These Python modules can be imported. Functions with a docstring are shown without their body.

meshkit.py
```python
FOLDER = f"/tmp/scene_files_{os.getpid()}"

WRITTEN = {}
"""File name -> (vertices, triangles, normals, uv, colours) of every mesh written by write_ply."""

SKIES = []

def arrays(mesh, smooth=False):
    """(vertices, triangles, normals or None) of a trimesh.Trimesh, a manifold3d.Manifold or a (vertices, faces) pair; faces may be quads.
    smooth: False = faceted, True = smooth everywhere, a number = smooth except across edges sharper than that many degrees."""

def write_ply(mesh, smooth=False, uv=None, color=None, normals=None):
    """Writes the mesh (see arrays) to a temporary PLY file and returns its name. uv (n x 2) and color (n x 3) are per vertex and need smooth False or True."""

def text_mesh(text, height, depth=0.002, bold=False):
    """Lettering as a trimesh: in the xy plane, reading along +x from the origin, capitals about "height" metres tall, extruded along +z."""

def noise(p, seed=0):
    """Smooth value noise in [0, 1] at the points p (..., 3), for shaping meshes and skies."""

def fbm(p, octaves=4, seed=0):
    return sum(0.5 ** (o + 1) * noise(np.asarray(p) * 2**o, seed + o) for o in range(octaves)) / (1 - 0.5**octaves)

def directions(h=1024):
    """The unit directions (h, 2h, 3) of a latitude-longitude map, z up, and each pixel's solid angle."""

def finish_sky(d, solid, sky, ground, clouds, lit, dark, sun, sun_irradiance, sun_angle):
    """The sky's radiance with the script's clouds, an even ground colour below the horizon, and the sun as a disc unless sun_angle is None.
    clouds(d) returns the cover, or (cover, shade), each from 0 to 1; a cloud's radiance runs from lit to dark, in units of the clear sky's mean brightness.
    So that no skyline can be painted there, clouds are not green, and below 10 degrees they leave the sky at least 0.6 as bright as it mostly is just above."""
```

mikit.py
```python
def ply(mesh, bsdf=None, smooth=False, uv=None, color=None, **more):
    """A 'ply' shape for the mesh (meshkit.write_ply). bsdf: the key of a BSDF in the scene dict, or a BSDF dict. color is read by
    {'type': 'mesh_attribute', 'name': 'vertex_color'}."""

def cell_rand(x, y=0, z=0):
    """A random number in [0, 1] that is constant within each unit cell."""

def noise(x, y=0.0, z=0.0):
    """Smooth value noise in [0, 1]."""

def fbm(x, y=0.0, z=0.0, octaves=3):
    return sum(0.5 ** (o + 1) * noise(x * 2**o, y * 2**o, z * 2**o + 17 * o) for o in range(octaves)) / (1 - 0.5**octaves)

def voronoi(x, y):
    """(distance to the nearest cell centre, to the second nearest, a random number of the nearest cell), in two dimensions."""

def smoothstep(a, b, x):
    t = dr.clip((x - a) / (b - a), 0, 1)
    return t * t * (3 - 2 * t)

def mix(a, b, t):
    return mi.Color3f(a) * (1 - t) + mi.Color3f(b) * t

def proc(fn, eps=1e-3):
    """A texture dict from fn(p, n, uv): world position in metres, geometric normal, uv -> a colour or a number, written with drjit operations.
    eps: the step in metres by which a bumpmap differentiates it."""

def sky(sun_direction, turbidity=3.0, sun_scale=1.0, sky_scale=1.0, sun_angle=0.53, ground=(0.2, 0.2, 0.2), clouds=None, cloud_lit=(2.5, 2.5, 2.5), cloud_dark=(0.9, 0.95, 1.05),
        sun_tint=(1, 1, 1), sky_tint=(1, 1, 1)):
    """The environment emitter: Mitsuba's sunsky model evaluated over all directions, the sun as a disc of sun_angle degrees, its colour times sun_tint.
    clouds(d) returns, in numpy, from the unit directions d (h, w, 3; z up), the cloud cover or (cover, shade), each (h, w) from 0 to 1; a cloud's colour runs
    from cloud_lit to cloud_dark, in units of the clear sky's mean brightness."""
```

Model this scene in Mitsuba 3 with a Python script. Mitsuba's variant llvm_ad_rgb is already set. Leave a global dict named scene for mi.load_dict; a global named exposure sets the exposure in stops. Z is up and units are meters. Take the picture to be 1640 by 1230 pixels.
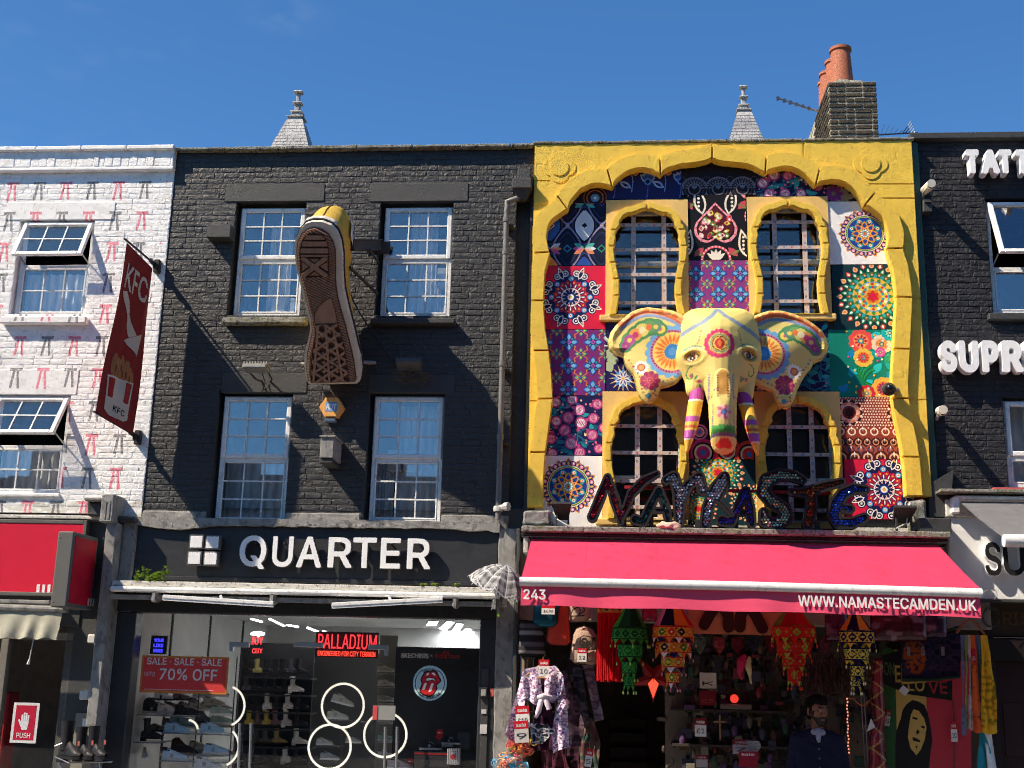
import math,random
import numpy as np,trimesh
import drjit as dr
import mitsuba as mi
import mikit,meshkit
from mikit import proc,voronoi,cell_rand,smoothstep,mix
from shapely.geometry import Polygon,box as sbox,LineString,Point,MultiPolygon
from shapely import affinity,union_all
# ------------------------------------------------------------------ camera, sky, exposure
PITCH,YAW,ROLL,FOCAL,DIST,EYE = 0.23859967,-0.08753963,0.02538772,1950.0,14.5,1.75   # focal length for a picture 1640 wide
SUN = (-1.85,-1.0,2.2)
exposure = 2.45
cp,sp,cy,sy,cr,sr = math.cos(PITCH),math.sin(PITCH),math.cos(YAW),math.sin(YAW),math.cos(ROLL),math.sin(ROLL)
FWD = np.array([sy * cp,cy * cp,sp]); _r = np.array([cy,-sy,0.0]); _u = np.cross(_r,FWD)
RGT,UPV = cr * _r + sr * _u,-sr * _r + cr * _u
CAM = np.array([0.0,-DIST,EYE])
m4 = np.eye(4); m4[:3,0],m4[:3,1],m4[:3,2],m4[:3,3] = -RGT,UPV,FWD,CAM
scene = {}
labels = {}
scene['camera'] = {'type': 'perspective','fov': math.degrees(2 * math.atan(820 / FOCAL)),'fov_axis': 'x','near_clip': 0.1,'far_clip': 2000.0,
                   'to_world': mi.ScalarTransform4f(m4.tolist())}
WISP = FWD + (455 - 820) / FOCAL * RGT - (24 - 615) / FOCAL * UPV; WISP = WISP / np.linalg.norm(WISP)
def wisps(d):
    """A few thin cirrus threads, one of them at the top of the picture."""
    n = meshkit.fbm(d * np.array([46.0,46.0,90.0]),4,3); m = meshkit.noise(d * 5.0,8)
    return .10 * np.clip(n * 2.2 - .9,0,1) * np.exp(-(np.arccos(np.clip(d @ WISP,-1,1)) / .022) ** 2) + .05 * np.clip(n * 3 - 1.6,0,1) * np.clip(m * 3 - 2,0,1)
scene['sky'] = mikit.sky(SUN,clouds=wisps,turbidity=2.6,ground=(0.12,0.12,0.12),sky_tint=(0.68,1.12,1.44),sun_tint=(0.96,1.0,1.07),sky_scale=0.58)
def at(px,py,Y=0.0):
    """The point of the upright plane y = Y that the photograph's pixel (1640 x 1230) shows."""
    d = FWD + (px - 820) / FOCAL * RGT - (py - 615) / FOCAL * UPV
    return CAM + d * ((Y - CAM[1]) / d[1])
def X(px,py,Y=0.0): return float(at(px,py,Y)[0])
def Z(px,py,Y=0.0): return float(at(px,py,Y)[2])
def quad(tl,tr,br,bl,Y=0.0):
    a,b,c,d = (at(*p,Y) for p in (tl,tr,br,bl))
    return float(a[0] + d[0]) / 2,float(b[0] + c[0]) / 2,float(c[2] + d[2]) / 2,float(a[2] + b[2]) / 2     # x0 x1 z0 z1
def lin(r,g,b):
    c = np.array([r,g,b],float) / 255
    return np.where(c < 0.04045,c / 12.92,((c + 0.055) / 1.055) ** 2.4)
def hexc(h): return lin(*(int(h[i:i + 2],16) for i in (0,2,4)))
# ------------------------------------------------------------------ names, labels, entries
_used = {}
def numbered(base):
    n = _used.get(base,0); _used[base] = n + 1
    return base if n == 0 else f'{base}_{n:03d}'
def thing(name,label,cat,group=None):
    k = numbered(name); labels[k] = {'label': label,'category': cat}
    if group: labels[k]['group'] = group
    return k
def part(parent,name,shape,label=None,kind=None):
    k = numbered(parent + '__' + name); scene[k] = shape
    if label or kind:
        labels[k] = {}
        if label: labels[k]['label'] = label
        if kind: labels[k]['kind'] = kind
    return k
def solo(name,shape,label,cat,group=None):
    k = thing(name,label,cat,group); scene[k] = shape; return k
def struct(name,shape,label=None):
    k = numbered(name); scene[k] = shape; labels[k] = {'kind': 'structure'}
    if label: labels[k]['label'] = label
    return k
# ------------------------------------------------------------------ mesh helpers
def P(mesh,bsdf,color=None,smooth=30,**more):
    """A ply entry; color: one linear rgb for the whole mesh or one per vertex."""
    if isinstance(mesh,list): mesh = cat(mesh)
    if color is not None and np.ndim(color) == 2:
        return mikit.ply(mesh,bsdf,smooth=bool(smooth),color=np.asarray(color),**more)
    v,f,n = meshkit.arrays(mesh,smooth)
    c = None if color is None else np.tile(np.asarray(color,float),(len(v),1))
    path = meshkit.write_ply((v,f),False,None,c,normals=n)
    s = {'type': 'ply','filename': path,'face_normals': n is None,**more}
    s['bsdf'] = {'type': 'ref','id': bsdf}
    return s
def TM(v,f):
    f = np.asarray(f)
    if f.ndim == 2 and f.shape[1] == 4: f = np.vstack([f[:,[0,1,2]],f[:,[0,2,3]]])
    return trimesh.Trimesh(np.asarray(v,float),f,process=False)
def cat(ms):
    ms = [m for m in ms if m is not None and len(m.faces)]
    vs,fs,o = [],[],0
    for m in ms:
        vs.append(np.asarray(m.vertices)); fs.append(np.asarray(m.faces) + o); o += len(m.vertices)
    return TM(np.vstack(vs),np.vstack(fs))
_BF = np.array([[0,1,3,2],[4,6,7,5],[0,4,5,1],[2,3,7,6],[0,2,6,4],[1,5,7,3]])
def box(x0,x1,y0,y1,z0,z1,bevel=0.0):
    x0,x1 = min(x0,x1),max(x0,x1); y0,y1 = min(y0,y1),max(y0,y1); z0,z1 = min(z0,z1),max(z0,z1)
    if bevel <= 0:
        v = np.array([[x,y,z] for x in (x0,x1) for y in (y0,y1) for z in (z0,z1)])
        return TM(v,_BF)
    b = min(bevel,(x1 - x0) * .45,(y1 - y0) * .45,(z1 - z0) * .45)
    pts = []
    for x,sx in ((x0,1),(x1,-1)):
        for y,sy_ in ((y0,1),(y1,-1)):
            for z,sz in ((z0,1),(z1,-1)):
                pts += [(x,y + sy_ * b,z + sz * b),(x + sx * b,y,z + sz * b),(x + sx * b,y + sy_ * b,z)]
    return hull(pts)
def hull(pts):
    from scipy.spatial import ConvexHull
    p = np.asarray(pts,float); h = ConvexHull(p)
    f = h.simplices.copy(); c = p.mean(0)
    nrm = np.cross(p[f[:,1]] - p[f[:,0]],p[f[:,2]] - p[f[:,0]])
    flip = (nrm * (p[f].mean(1) - c)).sum(1) < 0
    f[flip] = f[flip][:,::-1]
    used,inv = np.unique(f,return_inverse=True)
    return TM(p[used],inv.reshape(f.shape))
def prism(poly,yback,depth):
    """A polygon of (x, z) made a slab from y = yback towards the street by depth."""
    out = []
    for g in getattr(poly,'geoms',[poly]):
        if g.is_empty or g.area < 1e-9 or g.geom_type != 'Polygon': continue
        m = trimesh.creation.extrude_polygon(g,depth,engine='earcut')
        v = m.vertices; out.append(TM(np.column_stack([v[:,0],yback - v[:,2],v[:,1]]),m.faces))
    return cat(out)
def panel_mesh(poly,edge):
    """An even mesh of a polygon of (x, z), at y = 0."""
    import shapely
    from scipy.spatial import Delaunay
    e = poly.exterior; n = max(8,int(e.length / edge)); b = np.array([e.interpolate(e.length * i / n).coords[0] for i in range(n)])
    x0,z0,x1,z1 = poly.bounds; gx,gz = np.meshgrid(np.arange(x0,x1,edge),np.arange(z0,z1,edge * .87)); gx = gx + (np.arange(len(gx)) % 2)[:,None] * edge / 2
    g = np.column_stack([gx.ravel(),gz.ravel()]); inn = poly.buffer(-edge * .55); g = g[shapely.contains_xy(inn,g[:,0],g[:,1])] if not inn.is_empty else g[:0]
    q = np.vstack([b,g]); f = Delaunay(q).simplices; c = q[f].mean(1); f = f[shapely.contains_xy(poly,c[:,0],c[:,1])]
    u,w = q[f[:,1]] - q[f[:,0]],q[f[:,2]] - q[f[:,0]]; cr_ = u[:,0] * w[:,1] - u[:,1] * w[:,0]; f[cr_ < 0] = f[cr_ < 0][:,::-1]
    return TM(np.column_stack([q[:,0],np.zeros(len(q)),q[:,1]]),f),n
def pillow(poly,edge,yfront,yback):
    """A closed slab with an even front and back; returns mesh, distance from the rim, front mask."""
    import shapely
    m,n = panel_mesh(poly,edge); v = m.vertices; k = len(v); A = v + (0,yfront,0); B = v + (0,yback,0); i = np.arange(n); j = (i + 1) % n
    f = np.vstack([m.faces,m.faces[:,::-1] + k,np.stack([i,i + k,j + k],1),np.stack([i,j + k,j],1)])
    d = shapely.distance(shapely.points(v[:,0],v[:,2]),poly.exterior)
    t = TM(np.vstack([A,B]),f); t = t if t.volume > 0 else TM(t.vertices,t.faces[:,::-1])
    return t,np.concatenate([d,d]),np.arange(2 * k) < k
def lathe(prof,n=24,center=(0,0,0)):
    """prof: (radius, z) pairs."""
    a = np.arange(n) * 2 * np.pi / n; prof = np.asarray(prof,float)
    v = np.stack([prof[:,:1] * np.cos(a),prof[:,:1] * np.sin(a),np.repeat(prof[:,1:],n,1)],-1).reshape(-1,3) + center
    k,i = len(prof),np.arange(n)
    f = [np.stack([j * n + i,j * n + (i + 1) % n,(j + 1) * n + (i + 1) % n,(j + 1) * n + i],1) for j in range(k - 1)]
    m = TM(v,np.vstack(f))
    v2 = np.vstack([m.vertices,np.array([[0,0,prof[0,1]],[0,0,prof[-1,1]]]) + center]); N = k * n
    caps = np.vstack([np.stack([(i + 1) % n,i,i * 0 + N],1),np.stack([(k - 1) * n + i,(k - 1) * n + (i + 1) % n,i * 0 + N + 1],1)])
    return TM(v2,np.vstack([m.faces,caps]))
def tube(pts,r,n=8):
    """A round bar along a polyline with radius r (one number or one per point), ends closed."""
    p = np.asarray(pts,float); r = np.broadcast_to(np.asarray(r,float),(len(p),))
    t = np.gradient(p,axis=0) if len(p) > 2 else np.repeat((p[1:] - p[:1]),2,0)
    t = t / (np.linalg.norm(t,axis=1,keepdims=True) + 1e-12)
    ref = np.array([0,0,1.0]) if abs(t[0,2]) < .9 else np.array([1.0,0,0])
    rings = []
    for q,d,rr in zip(p,t,r):
        a = np.cross(d,ref); a /= np.linalg.norm(a) + 1e-12; b = np.cross(d,a); ref = np.cross(a,d) if True else ref
        ang = np.arange(n) * 2 * np.pi / n
        rings.append(q + rr * (np.cos(ang)[:,None] * a + np.sin(ang)[:,None] * b))
    v = np.vstack(rings + [p[:1],p[-1:]]); k,i = len(p),np.arange(n)
    f = [np.vstack([np.stack([j * n + i,(j + 1) * n + i,(j + 1) * n + (i + 1) % n],1),np.stack([j * n + i,(j + 1) * n + (i + 1) % n,j * n + (i + 1) % n],1)]) for j in range(k - 1)]
    f += [np.stack([i,(i + 1) % n,i * 0 + k * n],1),np.stack([(k - 1) * n + (i + 1) % n,(k - 1) * n + i,i * 0 + k * n + 1],1)]
    f = np.vstack(f); m = TM(v,f)
    if m.volume < 0: m = TM(v,f[:,::-1])
    return m
def bar(a,b,w,h=None,up=(0,0,1)):
    """A straight rectangular bar from a to b."""
    a,b = np.asarray(a,float),np.asarray(b,float); d = (b - a) / np.linalg.norm(b - a); h = h or w
    s = np.cross(d,up); s = s / (np.linalg.norm(s) + 1e-12) if np.linalg.norm(s) > 1e-6 else np.array([1.0,0,0]); u = np.cross(s,d)
    v = [q + i * s * w / 2 + j * u * h / 2 for q in (a,b) for i in (-1,1) for j in (-1,1)]
    return hull(v)
def torus(c,R,r,n=48,k=8,arc=(0,2 * math.pi)):
    """A ring in the x z plane."""
    t = np.linspace(*arc,n); closed = abs(arc[1] - arc[0] - 2 * math.pi) < 1e-6
    p = np.stack([c[0] + R * np.cos(t),np.full(n,c[1]),c[2] + R * np.sin(t)],1)
    ang = np.arange(k) * 2 * np.pi / k
    v = (p[:,None] + r * (np.cos(ang)[None,:,None] * np.stack([np.cos(t),0 * t,np.sin(t)],1)[:,None] + np.sin(ang)[None,:,None] * np.array([0,1.0,0]))).reshape(-1,3)
    i,j = np.meshgrid(np.arange(n - 1),np.arange(k),indexing='ij')
    q = np.stack([i * k + j,i * k + (j + 1) % k,(i + 1) * k + (j + 1) % k,(i + 1) * k + j],-1).reshape(-1,4)
    m = TM(v,q)
    return m
def ball(c,r,sub=2,scale=(1,1,1)):
    m = trimesh.creation.icosphere(sub,r); return TM(m.vertices * scale + np.asarray(c),m.faces)
def xf(mesh,M):
    v = np.asarray(mesh.vertices) @ np.asarray(M)[:3,:3].T + np.asarray(M)[:3,3]; f = np.asarray(mesh.faces)
    return TM(v,f if np.linalg.det(np.asarray(M)[:3,:3]) > 0 else f[:,::-1])
def mov(mesh,x=0,y=0,z=0): return TM(np.asarray(mesh.vertices) + (x,y,z),mesh.faces)
def rotm(axis,deg,about=(0,0,0)): return trimesh.transformations.rotation_matrix(math.radians(deg),axis,about)
def rot(mesh,axis,deg,about=(0,0,0)): return xf(mesh,rotm(axis,deg,about))
_txt = {}
def text(s,height,depth=0.01,bold=False,yback=0.0,x=0.0,z=0.0,center=False,width=None):
    """Lettering that faces the street, capitals height tall, its left foot at (x, z), squeezed to width if given."""
    k = (s,bold)
    if k not in _txt: _txt[k] = meshkit.text_mesh(s,1.0,1.0,bold)
    v = np.array(_txt[k].vertices); lo,hi = v[:,0].min(),v[:,0].max()
    v[:,0] -= lo; sc = height if width is None else width / (hi - lo)
    if center: v[:,0] -= (hi - lo) / 2
    return TM(np.column_stack([x + v[:,0] * sc,yback - v[:,2] * depth,z + v[:,1] * height]),_txt[k].faces)
def grid_sheet(fn,nu,nv):
    """A sheet of points fn(u, v), u and v from 0 to 1."""
    u,v = np.meshgrid(np.linspace(0,1,nu),np.linspace(0,1,nv),indexing='ij')
    p = np.asarray(fn(u,v)); p = np.moveaxis(p,0,-1).reshape(-1,3)
    i,j = np.meshgrid(np.arange(nu - 1),np.arange(nv - 1),indexing='ij')
    q = np.stack([i * nv + j,(i + 1) * nv + j,(i + 1) * nv + j + 1,i * nv + j + 1],-1).reshape(-1,4)
    return TM(p,q)
def rough(mesh,amp,freq,seed=0,edge=None):
    """Subdivide to edge and push the vertices about by noise, for worn stone and lumps."""
    if edge:
        v,f = trimesh.remesh.subdivide_to_size(mesh.vertices,mesh.faces,edge); mesh = trimesh.Trimesh(v,f); mesh.merge_vertices()
    v = np.array(mesh.vertices)
    for k in range(3): v[:,k] += amp * (2 * meshkit.fbm(v * freq + 31.7 * k,3,seed + k) - 1)
    return TM(v,mesh.faces)
# ------------------------------------------------------------------ materials
def noise(x,y=0.0,z=0.0):
    """Cheap warped-sine noise in [0, 1], about one lump per unit."""
    x,y,z = mi.Float(x),mi.Float(y),mi.Float(z)
    a = dr.sin(3.1 * x + 1.9 * y + 1.3 * z); b = dr.sin(2.9 * z - 2.1 * x + .8 * y + 2.1 * a + 1.0); c = dr.sin(2.7 * y + 1.1 * z + 2.2 * x + 2.2 * b + 2.0); d = dr.sin(2.5 * x - 2.4 * z - 1.6 * y + 2.1 * c + 1.4 * a + 4.0)
    return .5 + .17 * (b + c + d)
def fbm(x,y=0.0,z=0.0,octaves=3):
    n = min(octaves,2); s = 0
    for o in range(n): s = s + .5 ** (o + 1) * noise(x * 2.13 ** o + 5.2 * o,y * 2.13 ** o + 1.7 * o,z * 2.13 ** o + 3.1 * o)
    return s / (1 - .5 ** n)
def two(d): return {'type': 'twosided','bsdf': d}
def rgb(c): return {'type': 'rgb','value': [float(x) for x in c]}
VC = {'type': 'mesh_attribute','name': 'vertex_color'}
def princ(color,rough_=0.6,**k): return {'type': 'principled','base_color': color,'roughness': rough_,**k}
def bump(tex,inner,scale): return {'type': 'bumpmap','arbitrary': tex,'scale': scale,'bsdf': inner}
scene['paint'] = two(princ(VC,0.55,specular=0.4))
scene['gloss'] = two(princ(VC,0.22,specular=0.5))
scene['metal'] = two(princ(VC,0.3,metallic=0.9))
scene['cloth'] = two(princ(VC,0.9,specular=0.15))
scene['print'] = two(princ(VC,0.5,specular=0.25))
scene['pvc'] = two(princ(proc(lambda p,n,uv: mix((.78,.78,.76),(.6,.59,.55),smoothstep(.55,.9,fbm(p.x * 9,p.y * 9,p.z * 9)))),0.35))
scene['pane'] = {'type': 'thindielectric','int_ior': 1.52}
scene['coated_pane'] = {'type': 'thindielectric','int_ior': 1.9}
# ------------------------------------------------------------------ wall materials
def _grain(p,f=34.0): return fbm(p.x * f,p.y * f,p.z * f * 1.3,3)
def _rel(p,n,uv):                      # chipped faces of old stock bricks under paint
    a = noise(p.x * 16,p.y * 16 + 3,p.z * 24); b = noise(p.x * 7 + 5,p.y * 7,p.z * 16)
    return a * 0.7 + smoothstep(.45,.8,b) * 0.55
def _black(p,n,uv):
    t = fbm(p.x * 2.3,p.y * 2,p.z * 2.3,3); g = _grain(p,14)
    c = mix((.022,.022,.023),(.040,.040,.041),t * .6 + g * .4)
    chip = smoothstep(.88,.92,fbm(p.x * 17,p.y * 17,p.z * 17 + 9,2))
    return mix(c,(.16,.15,.13),chip)
def _black_right(p,n,uv): return _black(p,n,uv) * mi.Color3f(.74,.76,.88)
scene['brick_black'] = two(bump(proc(_rel,2e-3),princ(proc(_black),0.55,specular=0.5),0.0045))
scene['brick_navy'] = two(bump(proc(_rel,2e-3),princ(proc(_black_right),0.62,specular=0.35),0.008))
scene['plaster_black'] = two(bump(proc(lambda p,n,uv: fbm(p.x * 30,p.y * 30,p.z * 30,3)),princ(proc(lambda p,n,uv: mix((.036,.037,.037),(.048,.049,.049),fbm(p.x * 5,p.y * 5,p.z * 9,3))),0.6),0.003))
ZLOW,XRIB = Z(110,826,-.02),X(268,291,-.02)
RX0,RDX,RZ0,RDZ = X(22,291,-.02),0.3615,Z(130,293,-.02),0.4245
def _ribbon(p):
    """How much stencil paint lies here, and whether it is the pink (0) or the grey (1) stencil."""
    row = dr.round((RZ0 - p.z - .10) / RDZ); colm = dr.round((p.x - RX0) / RDX)
    u = p.x - RX0 - colm * RDX - .012 * (cell_rand(row,colm,5) - .5); v = RZ0 - row * RDZ - p.z + .0
    par = row + colm - 2 * dr.floor((row + colm) / 2)
    h = .017 + .004 * dr.abs(u) / .08
    bow = dr.select((dr.abs(u) < .082) & (dr.abs(v) < h),1.0,0.0)
    k = (v - .02) / .235
    l1 = dr.abs(u + .022 + .032 * k) - .0165; l2 = dr.abs(u - .024 - .028 * k) - .0165
    leg = dr.select(((l1 < 0) | (l2 < 0)) & (k > 0) & (k < 1 - .1 * cell_rand(row,colm,7)),1.0,0.0)
    a = dr.maximum(bow,leg)
    patch = smoothstep(.12,.34,fbm(p.x * 28,p.z * 28,3,3))
    return a * patch * dr.select((row > -.5) & (p.z > ZLOW) & (p.x < XRIB),1.0,0.0),par
def _white(p,n,uv):
    base = mix((.83,.825,.81),(.72,.71,.68),smoothstep(.45,.85,fbm(p.x * 3,p.y * 3,p.z * 5,3)))
    dirt = smoothstep(.62,.8,fbm(p.x * 14,p.y * 14,p.z * 14 + 2,3))
    base = mix(base,(.5,.47,.4),dirt * .45)
    a,par = _ribbon(p)
    ink = mix((.72,.13,.20),(.13,.13,.135),par)
    low = dr.select(p.z < Z(110,800,-.02),1.0,0.0)
    moss = smoothstep(.42,.62,fbm(p.x * 4 + 3,p.y * 4,p.z * 7,3)) * low
    base = mix(base,(.50,.48,.36),moss * .6)
    return mix(base,ink,a * .88)
scene['brick_white'] = two(bump(proc(_rel,2e-3),princ(proc(_white),0.6),0.003))
scene['plaster_white'] = two(princ(proc(_white),0.6))
def _stone(p,n,uv):
    t = fbm(p.x * 6,p.y * 6,p.z * 6,3)
    c = mix((.20,.195,.18),(.36,.35,.32),t)
    m = smoothstep(.52,.66,fbm(p.x * 9 + 8,p.y * 9,p.z * 9,3))
    c = mix(c,(.17,.18,.07),m * .75)
    return mix(c,(.05,.05,.045),smoothstep(.62,.72,fbm(p.x * 13,p.y * 13 + 5,p.z * 13,3)) * .8)
scene['mossy_stone'] = two(bump(proc(lambda p,n,uv: fbm(p.x * 40,p.y * 40,p.z * 40,3)),princ(proc(_stone),0.85),0.012))
def _render(p,n,uv):
    t = fbm(p.x * 5,p.y * 5,p.z * 5,3); c = mix((.20,.196,.185),(.32,.312,.295),t)
    return mix(c,(.12,.115,.105),smoothstep(.55,.8,fbm(p.x * 6 + 4,p.y * 6,p.z * 5,3)) * .7)
scene['old_render'] = two(bump(proc(lambda p,n,uv: fbm(p.x * 30,p.y * 30,p.z * 30,3)),princ(proc(_render),0.8),0.006))
scene['dark_room'] = two(princ(proc(lambda p,n,uv: mix((.10,.11,.12),(.2,.2,.2),fbm(p.x * 1.3,p.y * 1.3,p.z * 1.3))),0.9))
scene['black_board'] = two(princ(proc(lambda p,n,uv: mix((.022,.023,.026),(.035,.036,.04),fbm(p.x * 2.5,p.y * 9,p.z * 4,3))),0.42))
# ------------------------------------------------------------------ brick courses
def _brick_variant(seed):
    """A unit brick (1 x 1 in x z, face near y = 0, body behind) with a broken arris and an uneven face."""
    r = np.random.default_rng(seed); nx,nz = 5,3
    gx,gz = np.meshgrid(np.linspace(.03,.97,nx),np.linspace(.09,.91,nz),indexing='ij')
    f = np.stack([gx + r.uniform(-.012,.012,gx.shape),r.uniform(-.35,.35,gx.shape),gz + r.uniform(-.04,.04,gx.shape)],-1).reshape(-1,3)
    edge = [(i,0) for i in range(nx)] + [(nx - 1,j) for j in range(1,nz)] + [(i,nz - 1) for i in range(nx - 2,-1,-1)] + [(0,j) for j in range(nz - 2,0,-1)]
    idx = [i * nz + j for i,j in edge]; o = f[idx].copy(); c = np.array([.5,0,.5]); d = np.sign(np.round((o - c)[:,[0,2]],1))
    o[:,0] = np.where(np.abs(o[:,0] - .5) > .4,np.round(o[:,0]),o[:,0]); o[:,2] = np.where(np.abs(o[:,2] - .5) > .3,np.round(o[:,2]),o[:,2])
    o[:,0] = np.clip(o[:,0] + r.uniform(-.008,.008,len(o)),-.005,1.005); o[:,2] = np.clip(o[:,2] + r.uniform(-.03,.03,len(o)),-.02,1.02)
    o1 = o.copy(); o1[:,1] = 0.8; v = np.vstack([f,o1]); N,K = nx * nz,len(idx)
    tri = []
    for i in range(nx - 1):
        for j in range(nz - 1):
            a,b,c_,e = i * nz + j,(i + 1) * nz + j,(i + 1) * nz + j + 1,i * nz + j + 1; tri += [(a,b,c_),(a,c_,e)]
    o2 = o.copy(); o2[:,1] = 3.0; v = np.vstack([v,o2])
    for k in range(K):
        a,b = idx[k],idx[(k + 1) % K]; p,q = N + k,N + (k + 1) % K; s,t = p + K,q + K
        tri += [(a,p,q),(a,q,b),(p,s,t),(p,t,q)]
    return TM(v,tri)
BRICKS = [_brick_variant(s) for s in range(6)]
def lay_bricks(parent,bsdf,x0,x1,z0,z1,y,holes,seed,keep=300,proud=0.010,relief=.0058,course=0.0752,long_=0.222,flip=False,view=None):
    """Courses of bricks on the plane y, cut at the holes (x0, x1, z0, z1); the first `keep` are parts, the rest one part. view(x, z): False for bricks the photograph cannot show."""
    r = random.Random(seed); ps = [{**P(m,bsdf,smooth=35)} for m in BRICKS]; rest,n = [],0; placed = []
    rows = int((z1 - z0) / course)
    for k in range(rows):
        za = z1 - (k + 1) * course; zb = za + course - .0055
        free = [(x0,x1)]
        for h in holes:
            if h[2] < zb - .02 and h[3] > za + .02:
                free = [(a,b) for s in free for a,b in ((s[0],min(s[1],h[0])),(max(s[0],h[1]),s[1])) if b - a > .02]
        for a,b in free:
            x = a - (r.random() * .1 if k % 2 else 0)
            while x < b - .015:
                L = (long_ if (r.random() < .72) else long_ * .5) * r.uniform(.9,1.08); xe = min(x + L,b)
                if b - xe < .05: xe = b
                xa = max(x,a)
                if xe - xa > .02 and (view is None or view((xa + xe) / 2,za)): placed.append((xa,xe - .005,za + r.uniform(-.003,.003),zb + r.uniform(-.003,.003)))
                x = xe + .0
    order = list(range(len(placed))); r.shuffle(order); chosen = set(order[:keep])
    for i,(xa,xe,za,zb) in enumerate(placed):
        v = r.randrange(6); d = proud * r.uniform(.5,1.45); t = r.uniform(-1.0,1.0)
        M = np.eye(4); M[0,0] = xe - xa; M[1,1] = relief; M[2,2] = zb - za; M[:3,3] = (xa,y - d,za)
        M[2,0] = math.tan(math.radians(t)) * (xe - xa)
        if i in chosen: part(parent,'brick',{**ps[v],'to_world': mi.ScalarTransform4f(M.tolist())})
        else: rest.append(xf(BRICKS[v],M))
    if rest: part(parent,'brick',P(cat(rest),bsdf,smooth=35),kind='stuff')
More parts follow.
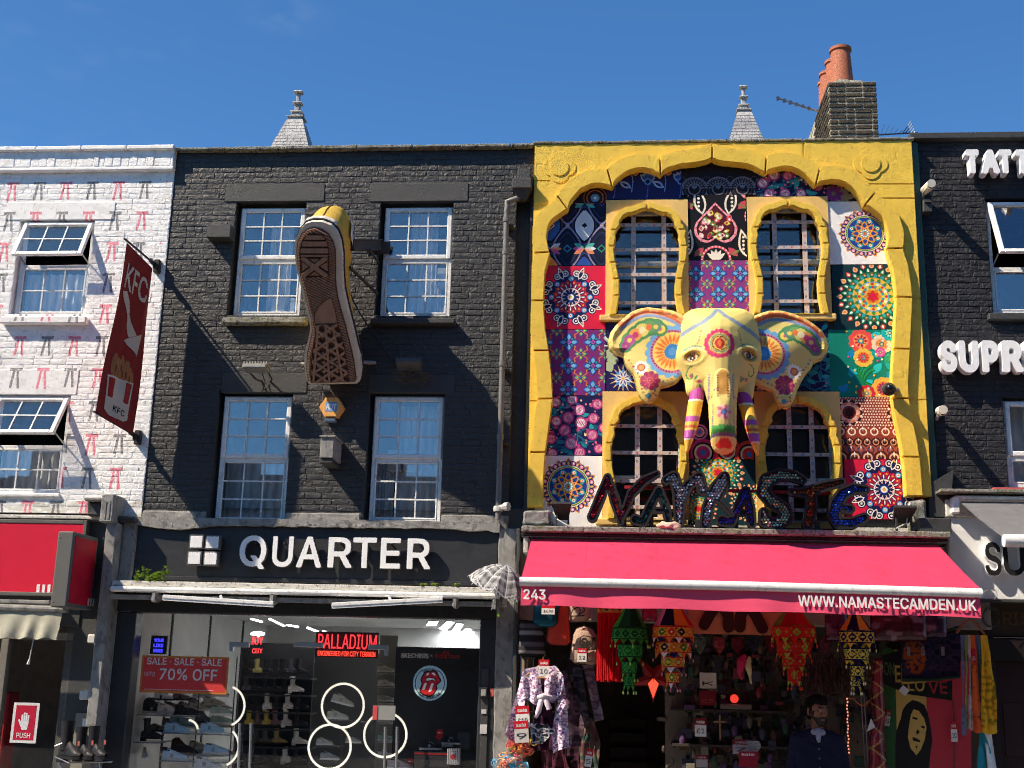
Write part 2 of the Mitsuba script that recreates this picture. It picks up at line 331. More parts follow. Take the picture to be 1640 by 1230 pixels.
# ------------------------------------------------------------------ windows
scene['curtain_a'] = two(princ(proc(lambda p,n,uv: mix((.44,.46,.46),(.68,.70,.69),.5 + .5 * dr.sin(p.x * 60 + 3 * noise(p.x * 5,p.z * 2)))),0.9))
def ring(x0,x1,z0,z1,w,y,d,bev=0.006):
    a = [box(x0,x0 + w,y - d,y,z0,z1,bev),box(x1 - w,x1,y - d,y,z0,z1,bev),box(x0 + w,x1 - w,y - d + .001,y,z0,z0 + w,bev),box(x0 + w,x1 - w,y - d + .001,y,z1 - w,z1,bev)]
    return cat(a)
def glazing(parent,x0,x1,z0,z1,y,cols=3,rows=3,bw=0.018,bars=True,pane='coated_pane',label=None):
    """Panes and the bars between them, as sub-parts of parent."""
    for i in range(cols):
        for j in range(rows):
            a,b = x0 + (x1 - x0) * i / cols,x0 + (x1 - x0) * (i + 1) / cols; c,d = z0 + (z1 - z0) * j / rows,z0 + (z1 - z0) * (j + 1) / rows
            part(parent,'pane',P(TM([(a,y,c),(b,y,c),(b,y,d),(a,y,d),(a,y + .016,c),(b,y + .016,c),(b,y + .016,d),(a,y + .016,d)],[[0,1,2,3],[4,5,6,7]]),pane,smooth=False))
    if bars:
        for i in range(1,cols):
            a = x0 + (x1 - x0) * i / cols; part(parent,'glazing_bar',P(box(a - bw / 2,a + bw / 2,y - .010,y - .002,z0,z1,.003),'pvc'))
        for j in range(1,rows):
            c = z0 + (z1 - z0) * j / rows; part(parent,'glazing_bar',P(box(x0,x1,y - .012,y - .003,c - bw / 2,c + bw / 2,.003),'pvc'))
def sash_window(bld,x0,x1,z0,z1,zt,y,rows=3,label=None,tilt=0):
    """Frame x0..x1, z0..z1, a top-hung upper light above the transom zt and a fixed lower one."""
    w = bld + '__' + 'window'; w = numbered(w); scene[w] = P(cat([ring(x0,x1,z0,z1,.045,y + .05,.055),box(x0 + .045,x1 - .045,y - .005,y + .05,zt - .022,zt + .022,.004)]),'pvc')
    if label: labels[w] = {'label': label}
    glazing_ = lambda a,b,c,d,yy,rr: glazing(w,a,b,c,d,yy,3 if rows > 1 else 1,rr)
    part(w,'sash',P(ring(x0 + .046,x1 - .046,z0 + .046,zt - .023,.022,y + .02,.03),'pvc'))
    glazing_(x0 + .068,x1 - .068,z0 + .068,zt - .045,y + .012,rows)
    if not tilt:
        part(w,'casement',P(ring(x0 + .012,x1 - .012,zt + .012,z1 - .012,.06,y - .006,.024,.009),'pvc'))
        glazing_(x0 + .072,x1 - .072,zt + .072,z1 - .072,y - .012,rows)
    else:
        before = set(scene)
        part(w,'casement',P(ring(x0 + .012,x1 - .012,zt - .01,z1 - .03,.062,y - .006,.05,.009),'pvc'))
        glazing_(x0 + .074,x1 - .074,zt + .052,z1 - .092,y - .025,rows if rows < 3 else 2)
        R_ = mi.ScalarTransform4f().translate([0,y - .006,z1 - .03]).rotate([1,0,0],-tilt).translate([0,-(y - .006),-(z1 - .03)])
        for k in set(scene) - before: scene[k] = {**scene[k],'to_world': R_}
        for xs in (x0 + .05,x1 - .05):
            zz = z1 - .03 - (z1 - zt) * .55; part(w,'stay',P(bar((xs,y + .02,zt + .05),(xs,y - .006 - math.sin(math.radians(tilt)) * (z1 - zt) * .85,z1 - .03 - math.cos(math.radians(tilt)) * (z1 - zt) * .85),.012),'metal',(.4,.4,.4)))
    return w
def shell(bld,poly,y,bsdf,thick=0.25,name='wall',label=None):
    return part(bld,name,P(prism(poly,y + thick,thick),bsdf,smooth=False),label)
def room(bld,x0,x1,z0,z1,y0,y1):
    """What stands behind the windows: floor, ceiling, side and back walls of the rooms."""
    m = TM([(x0,y0,z0),(x1,y0,z0),(x1,y1,z0),(x0,y1,z0),(x0,y0,z1),(x1,y0,z1),(x1,y1,z1),(x0,y1,z1)],[[0,1,2,3],[4,7,6,5],[3,2,6,7],[0,3,7,4],[1,5,6,2]])
    return part(bld,'room',P(m,'dark_room',smooth=False))
# ================================================================== ground
scene['asphalt'] = two(princ(proc(lambda p,n,uv: mix((.035,.035,.037),(.065,.065,.065),fbm(p.x * 25,p.y * 25,0,3))),0.85))
struct('road',P(TM([(-300,-300,-.12),(300,-300,-.12),(300,300,-.12),(-300,300,-.12)],[[0,1,2,3]]),'asphalt',smooth=False))
scene['paving'] = two(princ(proc(lambda p,n,uv: mix((.14,.137,.132),(.21,.205,.198),fbm(p.x * 4,p.y * 4,0,3)) * (1 - .5 * dr.select((p.x / .6 - dr.floor(p.x / .6) < .02) | (p.y / .6 - dr.floor(p.y / .6) < .02),1.0,0.0))),0.8))
struct('pavement',P(box(-40,40,-3.2,9,-.3,0,.01),'paving',smooth=False))
# ================================================================== white painted building (left)
YW = -.02
XB = (X(281,272) + X(227,817)) / 2                         # party line between the white and the black building
ZTOP = Z(140,234.5,-.1)
white = thing('white_painted_building','white painted brick building with pink and grey ribbon stencils at the left edge','building')
XL = -10.6
zw_bot = Z(110,828,YW)
ww1 = quad((45,358),(154,354),(137,506),(18,508),YW + .08); ww2 = quad((1,637),(117,634),(97,790),(-22,793),YW + .08)
op1 = (ww1[0] - .03,ww1[1] + .02,ww1[2] - .01,ww1[3] + .03); op2 = (ww2[0] - .03,ww2[1] + .02,ww2[2] - .01,ww2[3] + .03)
zband1,zband0 = Z(140,242,YW),Z(140,272,YW - .06)
poly = sbox(XL,0,XB,ZTOP - .05).difference(union_all([sbox(*[o[0],o[2],o[1],o[3]]) for o in (op1,op2)])).difference(sbox(XL - 1,-1,XB - .42,3.62))
shell(white,poly,YW + .006,'plaster_white',.26)
lint1 = (X(10,340,YW),X(184,340,YW),Z(97,352,YW),Z(97,324,YW)); lint2 = (XL,X(125,612,YW),Z(60,632,YW),Z(60,592,YW))
for l in (lint1,lint2): part(white,'lintel',P(rough(box(l[0],l[1],YW - .008,YW + .1,l[2],l[3],.006),.002,9,3,.12),'plaster_white',smooth=25))
s1 = (X(2,513,YW - .05),X(140,513,YW - .05),Z(70,518,YW - .08),Z(70,507,YW - .08))
part(white,'window_sill',P(rough(box(s1[0],s1[1],YW - .10,YW + .08,s1[2],s1[3],.012),.004,9,5,.1),'plaster_white'))
part(white,'window_sill',P(rough(box(ww2[0] - .05,ww2[1] + .03,YW - .035,YW + .08,ww2[2] - .045,ww2[2],.01),.004,9,6,.1),'plaster_white'))
lay_bricks(white,'brick_white',XL + .3,XB,zw_bot + .12,zband0 - .01,YW + .006,[op1,op2,lint1,lint2,(s1[0],s1[1],s1[2],s1[3])],11,proud=.0045,relief=.003)
# parapet: a projecting soldier course of bricks, a moulding below and a coping stone
r_ = random.Random(5); xx = X(0,260,YW) - .4; sold = []
part(white,'parapet',P(box(XL,XB,YW - .055,YW + .2,zband0 + .035,ZTOP - .05,.004),'plaster_white'))
while xx < XB - .03:
    w = min(r_.choice((.075,.112,.112,.225)),XB - xx); d = r_.uniform(.058,.066)
    part(white,'brick',P(box(xx + .003,xx + w - .003,YW - d,YW,zband0 + .05,Z(140,254,YW - .06) + .11,.008),'brick_white')); xx += w
part(white,'moulding',P(rough(box(XL,XB + .01,YW - .075,YW + .02,zband0 - .012,zband0 + .036,.012),.006,7,8,.15),'plaster_white'))
xx = X(0,240,YW) - 1.3; i = 0
while xx < XB - .05:
    w = min(.62,XB + .012 - xx)
    if w > .62 - 1e-6 and XB - xx - w < .3: w = XB + .012 - xx
    part(white,'coping_stone',P(rough(box(xx,xx + w - .006,YW - .115,YW + .3,ZTOP - .062,ZTOP,.012),.004,8,20 + i,.12),'plaster_white')); xx += w; i += 1
sash_window(white,*ww1,Z(95,427,YW + .08),YW + .08,rows=2,tilt=25,label='upper white window with its top light tilted open')
sash_window(white,*ww2,Z(60,716,YW + .08),YW + .08,rows=2,tilt=32,label='lower white window with its top light tilted open')
room(white,XL + .1,XB - .2,3.75,ZTOP - .2,YW + .3,3.2)
for w_ in (ww1,ww2):
    part(white,'curtain',P(grid_sheet(lambda u,v: (w_[0] + (w_[1] - w_[0]) * u,.30 + .02 * np.sin(u * 50),w_[2] + (w_[3] - w_[2]) * .5 * v),60,2),'curtain_a'))
part(white,'roof',P(box(XL,XB,YW + .25,6,ZTOP - .4,ZTOP - .3),'black_board',smooth=False))  # unseen slab added to block light so the rooms stay dark
# ================================================================== black painted building
black = thing('black_painted_building','black painted brick building with four white gridded windows above a shoe shop','building')
XN = X(849,520)                                            # party line with the yellow front
XR = X(822,520)
zc0,zc1 = Z(570,237.5,-.09),Z(570,232.5,-.09)
zb = Z(500,838)                                             # foot of the upper wall
W1 = quad((390,334),(493,333),(480,507.6),(371,507.6),.10); W2 = quad((618,332.6),(725,332.6),(722,509),(608,509),.10)
W3 = quad((362,635),(472,635),(456,838),(342,838),.10); W4 = quad((601,635),(712,635),(706,838),(590,838),.10)
bw = [W1,W2,W3,W4]; bo = [(w[0] - .05,w[1] + .012,w[2] - .006,w[3] + .055) for w in bw]
poly = sbox(XB,3.4,XN + .05,zc0 + .02).difference(union_all([sbox(o[0],o[2],o[1],o[3]) for o in bo]))
poly = poly.difference(sbox(XR,3.75,XN - .03,Z(830,318)))        # the chase beside the downpipe
shell(black,poly,.006,'plaster_black',.26)
part(black,'chase_back',P(box(XR - .05,XN + .1,.125,.2,3.4,zc0),'brick_black',smooth=False))
L1 = (X(361,308),X(520,308),Z(440,322.6),Z(440,294.4)); L2 = (X(592.5,308),X(750,308),Z(670,322.6),Z(670,293.6))
L3 = (X(355,615),X(492,615),Z(430,629),Z(430,597)); L4 = (X(590,615),X(728,615),Z(660,629),Z(660,600))
for l in (L1,L2,L3,L4): part(black,'lintel',P(rough(box(l[0],l[1],-.008,.1,l[2],l[3],.006),.002,9,4,.12),'plaster_black',smooth=25))
S1 = (X(357,513,-.08),X(491,513,-.08),Z(425,518,-.1),Z(425,508.5,-.1)); S2 = (X(594,513,-.08),X(729,513,-.08),Z(660,518.5,-.1),Z(660,510,-.1))
part(black,'window_sill',P(rough(box(S1[0],S1[1],-.12,.1,S1[2],S1[3],.012),.008,9,5,.06),'mossy_stone'),'mossy grey window sill')
part(black,'window_sill',P(rough(box(S2[0],S2[1],-.12,.1,S2[2],S2[3],.012),.006,9,6,.06),'plaster_black'))
zr = Z(500,823)                                            # unpainted render band along the foot
holes = bo + [L1,L2,L3,L4,(S1[0],S1[1],S1[2],S1[3] + .01),(S2[0],S2[1],S2[2],S2[3] + .01)]
lay_bricks(black,'brick_black',XB,XR,zr,Z(570,240),.006,holes,21,proud=.0055,relief=.0048)
lay_bricks(black,'brick_black',XR + .16,XN - .03,3.75,Z(830,318),.125,[],22,keep=60)
lay_bricks(black,'brick_black',XR,XN - .02,Z(830,318),Z(570,240),.006,[],23,keep=40)
r_ = random.Random(8); xx = XB + .02
while xx < XN + .02:
    w = min(r_.uniform(.55,.95),XN + .03 - xx); w = XN + .03 - xx if XN + .03 - xx - w < .25 else w
    part(black,'coping_stone',P(rough(box(xx,xx + w - .008,-.10,.3,zc0 + r_.uniform(-.004,.004),zc1 + r_.uniform(-.006,.008),.01),.010,10,int(xx * 50) % 97,.07),'mossy_stone')); xx += w
for i,(w,t,nm) in enumerate(((W1,418,'upper left white window behind the giant shoe'),(W2,417.5,'upper right white window of the black wall'),(W3,736,'lower left white window of the black wall'),(W4,737,'lower right white window of the black wall'))):
    sash_window(black,*w,Z((430,667,408,652)[i],t,.1),.10,label=nm)
# render band and its broken foot above the shop fascia
segs = [(XB + .02,W3[0] - .08),(W3[1] + .03,W4[0] - .08),(W4[1] + .03,XR)]
for a,b in segs:
    part(black,'render_band',P(rough(box(a,b,-.022,.08,zb - .07,zr + .01,.012),.012,8,int(a * 9) % 50,.05),'old_render'))
room(black,XB + .1,XN - .2,3.75,zc0 - .2,.3,3.2)
part(black,'roof',P(box(XB,XN,.25,6,zc0 - .35,zc0 - .25),'black_board',smooth=False))  # unseen slab put in to keep daylight out of the rooms
rc = random.Random(4)
for w,a,b,c in ((W2,.35,.75,1),(W1,.4,.75,.9),(W3,.03,.97,.56),(W4,.30,1,.95),(W4,.0,.28,.5),(W2,.7,1,.35)):
    x0_,x1_,z1_ = w[0] + (w[1] - w[0]) * a,w[0] + (w[1] - w[0]) * b,w[2] + (w[3] - w[2]) * c
    part(black,'curtain',P(grid_sheet(lambda u,v: (x0_ + (x1_ - x0_) * u,.34 + .015 * np.sin(u * 40 + a * 9) + 0 * v,w[2] + (z1_ - w[2]) * v),50,2),'curtain_a'))
for w,a,c in ((W1,.52,.02),(W1,.80,.02),(W2,.78,.3),(W4,.2,.42),(W4,.42,.42)):
    x0_ = w[0] + (w[1] - w[0]) * a; z0_ = w[2] + (w[3] - w[2]) * c
    part(black,'stored_box',P(box(x0_,x0_ + .17,.22,.33,z0_,z0_ + .26,.004),'paint',(.55,.57,.55)))
# ================================================================== navy painted building (right edge)
navy = thing('navy_painted_building','dark navy painted brick building with raised white letters at the right edge','building')
XT = X(1478,500); XE = XT + 5
zt0,zt1 = Z(1550,223,-.06),Z(1550,213.5,-.06)
WT1 = quad((1578,325),(1690,323),(1700,503),(1590,505),.08); WT2 = quad((1605,643),(1716,642),(1726,781),(1615,782),.08)
to = [(w[0] - .02,w[1] + .02,w[2] - .01,w[3] + .03) for w in (WT1,WT2)]
poly = sbox(XT - .06,3.4,XE,zt0 + .02).difference(union_all([sbox(o[0],o[2],o[1],o[3]) for o in to]))
shell(navy,poly,.006,'brick_navy',.26)
tl = [(WT1[0] - .18,WT1[1] + .2,WT1[3] + .035,WT1[3] + .25)]; ts = (X(1583,506,-.06),XE,Z(1620,512,-.07),Z(1620,501,-.07))
part(navy,'window_sill',P(box(ts[0],ts[1],-.08,.1,ts[2],ts[3],.01),'plaster_black'))
lay_bricks(navy,'brick_navy',XT,XT + 3.6,Z(1540,800),Z(1550,224),.006,to + [ts],31,proud=.007,keep=300)
part(navy,'coping',P(box(XT - .06,XE,-.10,.3,zt0,zt1,.008),'plaster_black'))
sash_window(navy,*WT1,Z(1640,431,.08),.08,rows=1,tilt=24,label='upper plain white window with its top light tilted open')
sash_window(navy,*WT2,Z(1660,733,.08),.08,rows=1,label='lower plain white window of the navy wall')
room(navy,XT + .1,XE - .1,3.75,zt0 - .2,.3,3.2)
part(navy,'roof',P(box(XT,XE,.25,6,zt0 - .35,zt0 - .25),'black_board',smooth=False))  # unseen slab that blocks light from above the rooms
part(navy,'curtain',P(grid_sheet(lambda u,v: (WT2[0] + (WT2[1] - WT2[0]) * u,.3 + .02 * np.sin(u * 30),WT2[2] + (WT2[3] - WT2[2]) * v),50,2),'curtain_a'))
# ================================================================== the terrace across the street, behind the camera
opp = thing('opposite_terrace','dark brick terrace across the street that the shop windows mirror','building')
r_ = random.Random(2); xx = -30.0
while xx < 30:
    w = r_.uniform(5,7); h = (7.0 + r_.uniform(0,.4) if xx < -8.6 else r_.uniform(11.0,11.8))  # unseen houses, heights shaped to hold sky light back from the walls
    k = part(opp,'house',P(box(xx,xx + w - .02,-25,-18.6 - r_.uniform(0,.3),0,h),'paint',lin(*r_.choice(((92,78,66),(70,66,62),(120,104,88),(86,60,50)))),smooth=False))
    for fl in range(3):
        for c in range(3):
            a = xx + w * (.12 + .3 * c); b = .8 + 2.7 * fl
            part(k,'window',P(box(a,a + .95,-18.9,-18.55,b,b + 1.6),'gloss',(.02,.025,.03),smooth=False))
    xx += w
# ================================================================== giant sneaker on the black wall
TAU = math.radians(38); H0 = at(533,612,-.34); EL = np.array([0,-math.sin(TAU),math.cos(TAU)]); EU = np.array([0,math.cos(TAU),math.sin(TAU)])
def sole_uv(px,py):
    d = FWD + (px - 820) / FOCAL * RGT - (py - 615) / FOCAL * UPV
    t = ((H0 - CAM) @ EU) / (d @ EU); q = CAM + d * t - H0
    return q[0],q @ EL
def sole_w(u,v,h):                     # local to world; h runs from the sole into the shoe
    u,v,h = np.broadcast_arrays(u,v,h)
    return H0 + u[...,None] * np.array([1.0,0,0]) + v[...,None] * EL + h[...,None] * EU
def spoly(pts): return Polygon([sole_uv(*p) for p in pts]).buffer(0)
def sprism(poly,h0,h1):
    out = []
    for g in getattr(poly,'geoms',[poly]):
        if g.geom_type != 'Polygon' or g.area < 1e-5: continue
        m = trimesh.creation.extrude_polygon(g,abs(h1 - h0),engine='earcut'); v = m.vertices
        out.append(TM(sole_w(v[:,0],v[:,1],min(h0,h1) + v[:,2]),m.faces))
    m = cat(out)
    return m if m.volume > 0 else TM(m.vertices,m.faces[:,::-1])
brown_px = [(503,363),(516,366),(527,374),(534,386),(538,402),(538.5,425),(538,446),(540,466),(545,489),(553.5,518),(561,548),(567.5,577),(572,611),(494.5,613),(491,592),(492,566),(496.5,548),(500,530),(499,512),(494,494),(489.5,474),(484,452),(477.5,427),(475,400),(477,386),(483,374),(492,366)]
brown = spoly(brown_px); brown = brown.buffer(.05).buffer(-.1).buffer(.05)
rim_px = [(500,355),(516,355.5),(530,361),(539,371),(545,386),(548,408),(548,430),(550,463),(555.5,489),(565,526),(571.5,555),(577,572),(579,592),(576.5,610),(571,614.5),(494,616),(489.5,602),(487,586),(488.5,562),(494.5,540),(497,525),(494.5,512),(490,494),(485,472),(480,452),(474,427),(471.5,398),(473,382),(480,368),(489,358.5)]
rim = spoly(rim_px).buffer(.04).buffer(-.08).buffer(.04)
sneaker = thing('giant_sneaker','giant yellow high-top sneaker sculpture with brown patterned sole mounted toe up on the black wall','sneaker sculpture')
def _worn(c1,c2,f=6): return proc(lambda p,n,uv: mix(c1,c2,fbm(p.x * f,p.y * f,p.z * f)))
scene['sole_rubber'] = two(princ(_worn((.24,.125,.080),(.32,.185,.120),9),0.7))
scene['groove_rubber'] = two(princ(_worn((.10,.048,.030),(.14,.07,.045),9),0.8))
scene['white_rubber'] = two(princ(_worn((.66,.61,.52),(.52,.46,.37),5),0.5))
def _canvas(p,n,uv): return mix((.62,.40,.055),(.50,.31,.04),fbm(p.x * 6,p.y * 6,p.z * 6))
scene['yellow_canvas'] = two(bump(proc(lambda p,n,uv: noise(p.x * 60,p.y * 60,p.z * 60)),princ(proc(_canvas),0.8),0.004))
part(sneaker,'midsole',P(sprism(rim,0.0,.14),'white_rubber',smooth=40))
rim_out = rim.buffer(.012)
part(sneaker,'stripe',P(sprism(rim_out.difference(rim.buffer(-.02)),.07,.085),'paint',(.02,.02,.02),smooth=40))
part(sneaker,'stripe',P(sprism(rim.buffer(.010).difference(rim.buffer(-.02)),.108,.118),'paint',(.05,.05,.08),smooth=40))
part(sneaker,'sole',P(sprism(brown,-.012,.02),'groove_rubber',smooth=False))
tread = 0.034
def pad(name,poly,stuff=False,h=tread):
    q = poly.intersection(brown.buffer(-.012))
    if not q.is_empty: part(sneaker,name,P(sprism(q,-.012 - h,-.005),'sole_rubber',smooth=False),kind='stuff' if stuff else None)
inner = spoly([(486,386),(492,376),(504,373),(518,376),(525,388),(527,405),(527,440),(489,442),(483,436),(482,405)])
heel_in = spoly([(506,519),(541,517),(546,530),(553,560),(560,611),(501,611),(500,590),(503,560),(508,535)])
plain = spoly([(504,517),(506,500),(513,488),(522,480),(531,475.5),(537,497),(541,516)])
yb = [373,384,394.5,405]
for a,b in ((375.5,382),(385,392.5),(396,403.5),(406.5,409)): pad('tread_bar',spoly([(483.5,a),(526,a),(527,b),(482.5,b)]).intersection(inner),h=.04)
def ln(a,b,w): return LineString([sole_uv(*a),sole_uv(*b)]).buffer(w,cap_style=2)
cx_ = [(ln((485,410),(525,441),.026)),ln((525,410),(485,441),.026)]; xbox = spoly([(484,410),(526.5,410),(526.5,441),(489,442.5),(484,436)])
pad('tread_cross',union_all(cx_).intersection(xbox),h=.045)
for t3 in (((492,411.5),(517,411.5),(505,421)),((527,415),(527,435),(511,425)),((484,415),(484,435),(499,425)),((493,441),(518,441),(505,431))):
    q = spoly(t3); pad('tread_block',q.buffer(-.012),h=.03)
pad('tread_panel',plain,h=.02)
lat = []
for k in range(-3,9):
    yy = 519 + 17.5 * k
    lat += [ln((496,yy),(566,yy + 46),.014),ln((496,yy + 46),(566,yy),.014)]
for k,(a,b) in enumerate((((511,519),(503,611)),((523,519),(529,612)),((534,519),(551,612)))): lat.append(ln(a,b,.013))
pad('tread_lattice',union_all(lat).intersection(heel_in),h=.04)
small = []
for k in range(6):
    for x_ in (509,517,529,538):
        yy = 530 + 14 * k + (7 if x_ in (517,538) else 0); xx = x_ + (yy - 530) * .05
        small.append(Polygon([sole_uv(xx - 3.4,yy),sole_uv(xx,yy - 3.2),sole_uv(xx + 3.4,yy),sole_uv(xx,yy + 3.2)]))
pad('tread_lozenge',union_all(small).intersection(heel_in),True,.025)
border = brown.difference(inner.buffer(.012)).difference(heel_in.buffer(.012)).difference(plain.buffer(.012))
st = []
for k in range(-30,120):
    yy = 300 + k * 4.15
    st.append(ln((465,yy - 12),(580,yy + 44),.008))
pad('tread_rib',union_all(st).intersection(border),True,.028)
# the canvas upper: outlines stacked from the welt inwards, thinning towards the heel
def resample(poly,n):
    e = poly.exterior if poly.exterior.is_ccw else LineString(list(poly.exterior.coords)[::-1]); L = e.length
    return np.array([e.interpolate(L * i / n).coords[0] for i in range(n)])
ro = resample(rim.buffer(-.02),96); vmin,vmax = ro[:,1].min(),ro[:,1].max()
vv = (ro[:,1] - vmin) / (vmax - vmin); cu = np.interp(ro[:,1],[vmin,vmin + (vmax - vmin) * .3,vmin + (vmax - vmin) * .55,vmax],[ro[vv < .05,0].mean(),(ro[np.abs(vv - .3) < .03,0]).mean(),ro[np.abs(vv - .55) < .03,0].mean(),ro[vv > .97,0].mean()])
levels = []
for t in np.concatenate([np.linspace(0,.7,6),np.linspace(.78,1,7)]):
    hm = np.interp(vv,[0,.25,.55,.75,1],[.55,.55,.75,.95,.95])
    dome = math.sqrt(max(0,1 - max(0,(t - .45) / .55) ** 2.4))
    wid = np.interp(vv,[0,.3,.5,.75,1],[.92,.66,.72,.95,1.0]) if t > 0 else 1.0
    k = (1 - (1 - np.asarray(wid)) * min(1,t / .25)) * (0.25 + .75 * dome)
    vc = vmin + (vmax - vmin) * .52
    v_ = vc + (ro[:,1] - vc) * (.55 + .45 * dome) * (1 + .02 * t)
    levels.append(sole_w(cu + (ro[:,0] - cu) * k,v_,  .12 + hm * t))
L_,n_ = len(levels),96; V_ = np.vstack(levels); i_ = np.arange(n_)
F_ = np.vstack([np.stack([k * n_ + i_,k * n_ + (i_ + 1) % n_,(k + 1) * n_ + (i_ + 1) % n_,(k + 1) * n_ + i_],1) for k in range(L_ - 1)])
up = TM(V_,F_); cap_ = np.stack([(L_ - 1) * n_ + i_[1:-1] * 0,(L_ - 1) * n_ + i_[1:-1],(L_ - 1) * n_ + i_[1:-1] + 1],1)
up = TM(V_,np.vstack([up.faces,cap_]));
vv_ = up.vertices.copy(); vv_[:,1] = np.minimum(vv_[:,1],-.015); bp = np.array(vv_)
for k in range(3): bp[:,k] += .02 * (2 * meshkit.fbm(vv_ * 4 + 9 * k,2,k) - 1)
up = TM(bp,up.faces)
part(sneaker,'upper',P(up if up.volume > 0 else TM(up.vertices,up.faces[:,::-1]),'yellow_canvas',smooth=50))
# toe band, side patch, seam
toe = [p for p in resample(rim.buffer(.014),160)]; toe = np.array(toe); tv = (toe[:,1] - vmin) / (vmax - vmin)
tb = rim.buffer(.022).difference(rim.buffer(-.03)).intersection(spoly([(478,340),(540,340),(535,366),(505,362),(486,368)]))
part(sneaker,'toe_bumper',P(sprism(tb,.085,.175),'white_rubber',smooth=30))
def on_upper(v,t,side=1):
    """A point near the right flank of the upper."""
    j = np.argmin(np.abs(vv - v) + np.where(ro[:,0] > cu,0,9)); k = int(round(t * (L_ - 1))); return bp[k * n_ + j]
pt = [on_upper(v,t) for v,t in ((.94,.42),(.90,.30),(.84,.28),(.76,.34),(.72,.46),(.77,.56),(.84,.58),(.91,.54))]
c_ = np.mean(pt,0); off = np.array([.03,-.01,.0])
pm = TM(np.vstack([np.array(pt) + off,[c_ + off * 1.3]]),[[i,(i + 1) % 8,8] for i in range(8)])
part(sneaker,'ankle_patch',P(pm,'paint',(.62,.6,.55),smooth=False))
part(sneaker,'star',P(TM(np.vstack([[c_ + off * 1.6 + .075 * (1 if i % 2 == 0 else .4) * (math.cos(i * math.pi / 5 + 1.57) * EU * .6 + math.sin(i * math.pi / 5 + 1.57) * EL) for i in range(10)],[c_ + off * 1.7]]),[[i,(i + 1) % 10,10] for i in range(10)]),'paint',lin(40,45,80),smooth=False))
sm_ = [bp[k * n_ + np.argmax(np.where(np.abs(ro[:,0] - cu - .02) < .06,vv,0))] + np.array([0,-.004,.006]) for k in range(1,L_)]
part(sneaker,'seam',P(tube(sm_,.006,5),'paint',(.22,.13,.02)))
for j,p_ in enumerate(((497,361,'left'),(536,371,'right'))): pass
ink = text('STAR',.05,.004,True)
# steel brackets that carry it, with dark rods added for shadow lines
def wallbox(name,q,d,bsdf='plaster_black',color=None,bev=.006,y=0.0,yb=.05):
    a = quad(*q,Y=y - d); return box(a[0],a[1],y - d,yb,a[2],a[3],bev)
stub = thing('bracket_stub','black box bracket sticking out of the wall left of the upper left window','bracket')
scene[stub] = P(wallbox('',((332,359),(370,359),(368,379.5),(330,380)),.17),'plaster_black')
arm = thing('sneaker_bracket','black steel beam with a stay carrying the giant sneaker on its right side','bracket')
part(arm,'beam',P(cat([bar(at(561,393,-.75),at(606,393,.02),.10,.13),bar(at(561,387,-.75) + (0,0,.02),at(606,387,.02) + (0,0,.02),.16,.012),bar(at(606,396,-.015),at(606,396,-.001),.3,.16)]),'plaster_black'))
part(arm,'stay',P(tube([at(592,400,-.42),at(606,420,.0)],.016),'plaster_black'))  # dark rod added along a shadow line of the bracket block
part(arm,'stay',P(tube([at(560,428,-.62),at(604,470,.0)],.02),'plaster_black'))  # thicker dark rod added where the shadow of the beam falls
black_line = solo('stay_cable',P(tube([at(553,455,-.35),at(575,500,-.2),at(633,588,-.01)],.009),'paint',(.015,.015,.015)),'thin black line running from the giant sneaker down to the wall light','cable')
solo('sneaker_peg',P(cat([tube([at(482,583,-.16),at(492,583,-.16)],.022),tube([at(577,580,-.2),at(601,581,-.02)],.022)]),'paint',(.30,.30,.29)),'grey steel peg holding the heel of the giant sneaker to the wall','peg')
# ================================================================== alarm box, wall boxes, lights, pipe
def hexa(px,py,r,y0,y1,c):
    a = np.arange(6) * math.pi / 3
    return Polygon([(c[0] + r * math.cos(t),c[2] + r * .93 * math.sin(t)) for t in a])
alarm = thing('alarm_box','orange hexagonal alarm box with a blue badge on the black wall','alarm box')
ca = at(530.5,652,-.12); ah = hexa(0,0,.152,0,0,ca)
part(alarm,'case',P(cat([prism(ah,.004,.124),prism(ah.buffer(-.012),-.12,.006)]),'paint',lin(232,168,92),smooth=False))
part(alarm,'badge',P(box(ca[0] - .072,ca[0] + .072,-.129,-.125,ca[2] - .055,ca[2] + .06),'print',lin(120,160,205)))
part(alarm,'lettering',P(text('ADT',.066,.003,True,-.129,ca[0],ca[2] - .03,True,.125),'print',(.85,.85,.87),smooth=False))
part(alarm,'strobe',P(box(ca[0] - .08,ca[0] + .06,-.115,-.01,ca[2] - .18,ca[2] - .138,.01),'gloss',lin(90,105,130)))
cb = thing('cable_box','dark grey weathered box sticking out of the wall below the alarm box','box')
q = quad((515,700),(535,700),(533,741),(510,741),-.42)
part(cb,'case',P(box(q[0],q[1],-.42,.02,q[2] + .06,q[3],.008),'old_render')); part(cb,'lid',P(box(q[0] - .01,q[1] + .02,-.44,.02,q[3] - .004,q[3] + .02,.004),'old_render'))
part(cb,'foot',P(box(q[0] - .01,q[1] - .01,-.4,.02,q[2],q[2] + .055,.008),'plaster_black'))
